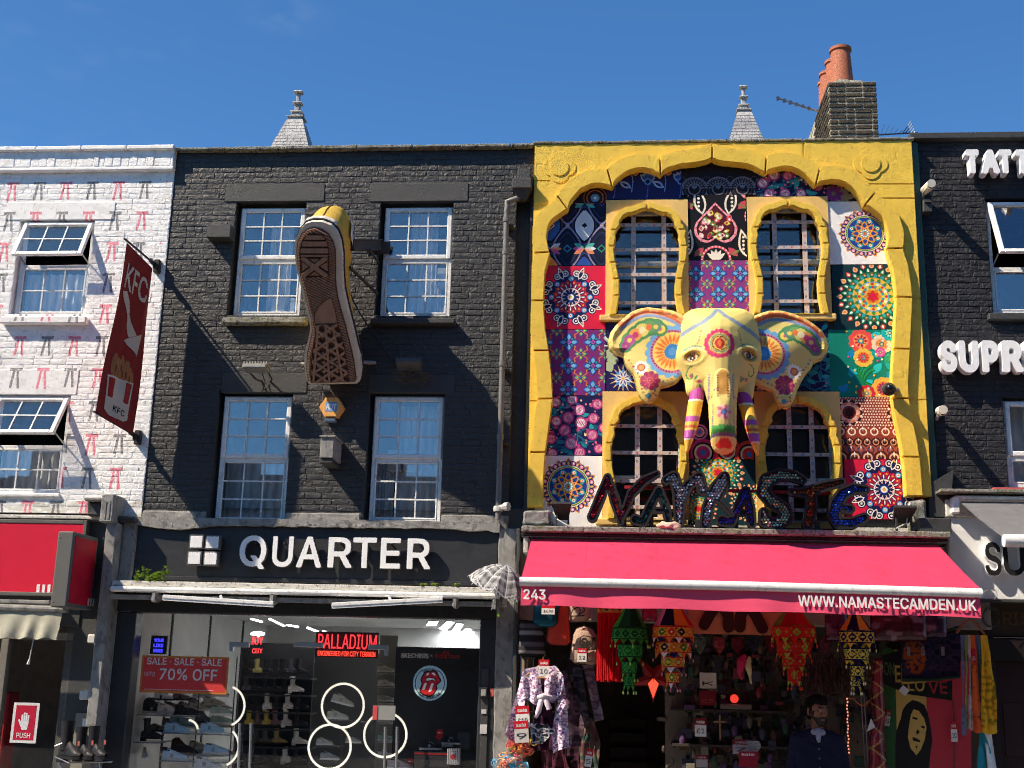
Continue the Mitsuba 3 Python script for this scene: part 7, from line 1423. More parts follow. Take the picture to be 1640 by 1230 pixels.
# flag, tapestry, scarves
fy = -.14
flag = thing('striped_flag','green, yellow and red flag printed ONE LOVE with a long-haired portrait','flag')
L_f,R_f,T_f = 1413,1556,1040
m,c = clothpoly([(1413,1078),(1414,1040),(1530,1066),(1553,1060),(1556,1240),(1420,1240)],fy,.012,9,.05,lambda v: np.where((v[:,0] < X(1433,1150,fy))[:,None],hexc('2f4a2a'),np.where((v[:,0] < X(1483,1150,fy))[:,None],hexc('b0924e'),hexc('b02c38'))));
g0 = polyof([(1412,1036),(1530,1060),(1554,1058),(1556,1245),(1420,1245)],fy)
def fl(poly,col_,l): return prism(poly.intersection(g0),fy - .0006 * l,.0006),np.tile(col_,(1,1))
def flagpiece(nm_,poly,col_,l): part(flag,nm_,P(prism(poly.intersection(g0) if l else poly,fy + .004 - .0012 * l,.0011),'print',col_,smooth=False))
flagpiece('green_stripe',polyof([(1412,1036),(1433,1036),(1438,1245),(1420,1245)],fy).intersection(g0),hexc('2f5a2e'),0); flagpiece('yellow_stripe',polyof([(1433,1036),(1482,1036),(1486,1245),(1438,1245)],fy).intersection(g0),hexc('c8a65a'),0); flagpiece('red_stripe',polyof([(1482,1036),(1560,1036),(1560,1245),(1486,1245)],fy).intersection(g0),hexc('c03a46'),0)
flagpiece('black_band',polyof([(1413,1050),(1444,1040),(1444,1096),(1525,1090),(1525,1122),(1455,1112),(1413,1094)],fy),(.012,.012,.012),1)
def ptext(s,x,y_,w,h,col_,yb=fy,l=2): a = X(x,y_,yb); part(flag,'lettering',P(text(s,Z(x,y_ - h,yb) - Z(x,y_,yb),.0012,True,yb + .004 - .0012 * l,a,Z(x,y_,yb),False,X(x + w,y_,yb) - a),'print',col_,smooth=False))
ptext('ON',1416,1081,17,20,hexc('4a6a42')); ptext('E',1434,1092,9,26,hexc('b89a50')); ptext('LO',1454,1106,27,20,hexc('b89a50')); ptext('VE',1487,1110,31,20,hexc('a8323c'))
hair = polyof([(1452,1128),(1462,1121),(1472,1124),(1481,1130),(1486,1142),(1490,1160),(1493,1185),(1491,1200),(1486,1245),(1434,1245),(1434,1190),(1436,1170),(1443,1150),(1446,1136)],fy); face = polyof([(1459,1145),(1463,1136),(1471,1138),(1480,1150),(1484,1165),(1481,1185),(1475,1200),(1468,1210),(1458,1198),(1454,1180),(1456,1160)],fy)
flagpiece('printed_hair',hair,(.014,.012,.012),1); flagpiece('printed_face',face,hexc('c8a65a'),2)
for pts in (((1462,1148),(1470,1150),(1468,1153),(1461,1151)),((1476,1162),(1482,1164),(1480,1167),(1475,1165)),((1469,1168),(1473,1172),(1470,1176),(1467,1174)),((1462,1180),(1473,1185),(1474,1189),(1462,1186)),((1466,1194),(1470,1196),(1467,1199))): flagpiece('printed_feature',polyof(pts,fy),(.014,.012,.012),3)
part(flag,'cord',P(tube([at(1526,1122,-.16),at(1528,1170,-.16),at(1528,1245,-.16)],.006,5),'paint',(.03,.03,.03)))
def tart(v): c = speckle(v,[hexc('1c1c34'),hexc('2a2440'),hexc('3a2c3c'),hexc('15152a')],18,5); u = (v[:,0] - X(1465,1050,-.4)) / .12; w = (v[:,2] - Z(1465,1050,-.4)) / .2; return np.where((u * u + w * w < 1)[:,None] & (meshkit.noise(v * 40,2) > .35)[:,None],hexc('8a4420'),c)
m,c = clothpoly([(1443,1022),(1490,1018),(1538,1012),(1538,1084),(1500,1091),(1445,1092)],-.40,.014,12,.025,tart,seed=4); tp = thing('tapestry','dark blue tapestry with an orange burst hanging over the top of the flag','textile'); part(tp,'cloth',P(m,'cloth',c,smooth=True))
for l in (((1418,1020),(1480,1020),(1536,1004)),((1445,1088),(1490,1089),(1537,1084))): part(tp,'edge',P(tube([at(a,b,-.42) for a,b in l],.016,6),'cloth',hexc('26402e')))
for i,a in enumerate((1455,1478,1510)):
    q = at(a,1043,-.425); part(tp,'paper_label',P(box(q[0] - .018,q[0] + .018,-.428,-.425,q[2] - .05,q[2] + .05),'print',lin(120,112,116)))
hg = thing('scarf_hanger','wooden coat hanger carrying scarves at the right end of the red awning','hanger')
hq = [at(a,b,-.98) for a,b in ((1532,1014),(1542,1000),(1553,991),(1563,998),(1577,1016))]
part(hg,'wood',P(tube(hq,.014,7),'paint',lin(132,78,48))); part(hg,'hook',P(tube([at(1553,992,-.98),at(1554,984,-.98),at(1560,978,-.98)],.004,5),'metal',(.5,.5,.5)))
for i,(a,b,yb_,col_,lab) in enumerate(((1540,1547,1176,'6a6a86','slate blue'),(1546,1552,1166,'8a9a5a','olive green'),(1551,1560,1168,'d8d0ca','white'),(1557,1572,1172,'d8602e','orange'),(1565,1571,1142,'6e6478','grey violet'),(1569,1572,1144,'5a8a96','dusty teal'),(1571,1598,1174,'e8b02e','golden yellow'))):
    tx_ = 1541 + i * 5.4; pts = [(tx_ - 3,1017),(tx_ + 4.5 + (i == 6) * 3,1017),(b - 4 + (i == 6) * 0,(1017 + yb_) / 2),(b,yb_),((a + b) / 2,yb_ + 3),(a,yb_ - 2),(a + 1,(1017 + yb_) / 2)]
    sp = hexc(col_); m,c = clothpoly(pts,-.96 + .02 * (i % 3),.022,90,.022,(lambda v,sp=sp,i=i: np.where((meshkit.noise(v * 30,i) > (.58 if i in (2,6) else .8))[:,None] & (np.abs(v[:,2] - Z(1560,1110,-.96)) < .35)[:,None],sp * (.55 if i != 2 else .7),sp)),seed=i); solo('hanging_scarf',P(m,'cloth',c,smooth=True),f'{lab} scarf hanging from the wooden hanger at the right end of the red awning','scarf')
for i,(pts,col_,lab) in enumerate((([(1574,1165),(1588,1172),(1592,1200),(1598,1245),(1584,1245),(1578,1196)],'e8e6e2','white scarf hanging below the golden yellow scarf'),([(1570,1160),(1580,1185),(1586,1205),(1576,1245),(1566,1245),(1566,1200)],'2a8a9a','teal scarf hanging below the orange scarf'))):
    m,c = clothpoly(pts,-.88,.03,60,.025,base=hexc(col_),seed=9 + i); solo('hanging_scarf',P(m,'cloth',c,smooth=True),lab,'scarf')
tag('red tag pinned on the white scarf',1559,1050,7,22,-1.02,'red','','150',hc=lin(190,30,50)); tag('white price tag hanging on the red stripe of the flag',1528,1172,10,32,-.2,'white','sale','10'); tag('small sale tag on the green stripe of the flag',1422,1150,8,26,-.2,'white','sale','5',hc=lin(130,40,46),wc=(.4,.4,.38),tilt=10); tag('white folded tag under the black band of the flag',1448,1106,13,12,-.46,'white','','',hc=(.6,.6,.58),wc=(.6,.6,.58),tilt=40)
# ================================================================== the shoe shop
shop = thing('shoe_shop_front','black shoe shop front with tall glass panes and glass doors','shop front')
YG = .06
sz1 = Z(500,987,YG); gxl,gxr = X(212,1100,YG),X(767,1110,YG); zd1 = Z(480,1034,YG)
xd0,xd1 = X(367,1130,YG),X(630,1130,YG)
part(shop,'header',P(box(X(180,970,.0),X(815,970,0),-.02,.2,sz1,fz0 + .02,.01),'black_board',smooth=False))
part(shop,'left_post',P(box(x1p + .01,gxl,-.03,.2,0,sz1,.01),'black_board',smooth=False)); part(shop,'right_post',P(box(gxr,X(800,1100,0),-.03,.3,0,sz1 + .01,.01),'black_board',smooth=False))
part(shop,'post_strip',P(box(X(770,1150,-.05),X(781,1150,-.05),-.05,-.02,.1,Z(775,1070,-.05),.004),'plaster_black'))
def pane(x0,x1,z0,z1,y=YG): return part(shop,'glass_pane',P(TM([(x0,y,z0),(x1,y,z0),(x1,y,z1),(x0,y,z1)],[[0,1,2,3]]),'pane',smooth=False))
pane(gxl,xd0,.15,sz1); pane(xd0 + .006,xd1,zd1 + .004,sz1,YG + .004); pane(xd1 + .006,gxr,.15,sz1)
xm = (xd0 + xd1) / 2
for i,(a,b) in enumerate(((xd0 + .006,xm - .004),(xm + .004,xd1 - .004))):
    d = numbered(shop + '__door'); scene[d] = P(TM([(a,YG + .002,.02),(b,YG + .002,.02),(b,YG + .002,zd1),(a,YG + .002,zd1)],[[0,1,2,3]]),'pane',smooth=False)
    hx = xm + (-.86 if i == 0 else .84) * (xm - xd0);
for px_,py_ in (((384,402),1158),((617,636),1164)):
    for q in px_: part(shop,'handle',P(tube([at(q,py_,YG - .05),(X(q,py_ + 60,YG - .05),YG - .05,.5)],.016,8),'metal',(.55,.55,.55)))
for a,b,c,d in ((368,400,1028,1036),(471,518,1028.5,1036),(590,622,1032.5,1040)): part(shop,'patch_fitting',P(box(X(a,c,YG),X(b,c,YG),YG - .02,YG + .03,Z(a,d,YG),Z(a,c,YG),.004),'metal',(.6,.6,.6)))
part(shop,'patch_fitting',P(box(X(368,1040,YG),X(374,1040,YG),YG - .02,YG + .03,Z(370,1043,YG),Z(370,1034,YG),.004),'metal',(.6,.6,.6))); part(shop,'patch_fitting',P(box(X(616,1040,YG),X(622,1040,YG),YG - .02,YG + .03,Z(620,1050,YG),Z(620,1038,YG),.004),'metal',(.6,.6,.6)))
part(shop,'stall_riser',P(box(gxl,xd0,.0,.2,0,.15),'black_board',smooth=False)); part(shop,'stall_riser',P(box(xd1,gxr,.0,.2,0,.15),'black_board',smooth=False))
# room
scene['room_grey'] = two(princ(proc(lambda p,n,uv: mix((.42,.42,.41),(.52,.52,.50),fbm(p.x * 1.5,p.y * 1.5,p.z * 1.5))),0.7))
rx0,rx1,ry1,rz1 = gxl - .1,gxr + .05,6.0,sz1 + .12
m = TM([(rx0,.1,.02),(rx1,.1,.02),(rx1,ry1,.02),(rx0,ry1,.02),(rx0,.1,rz1),(rx1,.1,rz1),(rx1,ry1,rz1),(rx0,ry1,rz1)],[[0,1,2,3],[4,7,6,5],[3,2,6,7],[0,3,7,4],[1,5,6,2]])
part(shop,'room',P(m,'room_grey',smooth=False))
yb1 = .95
for q in (1.45,3.0,4.6): part(shop,'wall_strip',P(box(rx0,rx0 + .015,q,q + .05,.1,rz1),'paint',(.02,.02,.02)))
part(shop,'dark_wall',P(box(X(384,1100,2.9),X(500,1100,2.9),2.9,2.95,.1,Z(440,1030,2.9)),'paint',(.014,.014,.016),smooth=False))
part(shop,'dark_wall',P(box(X(500,1100,4),X(630,1100,4),4,4.05,.1,Z(560,1046,4)),'paint',(.05,.05,.05),smooth=False))
part(shop,'dark_wall',P(box(X(632,1100,1.0),X(775,1100,1.0),1.0,1.04,.1,Z(700,1038,1.0)),'paint',(.010,.010,.012),smooth=False))
part(shop,'rack_case',P(box(X(603,1140,2.2),X(632,1140,2.2),2.2,2.22,.1,2.3),'paint',lin(120,120,112),smooth=False))
for yy_ in (1084,1112,1140,1167,1196,1226): part(shop,'wall_shelf',P(box(X(388,yy_,2.5),X(497,yy_,2.5),2.5,2.9,Z(440,yy_ + 3,2.5),Z(440,yy_ + .5,2.5)),'paint',(.02,.02,.022),smooth=False))
for yy_ in (1078,1100,1126,1158,1188,1215): part(shop,'rack_shelf',P(box(X(605,yy_,1.9),X(631,yy_,1.9),1.9,2.2,Z(618,yy_ + 2,1.9),Z(618,yy_ + .5,1.9)),'paint',(.3,.3,.3),smooth=False))
scene['shelf_glass'] = two(princ(rgb((.16,.18,.18)),.15,specular=.6))
for a,b,yy_ in ((222,312,1145),(262,372,1174.5),(217,256,1188),(258,375,1219)): part(shop,'glass_shelf',P(box(X(a,yy_,.5),X(b,yy_,.5),.42,.9,Z((a + b) / 2,yy_ + 2.2,.45),Z((a + b) / 2,yy_ + .3,.45)),'shelf_glass',smooth=False))
for q in (313,370): part(shop,'shelf_post',P(box(X(q,1170,.6),X(q,1170,.6) + .012,.6,.612,.1,1.95),'paint',(.03,.03,.03)))
# lamps that are lit in the photograph: ceiling panels, strips, neon, rings
cl = thing('ceiling_light','bright slanted ceiling panel over the right side of the shoe shop, nearest the glass of four','ceiling light','ceiling panels of the shoe shop'); del labels[cl]; _used['ceiling_light'] = 0
zc_ = rz1 - .02; nth = ('leftmost','second','third','rightmost')
for i,(a,b,c,d) in enumerate((((683,1002),(698,1002),(702,995),(687,995)),((703,1007),(714,1010),(728,997),(717,995)),((721,1015),(731,1016),(742,1000),(732,998)),((734,1019),(744,1021),(756,1008),(746,1006)))):
    pts = []
    for q in (a,b,c,d):
        dr3 = FWD + (q[0] - 820) / FOCAL * RGT - (q[1] - 615) / FOCAL * UPV; pts.append(CAM + dr3 * ((zc_ - CAM[2]) / dr3[2]))
    k = thing('ceiling_light',f'lit white ceiling panel in the shoe shop, {nth[i]} of the slanted four','ceiling light','slanted ceiling panels of the shoe shop')
    m = TM(pts,[[0,1,2,3]]); m = m if m.face_normals[0][2] < 0 else TM(pts,[[3,2,1,0]])
    part(k,'diffuser',{**P(m,'paint',(.8,.8,.8),smooth=False),'emitter': emit((4,4.1,4.2))})
    e0,e1 = np.array(pts[0]) + (0,0,.012),np.array(pts[3]) + (0,0,.012); part(k,'housing',P(bar((np.array(pts[0]) + pts[1]) / 2 + (0,0,.025),(np.array(pts[2]) + pts[3]) / 2 + (0,0,.025),.08,.03),'paint',(.5,.5,.5)))
stp = [[(402,991),(420,996)],[(431,991),(456,1003)],[(460,1001),(478,1004)],[(492,1005),(512,1013)],[(517,1011),(541,1019)],[(541,1016),(560,1025)]]
for i,(a,b) in enumerate(stp):
    y_ = 1.9 + .12 * i; k = thing('light_strip',f'thin white ceiling light strip in the shoe shop, {("first", "second", "third", "fourth", "fifth", "sixth")[i]} of six from the left','ceiling light','ceiling light strips of the shoe shop')
    scene[k] = {**P(bar(at(*a,y_),at(*b,y_ + .1),.03,.02),'paint',(.8,.8,.8),smooth=False),'emitter': emit((4,4.1,4.2))}
k = thing('round_light','bright oval ceiling spot above the red neon letters at the left','ceiling light'); scene[k] = {**P(ball(at(413,1015,2.0),.09,2,(1.1,.5,.35)),'paint',(.8,.8,.8)),'emitter': emit((4,4,4))}
def neon(lab,s,a,b,yb_,yt,y,col_,bold=False,name='neon_sign',line2=None):
    k = thing(name,lab,'neon sign'); xa = X(a,yb_,y); m = text(s,Z(a,yt,y) - Z(a,yb_,y),.02,bold,y,xa,Z(a,yb_,y),False,X(b,yb_,y) - xa)
    part(k,'tube_lettering',{**P(m,'paint',(.5,.1,.1),smooth=False),'emitter': emit(col_)}); return k
k = neon('red neon sign reading PALLADIUM over ENGINEERED FOR CITY TERRAIN in the shoe shop','PALLADIUM',509,603,1038,1015,1.6,(.27,.010,.014))
xa = X(509,1051,1.6); part(k,'tube_lettering',{**P(text('ENGINEERED FOR CITY TERRAIN',Z(509,1042,1.6) - Z(509,1050,1.6),.02,False,1.6,xa,Z(509,1050,1.6),False,X(601,1050,1.6) - xa),'paint',(.5,.1,.1),smooth=False),'emitter': emit((.27,.02,.012))})
part(k,'backing',P(box(X(505,1030,1.62),X(606,1030,1.62),1.63,1.65,Z(550,1053,1.62),Z(550,1012,1.62)),'paint',(.02,.005,.005)))
k = neon('small red neon letters at the top left of the glass doors','IOY',403,421,1032,1020,1.8,(.40,.012,.016)); xa = X(404,1046,1.8); part(k,'tube_lettering',{**P(text('CITY',.06,.02,False,1.8,xa,Z(404,1046,1.8),False,X(420,1046,1.8) - xa),'paint',(.5,.1,.1),smooth=False),'emitter': emit((.35,.012,.016))})
k = thing('blue_led_sign','small black sign with glowing blue letters in the left shoe display','led sign'); q = quad((242,1018),(268,1018),(266,1048),(240,1047),.35); part(k,'case',P(box(q[0],q[1],.35,.38,q[2],q[3],.004),'paint',(.008,.008,.01)))
for j,s in enumerate(('YOUR','LIKE','SHOES')): part(k,'lettering',{**P(text(s,.038,.006,True,.348,(q[0] + q[1]) / 2,q[3] - .075 - .062 * j,True,.12),'paint',(.02,.02,.3),smooth=False),'emitter': emit((.02,.02,.42))})
def ringlamp(lab,cxp,cyp,r,y,arc=None):
    k = thing('ring_light',lab,'light',None); c = at(cxp,cyp,y); m = torus(c,r,.0135,56,8) if arc is None else torus(c,r,.0135,30,8,arc)
    scene[k] = {**P(m,'paint',(.6,.58,.5),smooth=60),'emitter': emit((.17,.156,.128))}; return c
rr_ = 36 / 143.
ringlamp('cream ring light framing two beige sneakers, upper of the crossed pair',549,1130,rr_,.22); ringlamp('cream ring light crossing below the upper ring',528,1196,rr_,.24); ringlamp('cream ring light right of the crossed pair, half behind the door handle',617,1177,rr_,.22)
ringlamp('cream half ring light beside the sale poster, upper of two',361,1131,rr_ * .92,.2,(-1.15,1.25)); ringlamp('cream half ring light below the upper half ring at the left display',352,1196,rr_ * .9,.2,(-1.1,.9)); ringlamp('short curved piece of cream light between the blue sneakers',300,1171,.13,.5,(.2,1.5))
# sale poster, small cards
sp_ = thing('sale_poster','red sale poster reading SALE and 70% OFF with a gold edge in the left window','poster'); q = quad((227.5,1051),(368,1051),(362,1112),(223,1109),.03)
part(sp_,'sheet',P(box(q[0],q[1],.028,.034,q[2],q[3]),'print',lin(186,112,54),smooth=False)); part(sp_,'red_field',P(box(q[0] + .025,q[1] - .025,.0255,.0275,q[2] + .025,q[3] - .025),'print',lin(196,60,58),smooth=False))
W_ = q[1] - q[0]; wc = lin(200,188,186)
for s,h,x0_,x1_,zf,bold in (('SALE · SALE · SALE',.078,.06,.92,.76,True),('70% OFF',.125,.22,.88,.36,True),('UPTO',.05,.045,.165,.44,False)): part(sp_,'lettering',P(text(s,h,.001,bold,.025,q[0] + W_ * x0_,q[2] + (q[3] - q[2]) * zf,False,W_ * (x1_ - x0_)),'print',wc,smooth=False))
part(sp_,'lettering',P(text('up to 70% off selected lines while stocks last in this store only',.012,.001,False,.025,q[0] + W_ * .05,q[2] + .035,False,W_ * .8),'print',wc,smooth=False)) if False else part(sp_,'rule',P(box(q[0] + .06,q[0] + W_ * .85,.0245,.0255,q[2] + .036,q[2] + .042),'print',wc,smooth=False))
rp2 = thing('round_poster','round pale blue poster with a red lips and tongue emblem on the right shop pane','poster'); c = at(688.5,1094,.03); R_ = .20
pr2 = Print(c[0] - R_ * 1.1,c[0] + R_ * 1.1,c[2] - R_ * 1.1,c[2] + R_ * 1.1,.03,lin(180,212,216)); pr2.v,pr2.f,pr2.c,pr2.n = [],[],[],0; cc2 = (c[0],c[2])
pr2.y = .028; pr2.add(circ(cc2,R_,48),lin(176,210,214)); pr2.layer()
for a0,a1 in ((2.1,4.1),(-.95,.95)):
    t = np.linspace(a0,a1,24); pr2.poly(LineString(np.column_stack([cc2[0] + R_ * .86 * np.cos(t),cc2[1] + R_ * .86 * np.sin(t)])).buffer(.004),(.01,.01,.012))
def Q(l): return np.array([(c[0] + a * R_,c[2] + b * R_) for a,b in l])
lips = Q([(-.52,.20),(-.30,.58),(-.16,.66),(0,.60),(.16,.70),(.34,.62),(.62,.16),(.44,-.02),(.34,-.10),(.40,-.30),(.22,-.62),(-.02,-.74),(-.30,-.66),(-.54,-.52),(-.52,-.30),(-.42,-.04),(-.46,.08)]); pr2.layer(); pr2.poly(Polygon(lips).buffer(.012).buffer(-.0),(.012,.01,.012)); pr2.layer(); pr2.poly(Polygon(lips).buffer(-.002),lin(196,38,44))
pr2.layer(); pr2.poly(Polygon(Q([(-.32,.22),(-.06,.34),(.28,.30),(.40,.10),(.20,.16),(.0,.12),(-.2,.06)])),(.02,.012,.014)); pr2.layer(); pr2.poly(Polygon(Q([(-.26,.20),(-.06,.30),(.24,.26),(.33,.13),(.16,.20),(0,.16),(-.16,.12)])),(.85,.85,.83))
for l in (((-.22,.5),(-.1,.58),(-.08,.5),(-.2,.42)),((.1,.58),(.24,.56),(.3,.44),(.16,.5)),((-.30,-.02),(-.20,.0),(-.30,-.34),(-.42,-.38)),((.10,-.04),(.20,-.02),(.10,-.42),(-.04,-.50))): pr2.layer(); pr2.poly(Polygon(Q(l)).buffer(.004),(.85,.82,.8))
m,cc3 = pr2.mesh(); part(rp2,'disc',P(m,'print',cc3,smooth=False))
for s,up_,r0 in (('SKECHERS',True,.76),('LOS ANGELES',False,.82)):
    n = len(s); ms = []
    for i,ch in enumerate(s):
        if ch == ' ': continue
        t = text(ch,.030,.001,True,0,0,-.015,True); th = (i - (n - 1) / 2) * .155 * (1 if up_ else 1); a = (math.pi / 2 - th) if up_ else (-math.pi / 2 + th)
        t = rot(t,(0,1,0),math.degrees(th if up_ else -th)); ms.append(mov(t,c[0] + R_ * r0 * math.cos(a),.0268,c[2] + R_ * r0 * math.sin(a)))
    part(rp2,'lettering',P(cat(ms),'print',(.012,.012,.015),smooth=False))
sk = thing('black_brand_panel','black panel with white and red lettering behind the right shop pane','sign'); q = quad((634,1037),(772,1037),(772,1064),(634,1064),.85); part(sk,'panel',P(box(q[0],q[1],.85,.9,q[2],q[3]),'paint',(.006,.006,.008),smooth=False))
xa = X(642,1053,.84); part(sk,'lettering',P(text('SKECHERS',.052,.003,True,.848,xa,Z(642,1053,.84),False,X(686,1053,.84) - xa),'print',(.7,.7,.7),smooth=False)); part(sk,'lettering',P(text('×',.04,.003,False,.848,X(689,1052,.84),Z(690,1052,.84)),'print',(.5,.5,.5),smooth=False))
xa = X(697,1054,.84); part(sk,'red_lettering',P(text('Rolling Stones',.055,.003,False,.848,xa,Z(697,1053.5,.84),False,X(737,1053,.84) - xa),'print',lin(190,40,44),smooth=False)); part(sk,'red_lettering',P(text('the',.04,.003,False,.848,X(709,1047,.84),Z(709,1047.5,.84)),'print',lin(190,40,44),smooth=False))
# card on the door, frame details
solo('door_card',P(box(X(597,1140,.03),X(633,1140,.03),.03,.036,Z(615,1153,.03),Z(615,1130,.03)),'print',lin(140,142,138),smooth=False),'pale grey card on the right glass door','card'); solo('door_card',P(box(X(597,1140,.02),X(604,1140,.02),.022,.028,Z(600,1153,.03),Z(600,1130,.03)),'print',lin(200,80,80),smooth=False),'narrow red card beside the pale grey card on the glass door','card')
k = thing('key_switch','small black keypad with a grey face on the right post of the shoe shop','switch'); q = quad((768,1101),(781,1101),(781,1117),(768,1117),-.06); part(k,'case',P(box(q[0],q[1],-.09,-.03,q[2],q[3],.006),'paint',(.02,.02,.02))); part(k,'face',P(box(q[0] + .02,q[1] - .02,-.094,-.088,q[2] + .02,q[3] - .02),'paint',(.3,.3,.3)))
solo('red_tag',P(box(X(785,1110,-.05),X(792,1110,-.05),-.06,-.03,Z(788,1116,-.05),Z(788,1102,-.05),.008),'paint',lin(190,96,90)),'small faded red tag beside the keypad','tag')
for i,(a,b,c_,d) in enumerate(((771,779,1136,1143),(769,780,1160,1175))): solo('paper_notice',P(rough(box(X(a,c_,-.06),X(b,c_,-.06),-.062,-.056,Z(a,d,-.06),Z(a,c_,-.06)),.002,20,i),'print',(.5,.5,.5),smooth=False),f'{("upper", "lower")[i]} small white paper notice stuck on the right post','notice')
# ------------------------------------------------------------------ shoes
def shoe_parts(kind):
    """Sole and upper of a shoe that points along +x, about 0.29 long."""
    L = .29; t = np.linspace(0,1,15); w = .5 * np.interp(t,[0,.06,.2,.45,.7,.88,1],[.045,.062,.070,.068,.092,.082,.03]);
    foot = Polygon([(a * L,b) for a,b in zip(t,w)] + [(a * L,-b) for a,b in zip(t[::-1],w[::-1])]).buffer(.006)
    sole = trimesh.creation.extrude_polygon(foot,.028 if kind != 'boot' else .022,engine='earcut')
    h = np.interp(t,[0,.1,.3,.42,.6,.8,1],{'low': [.075,.085,.078,.085,.062,.046,.02],'high': [.12,.14,.135,.12,.07,.05,.02],'boot': [.07,.085,.10,.10,.07,.052,.02]}[kind]); rings = []; n = 14; a = np.linspace(0,math.pi,n)
    for ti,wi,hi in zip(t,w,h): rings.append(np.column_stack([np.full(n,ti * L),wi * .97 * np.cos(a) * (1 - .25 * np.sin(a) ** 2 * min(1,hi / .1)),.026 + hi * np.sin(a) ** .75]))
    v = np.vstack(rings); f = [[i * n + j,(i + 1) * n + j,(i + 1) * n + j + 1,i * n + j + 1] for i in range(14) for j in range(n - 1)]; up = TM(v,f)
    ex = []
    if kind == 'boot':
        ex.append(tube([(.075,0,.06),(.07,0,.14),(.068,0,.22),(.062,0,.27)],[.046,.043,.047,.052],12)); sole = cat([sole,box(.0,.07,-.03,.03,-.03,.005)])
    else:
        ex.append(tube([(.02,0,.10),(.055,0,h[3] + .022),(.10,0,h[4] + .02)],[.012,.022,.02],8))
    return sole,cat([up] + ex),[tube([(.12 + .022 * i,-.026,.026 + .070 - .008 * i),(.125 + .022 * i,0,.026 + .083 - .009 * i),(.12 + .022 * i,.026,.026 + .070 - .008 * i)],.004,5) for i in range(4)] if kind != 'boot' else None
SHO = {k: shoe_parts(k) for k in ('low','high','boot')}; _sh = {}
def shoe(lab,px_,py_,y,kind,upc,soc,ln_=40,yaw=0,grp='shoes on display',lace=(.7,.7,.68),roll=0):
    k = thing('boot' if kind == 'boot' else 'sneaker',lab,'boot' if kind == 'boot' else 'shoe',grp); q = at(px_,py_,y); s = ln_ / 40 * 1.0
    T_ = mi.ScalarTransform4f().translate([float(q[0]),float(q[1]),float(q[2])]).rotate([0,0,1],yaw).rotate([0,1,0],roll).scale(s).translate([-.145,0,0.03 if kind == 'boot' else 0])
    if kind != 'boot' and 'collar' not in SHO: SHO['collar'] = {kk_: xf(ball((0,0,0),1,2),np.diag([.046,.024,.010,1])).apply_transform(rotm((0,1,0),10 if kk_ == 'low' else 6)).apply_translation((.062,0,.108 if kk_ == 'low' else .158)) for kk_ in ('low','high')}; SHO['band'] = box(.10,.135,-.0405,.0405,.035,.072,.006)
    for nm_,m,c in (('collar',SHO['collar'][kind] if kind != 'boot' else None,(.02,.02,.022)),('side_stripe',SHO['band'] if kind != 'boot' else None,np.asarray(soc) * .5 + .02),('sole',SHO[kind][0],soc),('upper',SHO[kind][1],upc),('laces',cat(SHO[kind][2]) if SHO[kind][2] else None,lace)):
        if m is None: continue
        kk = (kind,nm_,tuple(np.round(c,3)))
        if kk not in _sh: _sh[kk] = P(m,'print',c,smooth=40)
        part(k,nm_,{**_sh[kk],'to_world': T_})
LB,WHs,BK,CRs,MT,BRs = lin(150,186,204),lin(205,205,200),lin(24,22,24),lin(176,172,150),lin(150,176,166),lin(70,48,36)
disp = [(248,1143,.62,'high',BK,WHs,44,-8,'black and white high sneaker, leftmost on the top left glass shelf'),(270,1143,.55,'low',WHs,WHs,40,-8,'white sneaker second on the top left glass shelf'),(299,1145,.5,'low',BK,BK,42,-5,'flat black shoe on the top left glass shelf'),(320,1138,.8,'low',CRs,WHs,36,0,'cream sneaker under the right half of the sale poster'),(343,1130,.8,'low',CRs,CRs,36,10,'cream sneaker below the right corner of the sale poster'),(355,1146,.6,'low',MT,WHs,40,20,'mint sneaker at the right of the top shelf'),(262,1122,.8,'low',WHs,BK,36,-10,'white sneaker with black sole just under the sale poster'),(292,1122,.85,'low',lin(120,100,90),BK,34,0,'brown grey sneaker just under the sale poster'),(325,1118,.85,'low',CRs,WHs,34,8,'cream sneaker nearest the bottom edge of the sale poster'),(352,1116,.8,'low',lin(130,150,130),WHs,32,8,'sage sneaker nearest the right bottom corner of the sale poster'),
        (290,1160,.75,'low',LB,LB,40,0,'light blue sneaker, back one of the blue pair'),(283,1173,.5,'low',LB,LB,42,0,'light blue sneaker, front one of the blue pair'),(340,1173,.5,'low',LB,LB,40,0,'light blue sneaker right of the curved light piece'),(356,1160,.75,'low',MT,WHs,40,12,'mint sneaker on the second shelf at the right'),(328,1158,.8,'high',lin(90,96,104),BK,34,0,'grey high sneaker between the blue sneakers'),(242,1187,.5,'boot',BK,BK,36,0,'black ankle boot alone on the small left shelf'),(255,1172,.8,'low',lin(110,100,86),BK,32,0,'taupe shoe behind the black ankle boot'),
        (280,1218,.5,'low',lin(178,204,220),WHs,43,0,'pale blue and white sneaker on the lowest glass shelf'),(292,1205,.8,'high',BRs,BRs,40,0,'brown high shoe behind the pale blue and white sneaker'),(346,1208,.6,'low',lin(170,196,214),WHs,42,0,'white and blue sneaker at the right of the lowest shelf'),(318,1200,.85,'low',CRs,CRs,34,0,'beige sneaker in the middle of the lowest shelf'),(232,1214,.5,'high',lin(170,168,160),WHs,30,-60,'pale lace high shoe at the far left of the lowest shelf'),(332,1232,.45,'low',WHs,WHs,46,0,'big white sneaker cut by the bottom of the photo in the left display')]
br = random.Random(31)
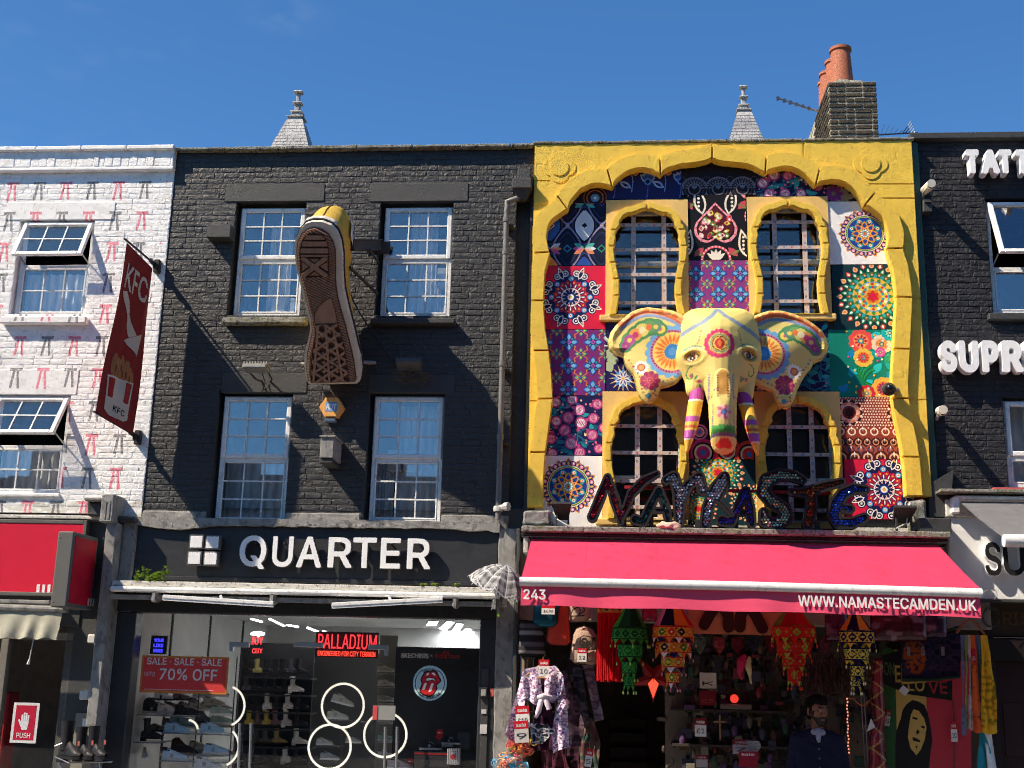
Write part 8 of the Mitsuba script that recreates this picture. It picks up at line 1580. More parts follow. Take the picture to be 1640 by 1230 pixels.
for sh_,(yy_,x0_,x1_) in enumerate(((1143,250,366),(1170,268,366),(1216,262,370))):
    for i in range(6): disp.append((x0_ + (x1_ - x0_) * (i + .5) / 6,yy_ - 5,.86,br.choice(('low','low','high')),*br.choice(((CRs,WHs),(lin(120,104,92),WHs),(WHs,CRs),(MT,WHs),(lin(60,58,60),WHs),(lin(150,150,156),WHs))),36,br.choice((-15,0,12)),f'sneaker in the back row of the {("upper", "middle", "lowest")[sh_]} left glass shelf, {("first", "second", "third", "fourth", "fifth", "sixth")[i]} from the left'))
for a,b,y,kd,u_,s_,l_,yw,lab in disp: shoe(lab,a,b,y,kd,u_,s_,l_,yw)
rows_c = [(1083,[(402,BK),(417,lin(140,130,80)),(432,BK),(446,BK),(458,BK),(471,lin(60,60,66)),(483,BK)]),(1111,[(400,lin(70,74,84)),(414,BK),(430,BK),(445,BK),(460,BK),(474,WHs)]),(1139,[(403,BK),(417,BK),(433,WHs),(448,BK),(466,WHs),(482,BK)]),(1166,[(404,lin(200,180,70)),(418,lin(110,84,84)),(432,lin(196,176,70)),(446,lin(130,92,100)),(463,WHs),(480,BK)]),(1195,[(402,BK),(416,lin(60,64,60)),(430,lin(80,80,76)),(448,lin(150,130,80)),(480,WHs)]),(1225,[(410,BK),(428,BK),(446,lin(40,40,40)),(462,WHs),(478,BK)])]
ordn = ('first','second','third','fourth','fifth','sixth','seventh'); cname = lambda c: 'black' if max(c) < .03 else 'white' if min(c) > .5 else 'yellow' if c[0] > .3 and c[2] < .1 else 'mauve' if c[0] > c[1] * 1.6 else 'dark coloured'
for ri,(yy_,lst) in enumerate(rows_c):
    for ci,(xx_,col_) in enumerate(lst): shoe(f'{cname(col_)} boot, {ordn[ci]} from the left on the {ordn[ri]} dark wall shelf from the top',xx_,yy_ - 1,2.6,'boot',col_,BK if cname(col_) != 'white' else WHs,30,10,'boots on the dark wall shelves')
for a,b,u_,l_,lab in ((548,1128,lin(186,184,160),38,'beige sneaker propped up inside the upper ring light'),(541,1152,lin(190,188,164),36,'beige sneaker lying at the bottom of the upper ring light'),(520,1193,lin(170,168,150),28,'beige sneaker at the upper left inside the lower ring light'),(528,1217,lin(150,150,146),32,'grey sneaker at the bottom inside the lower ring light'),(566,1190,lin(160,156,140),26,'pale sneaker at the right inside the lower ring light')):
    shoe(lab,a,b,.75,'low',u_,WHs,l_,0,'shoes around the ring lights',roll=12 if 'propped' in lab else 0)
part(shop,'pedestal',P(box(X(520,1165,.8),X(580,1165,.8),.7,1.0,Z(550,1159,.75),Z(550,1154.5,.75),.004),'paint',(.05,.05,.05))); part(shop,'pedestal',P(cat([tube([at(547,1158,.8),(X(545,1225,.8),.8,.1)],.014),box(X(505,1195,.8),X(545,1195,.8),.7,1.0,Z(520,1197,.8),Z(520,1194,.8)),box(X(505,1219,.8),X(548,1219,.8),.7,1.0,Z(520,1221,.8),Z(520,1218,.8))]),'paint',(.06,.06,.06)))
for j,(yy_,u_) in enumerate(((1077,CRs),(1099,lin(190,190,180)),(1124,lin(150,150,140)),(1157,lin(180,178,166)),(1187,MT),(1214,WHs))): shoe(f'pale sneaker on the {ordn[j]} shelf from the top of the narrow right rack',618,yy_ - .5,2.0,'low',u_,WHs,30,10,'sneakers on the narrow right rack')
st_ = thing('display_stand','dark display plinth with a printed band at the bottom of the right pane','plinth'); q = quad((664,1204),(722,1204),(722,1250),(664,1250),.4); part(st_,'block',P(box(q[0],q[1],.35,.75,q[2],q[3],.004),'paint',(.025,.025,.028))); part(st_,'red_line',P(box(q[0],q[1],.346,.35,q[3] - .03,q[3] - .012),'paint',lin(150,30,34)))
shoe('black and white sneaker with a print standing on the dark plinth',690,1201,.5,'low',lin(40,38,44),WHs,36,20,'shoes in the right pane'); shoe('black sneaker with white stripe on the small step right of the plinth',722,1192,.7,'low',BK,WHs,30,0,'shoes in the right pane'); shoe('grey sneaker on the floor of the right pane',640,1232,.5,'low',lin(170,160,160),WHs,40,10,'shoes in the right pane')
k = thing('display_cube','white display cube printed with small marks in the right pane','cube'); q = quad((716,1200),(736,1199),(734,1224),(716,1225),.3); part(k,'cube',P(box(q[0],q[1],.3,.45,q[2],q[3],.003),'print',lin(190,190,192)))
kr = random.Random(2); part(k,'marks',P(cat([box(q[0] + .012 + .021 * i,q[0] + .02 + .021 * i,.2975,.2995,q[2] + .012 + .022 * j,q[2] + .024 + .022 * j) for i in range(6) for j in range(8) if not (1 < i < 4 and 2 < j < 6)]),'print',(.02,.02,.02),smooth=False),kind='stuff'); part(k,'emblem',P(prism(Point((q[0] + q[1]) / 2,(q[2] + q[3]) / 2).buffer(.03),.2985,.002),'print',lin(190,60,60),smooth=False))
for a,b,lab in ((704,1176,'small red lips cut-out standing behind the printed sneaker'),(656,1222,'red lips cut-out low at the left of the right pane')):
    c5 = at(a,b,.55); k = thing('lips_cutout',lab,'cut-out'); pp2 = Polygon([(c5[0] + (x - c[0]) * .42,c5[2] + (z - c[2]) * .42) for x,z in lips]).buffer(.002); part(k,'board',P(prism(pp2,.56,.012),'print',lin(176,30,38),smooth=False)); part(k,'teeth',P(prism(Polygon([(c5[0] + u_ * .085,c5[2] + w_ * .085) for u_,w_ in ((-.26,.20),(-.06,.30),(.24,.26),(.33,.13),(.16,.20),(0,.16),(-.16,.12))]),.5475,.003),'print',(.75,.75,.73),smooth=False)); part(k,'foot',P(box(c5[0] - .02,c5[0] + .02,.55,.6,c5[2] - .16,c5[2] - .05),'paint',(.03,.03,.03)))
for i,(a,b,c_,d,lab,col_) in enumerate(((708,725,1180,1196,'small pale card behind the black sneaker in the right pane',(.35,.37,.36)),(733,752,1173,1200,'dark grey leaning card at the right of the right pane',(.06,.065,.07)))): solo('leaning_card',P(box(X(a,c_,.8),X(b,c_,.8),.8,.815,Z(a,d,.8),Z(a,c_,.8)),'print',col_,smooth=False),lab,'card')
# ================================================================== raised letters and fascia of the navy building
def letters3(lab,key,s,xs,ytop,ybot,y0,depth,fc,sc2,bold=True):
    k = thing(key,lab,'sign'); yf = y0 - depth
    for ch,(a,b) in zip(s,xs):
        ym = (ytop + ybot) / 2; xa,xb = X(a,ym,yf),X(b,ym,yf); zt,zb_ = Z((a + b) / 2,ytop,yf),Z((a + b) / 2,ybot,yf)
        m = text(ch,zt - zb_,1,bold,0,xa,zb_,False,xb - xa); f = np.array(m.faces)[np.asarray(m.face_normals)[:,1] < -.9]; v = np.array(m.vertices)[:,[0,2]]
        g = union_all([Polygon(v[t]).buffer(.0005) for t in f]).buffer(.024,join_style=2).buffer(-.004).simplify(.004); g = affinity.scale(g,(xb - xa) / (g.bounds[2] - g.bounds[0]),(zt - zb_) / (g.bounds[3] - g.bounds[1]))
        part(k,'letter',P(prism(g,y0,depth),'paint',fc,smooth=25))
    return k,yf
scene['white_sign'] = two(princ(rgb((.78,.79,.80)),.45))
k,yf = letters3('thick white raised letters reading TATT at the top right of the photo','upper_letter_sign','TATT',[(1547,1568.5),(1572,1601),(1600,1621),(1627,1650)],239,277.5,-.05,.15,(.78,.79,.80),None)
part(k,'rail',P(box(X(1545,270,-.04),X(1660,270,-.04),-.055,.0,Z(1600,262,-.04),Z(1600,256,-.04)),'plaster_black'))
k,yf = letters3('thick white raised letters reading SUPRE in the middle of the navy wall','middle_letter_sign','SUPRE',[(1506,1533),(1536,1568),(1573,1600),(1605,1638),(1641,1664)],545,596,-.05,.13,(.78,.79,.80),None)
part(k,'rail',P(box(X(1508,580,-.04),X(1660,580,-.04),-.055,.0,Z(1580,580,-.04),Z(1580,574,-.04)),'plaster_black'))
def bullet(lab,a,b,y):
    k = thing('bullet_camera',lab,'camera'); p,q = at(*a,-.10),at(*b,y); part(k,'body',P(tube([p,q],[.042,.05],12),'paint',(.62,.6,.5),smooth=60)); part(k,'lens',P(tube([q + (q - p) * .02,q + (q - p) * .06],[.04,.03],12),'gloss',(.02,.02,.02))); part(k,'bracket',P(tube([p,(p[0] - .02,.0,p[2] - .06)],.02),'paint',(.4,.4,.36)))
    part(k,'shade',P(tube([p + (0,0,.02),q + (q - p) * .12 + (0,0,.02)],.052,12),'paint',(.6,.58,.5),smooth=60))
bullet('small pale bullet camera on the navy wall near the top of the yellow pier',(1481,307),(1491,297),-.35); bullet('white bullet camera on the navy wall under the middle letters',(1505,661),(1510,659),-.42)
solo('wall_meter',P(cat([box(X(1478,328,-.1),X(1492,328,-.1),-.12,.02,Z(1485,340,-.1),Z(1485,320,-.1),.008),box(X(1480,325,-.1),X(1490,325,-.1),-.15,-.11,Z(1485,326,-.1),Z(1485,322,-.1))]),'plaster_black'),'small black junction box between the yellow pier and the navy wall','box')
lw = thing('white_fascia_sign','white fascia sign with black letters SU and a grey awning at the right','shop sign')
YV = -.12; vx0,vx1 = X(1521,890,YV),X(1700,900,YV); vz1,vz0 = Z(1540,829,YV),Z(1580,960,YV)
part(lw,'panel',P(box(vx0,vx1,YV,.1,vz0,vz1,.01),'white_sign',smooth=False)); part(lw,'bottom_edge',P(box(vx0,vx1,YV - .02,.1,vz0 - .03,vz0,.004),'plaster_black'))
ly = YV - .10
for ch,a,b in (('S',1577.5,1603.5),('U',1607,1641)):
    xa,xb = X(a,895,ly),X(b,895,ly); zt,zb_ = Z(a,869.5,ly),Z(a,919.5,ly); kk = part(lw,'letter',P(text(ch,zt - zb_,.09,True,ly + .09,xa,zb_,False,xb - xa),'paint',(.75,.75,.75),smooth=False)); part(kk,'face',P(text(ch,zt - zb_,.004,True,ly,xa,zb_,False,xb - xa),'paint',(.012,.012,.014),smooth=False))
YU0 = -.22; yu1 = solve_y((1528,800),YU0,(1604,866)); ux0 = X(1528,800,YU0); uz0,uz1 = Z(1580,801,YU0),Z(1620,866,yu1)
part(lw,'cassette',P(box(ux0,X(1700,800,YU0),YU0 - .04,.0,Z(1580,801,YU0) - .0,Z(1580,794.5,YU0),.012),'pvc'))
part(lw,'lead_roof',P(box(X(1505,786,-.3),X(1700,786,-.3),-.34,.05,Z(1560,789,-.3),Z(1560,784,-.3),.006),'mossy_stone'))
scene['grey_canvas'] = two(princ(proc(lambda p,n,uv: mix((.10,.10,.105),(.14,.14,.145),fbm(p.x * 3,p.y * 3,p.z * 3))),.8))
part(lw,'awning_canvas',P(grid_sheet(lambda u,v: (ux0 + .06 + 2.0 * u,YU0 + (yu1 - YU0) * v,uz0 - .02 + (uz1 - uz0 + .02) * v - .02 * np.sin(math.pi * v)),20,10),'grey_canvas',smooth=True))
part(lw,'awning_bar',P(tube([(ux0 + .02,yu1,uz1),(ux0 + .1,yu1,uz1),(ux0 + 2.2,yu1,uz1 + .01)],.065,12),'pvc',smooth=60))
part(lw,'awning_end',P(box(ux0 - .03,ux0 + .05,YU0 - .04,-.05,Z(1535,822,YU0),Z(1535,797,YU0),.01),'pvc')); part(lw,'bracket',P(box(X(1515,812,-.15),X(1568,812,-.15),-.16,.02,Z(1540,828,-.15),Z(1540,800,-.15),.008),'dirty_white')); part(lw,'awning_arm',P(bar((ux0 + .3,-.25,uz0 - .15),(ux0 + .35,yu1 + .05,uz1 - .02),.05),'plaster_black'))
part(navy,'sloping_fillet',P(prism(Polygon([(X(1487,828,-.1),Z(1487,828,-.1)),(X(1520,828,-.1),Z(1520,828,-.1)),(X(1527,752,-.1),Z(1527,752,-.1)),(X(1488,775,-.1),Z(1488,775,-.1))]),.05,.16),'plaster_black')); part(navy,'red_sill',P(box(X(1590,783,-.05),X(1700,783,-.05),-.1,.05,Z(1620,784.5,-.05),Z(1620,781.5,-.05)),'paint',lin(190,90,92)))
dr_ = thing('maroon_door','dark maroon panelled door and surround at the lower right edge','door'); q = quad((1588,1060),(1700,1060),(1706,1250),(1590,1250),.12)
part(dr_,'leaf',P(box(q[0] + .05,q[1],.12,.17,.02,q[3],.006),'paint',lin(44,20,24))); part(dr_,'post',P(box(q[0] - .06,q[0] + .05,.02,.2,0,q[3] + .9,.01),'paint',lin(30,20,22)))
for i in range(2): part(dr_,'panel',P(box(q[0] + .12,q[0] + .32,.112,.13,.3 + .75 * i,.9 + .75 * i,.01),'paint',lin(50,24,28)))
part(dr_,'numeral',P(text('245',.07,.004,True,.118,q[0] + .12,Z(1606,1085,.12)),'print',lin(58,34,36),smooth=False))
part(dr_,'header',P(box(q[0] - .06,q[1],.0,.2,q[3],Z(1620,1022,.05),.01),'paint',lin(26,18,20))); part(dr_,'fascia',P(box(q[0] - .06,q[1],.06,.2,Z(1620,1020,.05),vz0 - .02,.01),'paint',lin(60,46,30),smooth=False)); part(dr_,'lettering',P(text('RIS',.14,.006,True,.058,X(1606,1000,.05),Z(1606,1000,.05)),'print',lin(86,66,40),smooth=False))
part(navy,'shop_wall',P(box(q[1] - .05,XE,.1,.3,0,vz0 + .6),'plaster_black',smooth=False))
solo('wire_coil',P(cat([rot(torus((0,0,0),.11,.006,24,5,(.3,5.9)),(0,0,1),20) .apply_translation(at(1588,988,-.05)),rot(torus((0,0,0),.10,.006,24,5,(1,6.1)),(1,0,1),14).apply_translation(at(1587,990,-.06))]),'paint',(.06,.055,.05)),'coil of dark wire hanging right of the red awning','cable')
solo('thin_wire',P(tube([at(a,b,-.25) for a,b in ((1571,955),(1577,947),(1586,944),(1595,946),(1597,953),(1592,960))],.004,5),'paint',(.2,.2,.2)),'thin loop of wire at the foot of the white fascia','cable')
# ================================================================== chimney, pots, aerials, turrets
chm = thing('chimney_stack','dark brick chimney stack with pale mortar above the yellow front','chimney')
YK = .55; ca_ = quad((1325.7,131),(1402.5,129),(1408,224),(1331.5,224),YK); kx0,kx1,kz0,kz1 = ca_[0],ca_[1],NZ1 - .3,ca_[3]; kyb = 3.6
def _kb(p,n,uv): return mix((.038,.031,.022),(.085,.068,.045),fbm(p.x * 9,p.y * 9,p.z * 14)) * (.55 + .9 * cell_rand(p.x * 4.3,p.y * 4.3,p.z * 12.9))
scene['stock_brick'] = two(bump(proc(lambda p,n,uv: noise(p.x * 40,p.y * 40,p.z * 40)),princ(proc(_kb),.85),.008))
scene['mortar'] = two(princ(proc(lambda p,n,uv: mix((.44,.40,.30),(.30,.27,.21),fbm(p.x * 12,p.y * 12,p.z * 12))),.9))
part(chm,'core',P(rough(box(kx0 + .003,kx1 - .003,YK + .003,kyb,kz0,kz1 - .01),.004,10,3,.08),'mortar',smooth=40))
rk = random.Random(7); nrow = int((kz1 - kz0) / .077)
for j in range(nrow):
    z0_ = kz1 - (j + 1) * .077; x = kx0 - (.11 if j % 2 else 0)
    for face_ in (0,1):
        a0,a1 = (kx0,kx1) if face_ == 0 else (YK + .11 * (j % 2),kyb); x = a0 - (.11 if (j % 2 and face_ == 0) else 0)
        while x < a1 - .02:
            w = rk.choice((.22,.22,.11)); xs,xe = max(x,a0),min(x + w - .012,a1)
            if xe - xs > .03:
                o = rk.uniform(.006,.014); b = box(xs,xe,YK - o,YK + .10,z0_ + rk.uniform(0,.006),z0_ + .060,.008) if face_ == 0 else box(kx0 - o,kx0 + .10,xs,xe,z0_ + rk.uniform(0,.006),z0_ + .060,.008)
                part(chm,'brick',P(b,'stock_brick',smooth=False)) if (face_ == 0 and z0_ > NZ1 - .1) or (face_ == 1 and x < 1.6 and z0_ > NZ1 - .1) else None
            x += w
fl_ = hull([(kx0 + .03,YK + .04,kz1 - .01),(kx1 - .02,YK + .04,kz1 - .01),(kx0 + .03,kyb,kz1 - .01),(kx1 - .02,kyb,kz1 - .01),(kx0 + .18,YK + .16,kz1 + .12),(kx1 - .24,YK + .16,kz1 + .07),(kx0 + .18,kyb - .2,kz1 + .09),(kx1 - .24,kyb - .2,kz1 + .09)])
part(chm,'flaunching',P(rough(fl_,.03,7,4,.07),'mossy_stone',smooth=40))
scene['terracotta'] = two(princ(rgb((.37,.12,.06)),.75))
for i,(px_,py0,py1,y,r) in enumerate(((1347.5,124,78,YK + .38,.15),(1337,118,98,YK + 1.15,.14),(1327.5,140,117,YK + 1.9,.14),(1322,150,132,YK + 2.6,.115))):
    b_,t_ = at(px_,py0,y),at(px_,py1,y); z0_,z1_ = kz1 + .0,t_[2]; pk_ = thing('chimney_pot',f'terracotta chimney pot on the dark stack, {("nearest and tallest", "second nearest", "third nearest", "farthest")[i]} of four','chimney pot','chimney pots on the stack')
    part(pk_,'body',P(lathe([(r * 1.12,z0_),(r * .86,z1_ - .06),(r * .84,z1_ - .05)],20,(b_[0],y,0)),'terracotta',smooth=50)); part(pk_,'rim',P(lathe([(r * .84,z1_ - .06),(r * 1.0,z1_ - .05),(r * 1.0,z1_ - .01),(r * .9,z1_),(r * .7,z1_),(r * .7,z1_ - .2)],20,(b_[0],y,0)),'terracotta',smooth=50))
ant = thing('tv_aerial','thin television aerial with short rods left of the chimney stack','aerial'); a,b = at(1244,156.5,1.8),at(1306,177,1.8); part(ant,'boom',P(tube([a,b + (b - a) * .15],.014,6),'metal',(.6,.6,.6)))
for i in range(6): q = a + (b - a) * (.03 + .16 * i); part(ant,'rod',P(cat([tube([q + (-.05,-.16,-.07),q + (.05,.16,.09)],.006,5),box(q[0] - .02,q[0] + .02,q[1] - .02,q[1] + .02,q[2] - .03,q[2] + .02)]),'metal',(.25,.25,.27)))
part(ant,'mast',P(tube([b,b + (.25,.0,-.02),b + (.25,.1,-1.2)],.018,6),'metal',(.4,.4,.4)))
an2 = thing('roof_aerial','second rooftop aerial behind the parapet right of the chimney stack','aerial');
for i in range(6): a = at(1411 + 7.2 * i,214 - .2 * i,.8); part(an2,'rod',P(tube([a,at(1411 + 7.2 * i + 6,199 + 3 * i * .8,.8)],.005,5),'metal',(.7,.7,.7)))
for i in range(5): part(an2,'rod',P(tube([at(1446 + 4.4 * i,213,.8),at(1459.5 + 1.3 * i,194 + 4.2 * i,.8)],.006,5),'metal',(.12,.12,.14)))
part(an2,'boom',P(tube([at(1405,216,.8),at(1470,212.5,.8)],.01,6),'metal',(.3,.3,.3)))
scene['slate'] = two(princ(proc(lambda p,n,uv: mix((.26,.26,.27),(.40,.40,.40),cell_rand(p.x * 2.4,p.y * 2.4,p.z * 3.4)) * (.8 + .3 * fbm(p.x * 4,p.y * 4,p.z * 4))),.7))
def turret(lab,apex,base_l,base_r,fin,y):
    k = thing('roof_turret',lab,'turret',None); zb_ = Z((base_l[0] + base_r[0]) / 2,245,y); A,B = at(*base_l,y),at(*base_r,y); c = np.array([(A[0] + B[0]) / 2 - .05,y + (B[0] - A[0]) * .5,0]); yc = c[1]; hw0 = (B[0] - A[0]) * .60; ztop = Z(*apex,y + .5); z0_ = min(A[2],B[2]) - .2; hw1 = hw0 * .36; n = 11
    for j in range(n):
        t0,t1 = j / n,(j + 1.05) / n; w0,w1 = hw0 + (hw1 - hw0) * t0 + .006,hw0 + (hw1 - hw0) * t1; za,zb2 = z0_ + (ztop - z0_) * t0,z0_ + (ztop - z0_) * t1; cn = []
        for w,z in ((w0,za),(w1,zb2)): cn.append([(c[0] - w,c[1] - w,z),(c[0] + w,c[1] - w,z),(c[0] + w,c[1] + w,z),(c[0] - w,c[1] + w,z)])
        f0,f1 = cn; ms = []; m_ = max(2,int(7 - j * .45))
        for s_ in range(4):
            p0,p1,q0,q1 = (np.array(v) for v in (f0[s_],f0[(s_ + 1) % 4],f1[s_],f1[(s_ + 1) % 4]));
            if s_ == 0:
                off = .5 / m_ if j % 2 else 0; cuts_ = sorted({0,1,*[(i + .0) / m_ + off for i in range(1,m_)],off} - set()); cuts_ = [u for u in cuts_ if 0 <= u <= 1]
                for u0,u1 in zip(cuts_,cuts_[1:]):
                    if u1 - u0 < .02: continue
                    g = .006; d_ = np.array([0,-rk.uniform(.0,.006),0]); part(k,'slate',P(hull([p0 + (p1 - p0) * (u0 + g) + d_,p0 + (p1 - p0) * (u1 - g) + d_,q0 + (q1 - q0) * (u0 + g),q0 + (q1 - q0) * (u1 - g),p0 + (p1 - p0) * (u0 + g) + d_ + (0,.03,0),p0 + (p1 - p0) * (u1 - g) + d_ + (0,.03,0),q0 + (q1 - q0) * (u0 + g) + (0,.03,0),q0 + (q1 - q0) * (u1 - g) + (0,.03,0)]),'slate',smooth=False))
            else: ms.append(TM([p0,p1,q1,q0],[[0,1,2,3]]))
        part(k,'slate_course',P(cat(ms),'slate',smooth=False))
    zt = Z(*fin,yc); H = zt - ztop; cc_ = []
    for a_,b_,w_ in ((0,.10,1.3),(.10,.13,1.75),(.13,.27,.95),(.27,.31,1.25),(.31,.56,.55),(.56,.60,1.0),(.60,.90,.38),(.90,.96,.95),(.96,1.0,.25)):
        ww = hw1 * w_ * .62; b0 = box(c[0] - ww,c[0] + ww,c[1] - ww,c[1] + ww,ztop + H * a_,ztop + H * b_,.02); cc_.append(b0)
    for i,m in enumerate(cc_): part(k,'finial',P(m,'dirty_white' if i in (1,3,5,7) else 'slate',smooth=False))
turret('slate turret roof with a tall pale finial behind the black building',(479,200),(438,235),(497,235),(480,145),9.0)
turret('slate turret roof with a tall pale finial behind the yellow front',(1192,190),(1172,224),(1226,224),(1192.5,137),9.0)
hb = thing('rear_building','slate roofed building hidden behind the parapets that carries the turrets','building'); part(hb,'block',P(box(-9,12,8.6,20,0,Z(800,262,9.0)),'plaster_black',smooth=False))
# ================================================================== the fried chicken shop at the left edge
YK2 = -.14
ck = thing('chicken_shop_sign','red fascia panel in a grey frame at the left edge','shop sign'); q = quad((-40,832),(139,832),(128,954),(-52,954),YK2)
part(ck,'frame',P(cat([ring(q[0],q[1],q[2],q[3],.045,YK2 + .08,.08)]),'paint',lin(92,90,86))); part(ck,'red_panel',P(box(q[0] + .045,q[1] - .045,YK2 + .01,YK2 + .05,q[2] + .045,q[3] - .045),'print',lin(206,26,56),smooth=False))
for a,b in ((58,63),(67,71.5),(75.5,80)): part(ck,'white_stripe',P(box(X(a,943,YK2),X(b,943,YK2),YK2 + .007,YK2 + .0095,q[2] + .045,q[2] + .14),'print',(.75,.75,.75),smooth=False))
part(white,'shop_lintel',P(box(XL,x0p + .02,-.06,.2,q[3],zw_bot + .02,.01),'old_render')); part(white,'lintel_trim',P(box(XL,X(163,828,-.1),-.12,0,Z(100,831,-.1),Z(100,826,-.1),.006),'dirty_white')); part(white,'shop_wall',P(box(X(120,900,0),x0p + .05,-.02,.25,0,zw_bot,.01),'plaster_black',smooth=False)); part(white,'fascia_back',P(box(XL,X(140,900,0),-.04,.25,q[2] - .35,q[3],.01),'plaster_black',smooth=False))
pj = thing('projecting_sign','grey projecting box sign with a red side face beside the red fascia panel','shop sign'); yk_ = solve_y((153,900),-.16,(112.5,908)); xk1 = (X(118,852,yk_) + X(106,972,yk_)) / 2; xk0 = (X(95,850,yk_) + X(78.5,971,yk_)) / 2; zk1,zk0 = Z(112,851,yk_),Z(92,972,yk_)
part(pj,'case',P(box(xk0,xk1,yk_,-.14,zk0,zk1,.012),'paint',lin(98,97,94),smooth=False)); part(pj,'side_panel',P(box(xk1 - .01,xk1 + .006,yk_ + .05,-.19,zk0 + .05,zk1 - .05),'print',lin(196,24,50),smooth=False))
yy0 = yk_ + .2
for i in range(3): part(pj,'white_stripe',P(box(xk1 + .006,xk1 + .009,yk_ + .56 + .07 * i - .0,yk_ + .595 + .07 * i,zk0 + .05,zk0 + .14),'print',(.7,.66,.6),smooth=False))
for z in (zk0 + .05,zk1 - .08): part(pj,'screw',P(box((xk0 + xk1) / 2 - .07,(xk0 + xk1) / 2 - .055,yk_ - .004,yk_ + .01,z,z + .015),'metal',(.4,.4,.4)))
aw2 = thing('beige_awning','beige drop awning with a wavy lower edge over the chicken shop door','awning'); q2 = quad((-40,979),(101,979),(95,1023),(-46,1021),-.5)
part(aw2,'housing',P(cat([box(q2[0],X(80,963,-.4),-.42,-.1,Z(50,967,-.4),Z(50,961,-.4),.006),tube([(q2[0],-.5,Z(50,973,-.5)),(X(108,977,-.5),-.5,Z(108,976.5,-.5))],.04,10)]),'old_render'))
scene['beige_canvas'] = two(princ(proc(lambda p,n,uv: mix((.40,.39,.31),(.31,.30,.235),fbm(p.x * 4,p.y * 4,p.z * 4))),.85))
part(aw2,'canvas',P(grid_sheet(lambda u,v: (q2[0] + (q2[1] - q2[0]) * u - .03 * v * (u > .99),-.5 + .045 * np.sin(u * 26 + 1.4 * v + np.sin(u * 9)) * v * .6 - .05 * v,q2[3] + (q2[2] - q2[3]) * v + .012 * np.sin(u * 31) * v),90,8),'beige_canvas',smooth=True))
part(aw2,'pull_cord',P(tube([at(54,1022,-.5),at(47,1058,-.5)],.006,5),'paint',(.6,.58,.54))); part(aw2,'toggle',P(tube([at(47.5,1055,-.5),at(45,1064,-.5)],[.01,.018],7),'paint',(.7,.68,.64)))
cd = thing('chicken_shop_door','dark glass door in a grey frame below the beige awning','door'); q3 = quad((-10,1012),(122,1012),(96,1240),(-40,1240),.02)
part(cd,'frame',P(cat([box(q3[1] - .09,q3[1],-.02,.08,0,q3[3],.006),box(q3[0],q3[1],-.02,.08,q3[3] - .09,q3[3] - .001,.006),box(X(-5,1100,0),X(7,1100,0),-.021,.08,0,q3[3] - .09,.006)]),'paint',lin(116,112,104))); part(cd,'glass',P(TM([(q3[0],.03,.02),(q3[1] - .05,.03,.02),(q3[1] - .05,.03,q3[3] - .05),(q3[0],.03,q3[3] - .05)],[[0,1,2,3]]),'pane',smooth=False))
m = TM([(XL,.1,.02),(x0p,.1,.02),(x0p,4,.02),(XL,4,.02),(XL,.1,3),(x0p,.1,3),(x0p,4,3),(XL,4,3)],[[0,1,2,3],[4,7,6,5],[3,2,6,7],[0,3,7,4],[1,5,6,2]]); part(cd,'room',P(m,'shop_dark',smooth=False))
for i in range(4): part(cd,'floor_board',P(box(XL,x0p - .3,.3 + .5 * i,.78 + .5 * i,.02,.05),'paint',lin(90,84,74)))
solo('red_bin',P(box(X(-20,1140,.5),X(11,1140,.5),.5,.8,.5,Z(5,1108,.5),.02),'paint',lin(170,30,26)),'red cabinet edge behind the chicken shop door glass at the left edge','cabinet')
ps = thing('push_sign','red and white door sticker with a white hand and the word PUSH','sticker'); q4 = quad((24,1125),(65,1126),(56,1191),(14,1189),.012); part(ps,'sheet',P(box(q4[0],q4[1],.012,.016,q4[2],q4[3]),'print',(.62,.61,.62),smooth=False)); part(ps,'red_field',P(box(q4[0] + .035,q4[1] - .035,.009,.0115,q4[2] + .035,q4[3] - .03),'print',lin(176,26,56),smooth=False));
hx,hz = (q4[0] + q4[1]) / 2 + .0,q4[2] + .215; hand = union_all([Polygon([(hx - .045,hz + .02),(hx - .035,hz - .065),(hx + .035,hz - .065),(hx + .048,hz + .02),(hx + .045,hz + .04),(hx - .045,hz + .04)])] + [LineString([(hx + a,hz + .02),(hx + a * 1.12,hz + l)]).buffer(.0105) for a,l in ((-.034,.10),(-.011,.125),(.013,.12),(.036,.095))] + [LineString([(hx - .036,hz - .02),(hx - .072,hz + .045)]).buffer(.0115)]); part(ps,'hand',P(prism(hand,.0085,.002),'print',(.6,.62,.64),smooth=False)); part(ps,'lettering',P(text('PUSH',.055,.002,True,.0085,hx,q4[2] + .06,True,.17),'print',(.62,.61,.62),smooth=False))
for i,(a,b,c_,d) in enumerate(((140,153,1016,1030),(127,143,1106,1121))):
    k = thing('white_switch_box',f'{("upper", "lower")[i]} small white box on the dark wall right of the chicken shop door','box'); qq = quad((a + 1,c_),(b,c_),(b - 1,d),(a,d),-.09); part(k,'case',P(box(qq[0],qq[1],-.10,-.02,qq[2],qq[3],.01),'paint',(.6,.6,.58))); part(k,'tab',P(box(qq[1] - .01,qq[1] + .02,-.08,-.03,(qq[2] + qq[3]) / 2 - .015,(qq[2] + qq[3]) / 2 + .01,.004),'paint',(.4,.4,.4)))
solo('pale_board',P(box(X(116,1190,-.05),X(150,1190,-.05),-.045,-.018,.2,Z(130,1142,-.05),.006),'paint',lin(128,124,114)),'pale grey board low on the dark wall behind the black boots','board'); solo('white_card',P(box(X(131,1160,-.06),X(149,1160,-.06),-.052,-.046,Z(140,1172,-.06),Z(140,1151,-.06)),'print',(.7,.7,.7),smooth=False),'small white card pinned above the black boots','card')
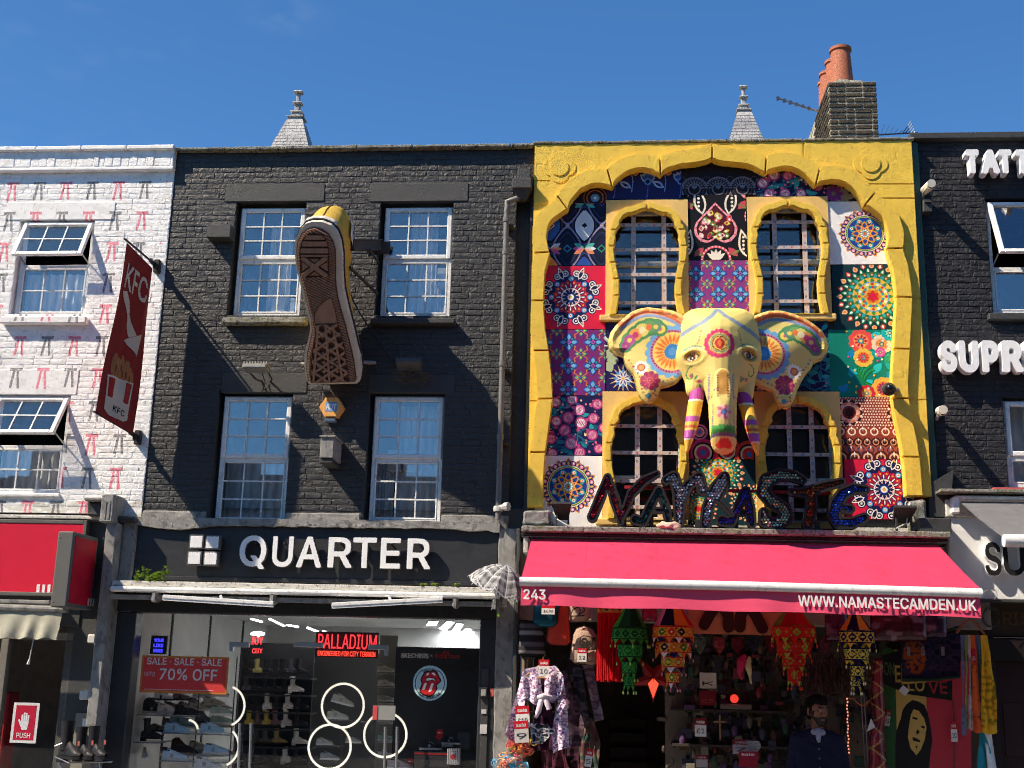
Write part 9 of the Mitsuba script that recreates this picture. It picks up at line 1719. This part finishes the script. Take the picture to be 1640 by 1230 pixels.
bs = thing('boot_stand','wire stand holding black boots outside between the two left shops','stand'); part(bs,'wire',P(cat([tube([at(88,1212,-.5),at(110,1222,-.5),at(180,1220,-.45)],.008,5),tube([at(92,1222,-.5),at(105,1240,-.5)],.008,5),tube([at(160,1220,-.45),at(161,1245,-.45)],.01,5),tube([at(88,1195,-.5),at(100,1190,-.5)],.006,5)]),'metal',(.5,.5,.5)))
for i,(a,b,s_,lab) in enumerate(((112,1222,1.9,'tall black boot leaning on the wire stand, leftmost of three'),(134,1221,1.6,'black boot with salmon tag on the wire stand, middle of three'),(154,1220,1.6,'black studded boot on the wire stand, rightmost of three'))):
    shoe(lab,a,b,-.45 - .04 * i,'boot',lin(34,33,36),lin(28,27,28),40 * s_ * .8,-35,'black boots on the outside wire stand',roll=0)
    tq_ = at(a + 14,b - 32,-.62); solo('salmon_tag',P(box(tq_[0] - .012,tq_[0] + .012,tq_[1],tq_[1] + .004,tq_[2] - .03,tq_[2] + .02),'print',lin(180,96,84),smooth=False),f'small salmon price tag on the {("left", "middle", "right")[i]} black boot','tag')
bd = thing('shop_banner','dark red vertical banner with white KFC letters and a food bucket on two wall poles','banner')
xbn = X(250,423,-.14); Bt = at(246,422,-.14)
tipT = at(201,384,-1.12); yb2 = -1.10
xb0 = Bt[0] + .02; zt_w,zb_w = Z(248,424,-.2),Z(216,698,-.2);
def bpt(u,v):                           # u: 0 wall side, 1 street side; v: 0 top, 1 foot
    y = -.24 + (yb2 + .24) * u; pw_t,pw_b = at(244,430,-.24),at(213,695,-.24); pt_t,pt_b = at(203,388,yb2),at(153,661,yb2)
    top = pw_t[None] * (1 - u)[...,None] + pt_t[None] * u[...,None]; bot = pw_b[None] * (1 - u)[...,None] + pt_b[None] * u[...,None]
    p = top * (1 - v)[...,None] + bot * v[...,None]; p[...,0] += .02 * np.sin(u * 7 + v * 3) * np.sin(math.pi * v) + .015 * np.sin(u * 15 - v * 5) * np.sin(math.pi * v); return p
def bflat(poly,col_,lift,nm_,dense=.04):
    """Print on the banner: a polygon in (u, v) laid on the cloth, lifted towards the viewer."""
    for g in getattr(poly,'geoms',[poly]):
        v,f = trimesh.creation.triangulate_polygon(g,engine='earcut'); v3,f = trimesh.remesh.subdivide_to_size(np.column_stack([v,np.zeros(len(v))]),f,dense); p = bpt(v3[:,0],v3[:,1]); p[:,0] += lift; part(bd,nm_,P(TM(p,f),'print',col_,smooth=True))
scene['banner_cloth'] = two(princ(rgb(tuple(lin(128,30,34))),.7))
uu,vv2 = np.meshgrid(np.linspace(0,1,24),np.linspace(0,1,50),indexing='ij'); bm = bpt(uu.ravel(),vv2.ravel()); i,j = np.meshgrid(np.arange(23),np.arange(49),indexing='ij'); part(bd,'cloth',P(TM(bm,np.stack([i * 50 + j,(i + 1) * 50 + j,(i + 1) * 50 + j + 1,i * 50 + j + 1],-1).reshape(-1,4)),'banner_cloth',smooth=True))
def utext(s,u0,u1,v0,v1,col_,lift,bold=True):
    m = text(s,1.0,.01,bold); p = np.array(m.vertices)[:,[0,2]]; fr = np.array(m.faces)[np.asarray(m.face_normals)[:,1] < -.9]; lo,hi = p[:,0].min(),p[:,0].max(); U = u1 + (u0 - u1) * ((p[:,0] - lo) / (hi - lo)); Vv = v1 + (v0 - v1) * p[:,1]
    q_ = bpt(U,Vv); q_[:,0] += lift; part(bd,'lettering',P(TM(q_,fr),'print',col_,smooth=False))
cw = (.52,.50,.47)
utext('KFC',.14,.84,.10,.24,cw,.006)
S = lambda l: Polygon([(1 - a,b) for a,b in l])
bflat(union_all([S([(.14,.27),(.28,.25),(.72,.455),(.58,.485)]),S([(.46,.515),(.86,.425),(.82,.565)])]),cw,.006,'arrow')
bflat(S([(.10,.765),(.86,.72),(.80,.945),(.70,.965),(.30,.975),(.16,.955)]),(.52,.50,.48),.006,'bucket'); bflat(union_all([S([(.13,.775),(.30,.765),(.32,.875),(.17,.88)]),S([(.64,.742),(.82,.732),(.78,.855),(.62,.862)])]),lin(150,44,46),.008,'bucket_stripe'); utext('KFC',.30,.62,.905,.938,(.02,.02,.02),.009)
cr_ = random.Random(5); bflat(union_all([Point(1 - a,b).buffer(r * .055,6) for a,b,r in ((.2,.70,1.3),(.3,.72,1.4),(.42,.705,1.3),(.5,.665,1.2),(.52,.69,1.1),(.62,.70,1.5),(.7,.72,1.3),(.78,.725,1.1),(.4,.735,1.3),(.55,.735,1.3))]).difference(S([(.10,.765),(.86,.72),(.86,.9),(.1,.9)])),lin(150,104,74),.007,'printed_chicken'); bflat(union_all([Point(1 - a,b).buffer(.022,6) for a,b in ((.24,.71),(.36,.72),(.48,.68),(.6,.705),(.7,.715),(.52,.71))]),lin(104,66,44),.009,'printed_chicken')
for a,b,nm_ in (((250,425),(199,382),'upper'),((219,699),(150,659),'lower')):
    p,q = at(*a,-.08),at(*b,yb2 - .03); part(bd,'pole',P(tube([p,q],.013,8),'paint',(.015,.015,.016))); part(bd,'bracket',P(cat([box(p[0] - .03,p[0] + .05,-.10,-.02,p[2] - .10,p[2] + .08,.012),tube([p,p + (q - p) * .16],.03,8),ball(p + (q - p) * .1 + (-.03,0,.03),.03,1),ball(p + (q - p) * .08 + (.02,0,-.05),.03,1)]),'paint',(.015,.015,.016)))
# ================================================================== the shopkeeper
man = thing('person','bearded man in a navy button shirt standing in the shaded gift shop','person')
YM_ = -.36; hc_ = at(1308,1139,YM_); S_ = 1.16   # head centre and scale
def J(x,y,z): return np.array([hc_[0] + x * S_,YM_ + y * S_,hc_[2] + z * S_])
def hs(*n): return hul(*[(J(*a[:3]),a[3] * S_) for a in n])
body = [hs((-.17,.03,-.27,.075),(.17,.03,-.27,.075),(0,.02,-.22,.08)),hs((-.17,.03,-.27,.075),(.17,.03,-.27,.075),(-.13,.02,-.50,.10),(.13,.02,-.50,.10)),hs((-.13,.02,-.50,.10),(.13,.02,-.50,.10),(-.12,.02,-.74,.095),(.12,.02,-.74,.095)),
        hs((-.19,.03,-.27,.07),(-.25,.02,-.53,.052)),hs((-.25,.02,-.53,.055),(-.15,-.20,-.66,.042)),hs((.19,.03,-.27,.07),(.25,.02,-.53,.052)),hs((.25,.02,-.53,.055),(.06,-.22,-.70,.042))]
m = smooth_body(body,.018,10); vv = np.array(m.vertices); vv[:,1] += .012 * (meshkit.fbm(vv * 11,3,2) - .5) + .006 * np.sin(vv[:,2] * 40 + vv[:,0] * 25); part(man,'shirt',P(TM(vv,m.faces),'cloth',lin(34,36,58),smooth=True))
part(man,'trousers',P(smooth_body([hs((-.10,.02,-.74,.10),(.10,.02,-.74,.10),(0,.02,-.84,.12)),hs((-.10,.02,-.80,.095),(-.11,.0,-1.16,.065)),hs((-.11,0,-1.16,.065),(-.11,.03,-1.50,.05)),hs((.10,.02,-.80,.095),(.11,.0,-1.16,.065)),hs((.11,0,-1.16,.065),(.11,.03,-1.50,.05))],.03,6),'cloth',lin(26,26,32),smooth=True))
for s_ in (-1,1): part(man,'shoe',P(smooth_body([hs((s_ * .11,.05,-1.55,.05),(s_ * .12,-.14,-1.57,.04))],.03,4),'paint',(.02,.02,.02),smooth=True))
TURN = rotm((0,0,1),32,hc_) @ rotm((1,0,0),8,hc_)    # the head looks to the right and a little down
head = smooth_body([hs((0,.02,.03,.088),(0,-.03,.045,.078)),hs((0,.02,.03,.085),(0,-.045,-.04,.062)),hs((0,-.045,-.04,.060),(0,-.065,-.095,.040)),hs((0,-.085,.03,.022),(0,-.108,-.018,.016)),hs((-.022,-.096,-.022,.011),(.022,-.096,-.022,.011)),hs((-.045,-.065,.005,.028),(-.05,-.045,-.03,.03)),hs((.045,-.065,.005,.028),(.05,-.045,-.03,.03)),hs((-.045,-.075,.045,.016),(.045,-.075,.045,.016)),
                     hs((-.09,.01,.02,.016),(-.088,.012,-.03,.012)),hs((.09,.01,.02,.016),(.088,.012,-.03,.012)),hs((-.022,-.088,-.055,.010),(.022,-.088,-.055,.010)),hs((-.02,-.086,-.068,.010),(.02,-.086,-.068,.010))],.009,8)
v = np.array(head.vertices); r = (v - hc_) / S_; skin = np.tile(lin(132,88,66),(len(v),1)) * (.9 + .2 * meshkit.fbm(v * 20,3,1))[:,None]
beard = (r[:,2] < -.045) & (r[:,1] < .03) & ~((np.abs(r[:,0]) < .028) & (np.abs(r[:,2] + .061) < .013)); beard |= (np.abs(r[:,0]) > .062) & (r[:,2] < .01) & (r[:,1] < .0) & (r[:,1] > -.05); must = (np.abs(r[:,2] + .044) < .009) & (np.abs(r[:,0]) < .04) & (r[:,1] < -.06)
skin[beard | must] = lin(26,20,18); skin[(np.abs(r[:,2] - .048) < .008) & (np.abs(np.abs(r[:,0]) - .035) < .022) & (r[:,1] < -.05)] = lin(30,22,18); skin[(np.abs(r[:,0]) < .028) & (np.abs(r[:,2] + .061) < .008) & (r[:,1] < -.06)] = lin(126,70,62)
part(man,'head',P(xf(TM(v,head.faces),TURN),'paint',skin,smooth=True))
for s_ in (-1,1):
    e = J(s_ * .034,-.083,.022); part(man,'eye',P(xf(ball(e,.0125 * S_,2),TURN),'gloss',lin(190,186,180))); part(man,'pupil',P(xf(ball(e + (.004,-.011,0),.006 * S_,1),TURN),'gloss',(.01,.008,.006)))
hair = smooth_body([hs((0,.03,.055,.092),(0,-.035,.085,.070)),hs((0,.045,.02,.084),(0,.055,-.03,.066)),hs((-.035,-.05,.105,.040),(.035,-.05,.105,.040),(0,.02,.11,.05)),hs((-.078,.0,.03,.022),(-.076,.01,.06,.025)),hs((.078,.0,.03,.022),(.076,.01,.06,.025))],.012,6); hv = np.array(hair.vertices); hv += hair.vertex_normals * (.010 * (meshkit.fbm(hv * 45,3,3) - .4))[:,None]; part(man,'hair',P(xf(TM(hv,hair.faces),TURN),'cloth',lin(24,20,19),smooth=True))
part(man,'neck',P(smooth_body([hs((0,.02,-.06,.055),(0,.015,-.22,.062))],.02,4),'paint',lin(120,80,60),smooth=True))
part(man,'white_collar',P(smooth_body([hs((-.035,-.03,-.195,.036),(.035,-.03,-.195,.036)),hs((0,-.03,-.19,.042),(0,-.062,-.27,.016))],.014,4),'cloth',lin(150,156,172),smooth=True))
for s_ in (-1,1): part(man,'collar_flap',P(hull([J(s_ * .02,-.075,-.29),J(s_ * .075,-.045,-.20),J(s_ * .085,-.01,-.185),J(s_ * .10,-.055,-.27),J(s_ * .03,-.065,-.28),J(s_ * .085,-.035,-.20)]),'cloth',lin(38,40,64),smooth=False))
for i in range(4): part(man,'button',P(ball(J(-.005,-.095 - .004 * i,-.34 - .085 * i),.008 * S_,1,(1,.4,1)),'gloss',lin(120,120,122)))
for s_,w,p in ((-1,(-.15,-.20,-.66),(-.055,-.255,-.70)),(1,(.06,-.22,-.70),(-.02,-.26,-.715))):
    w,p = np.array(w),np.array(p); d = (p - w) / np.linalg.norm(p - w); sd = np.array([0,-.15,.99]); ns = [hs((*w,.030),(*(w + d * .075),.034)),hs((*(w + d * .03),.028),(*(w + d * .03 + sd * .024),.02))]
    for k,l in enumerate((.062,.072,.068,.052)):
        b = w + d * .085 + sd * (.026 - .017 * k); c1 = b + d * l * .5 + np.array([0,-.014,0]); c2 = c1 + d * l * .4 + np.array([0,.006,-.018]); ns += [hs((*b,.0105),(*c1,.0095)),hs((*c1,.0095),(*c2,.0075))]
    tb = w + d * .03 + sd * .036; ns += [hs((*tb,.0125),(*(tb + d * .035 + sd * .018),.0105)),hs((*(tb + d * .035 + sd * .018),.0105),(*(tb + d * .06 + sd * .012),.008))]
    part(man,'hand',P(smooth_body(ns,.006,5),'paint',lin(128,84,62),smooth=True))
solo('paper_slip',P(box(*sorted((J(-.03,0,0)[0],J(.03,0,0)[0])),J(0,-.29,0)[1],J(0,-.285,0)[1],J(0,0,-.73)[2],J(0,0,-.69)[2]),'print',(.6,.6,.58),smooth=False),'small white paper slip held in the hands of the shopkeeper','paper')
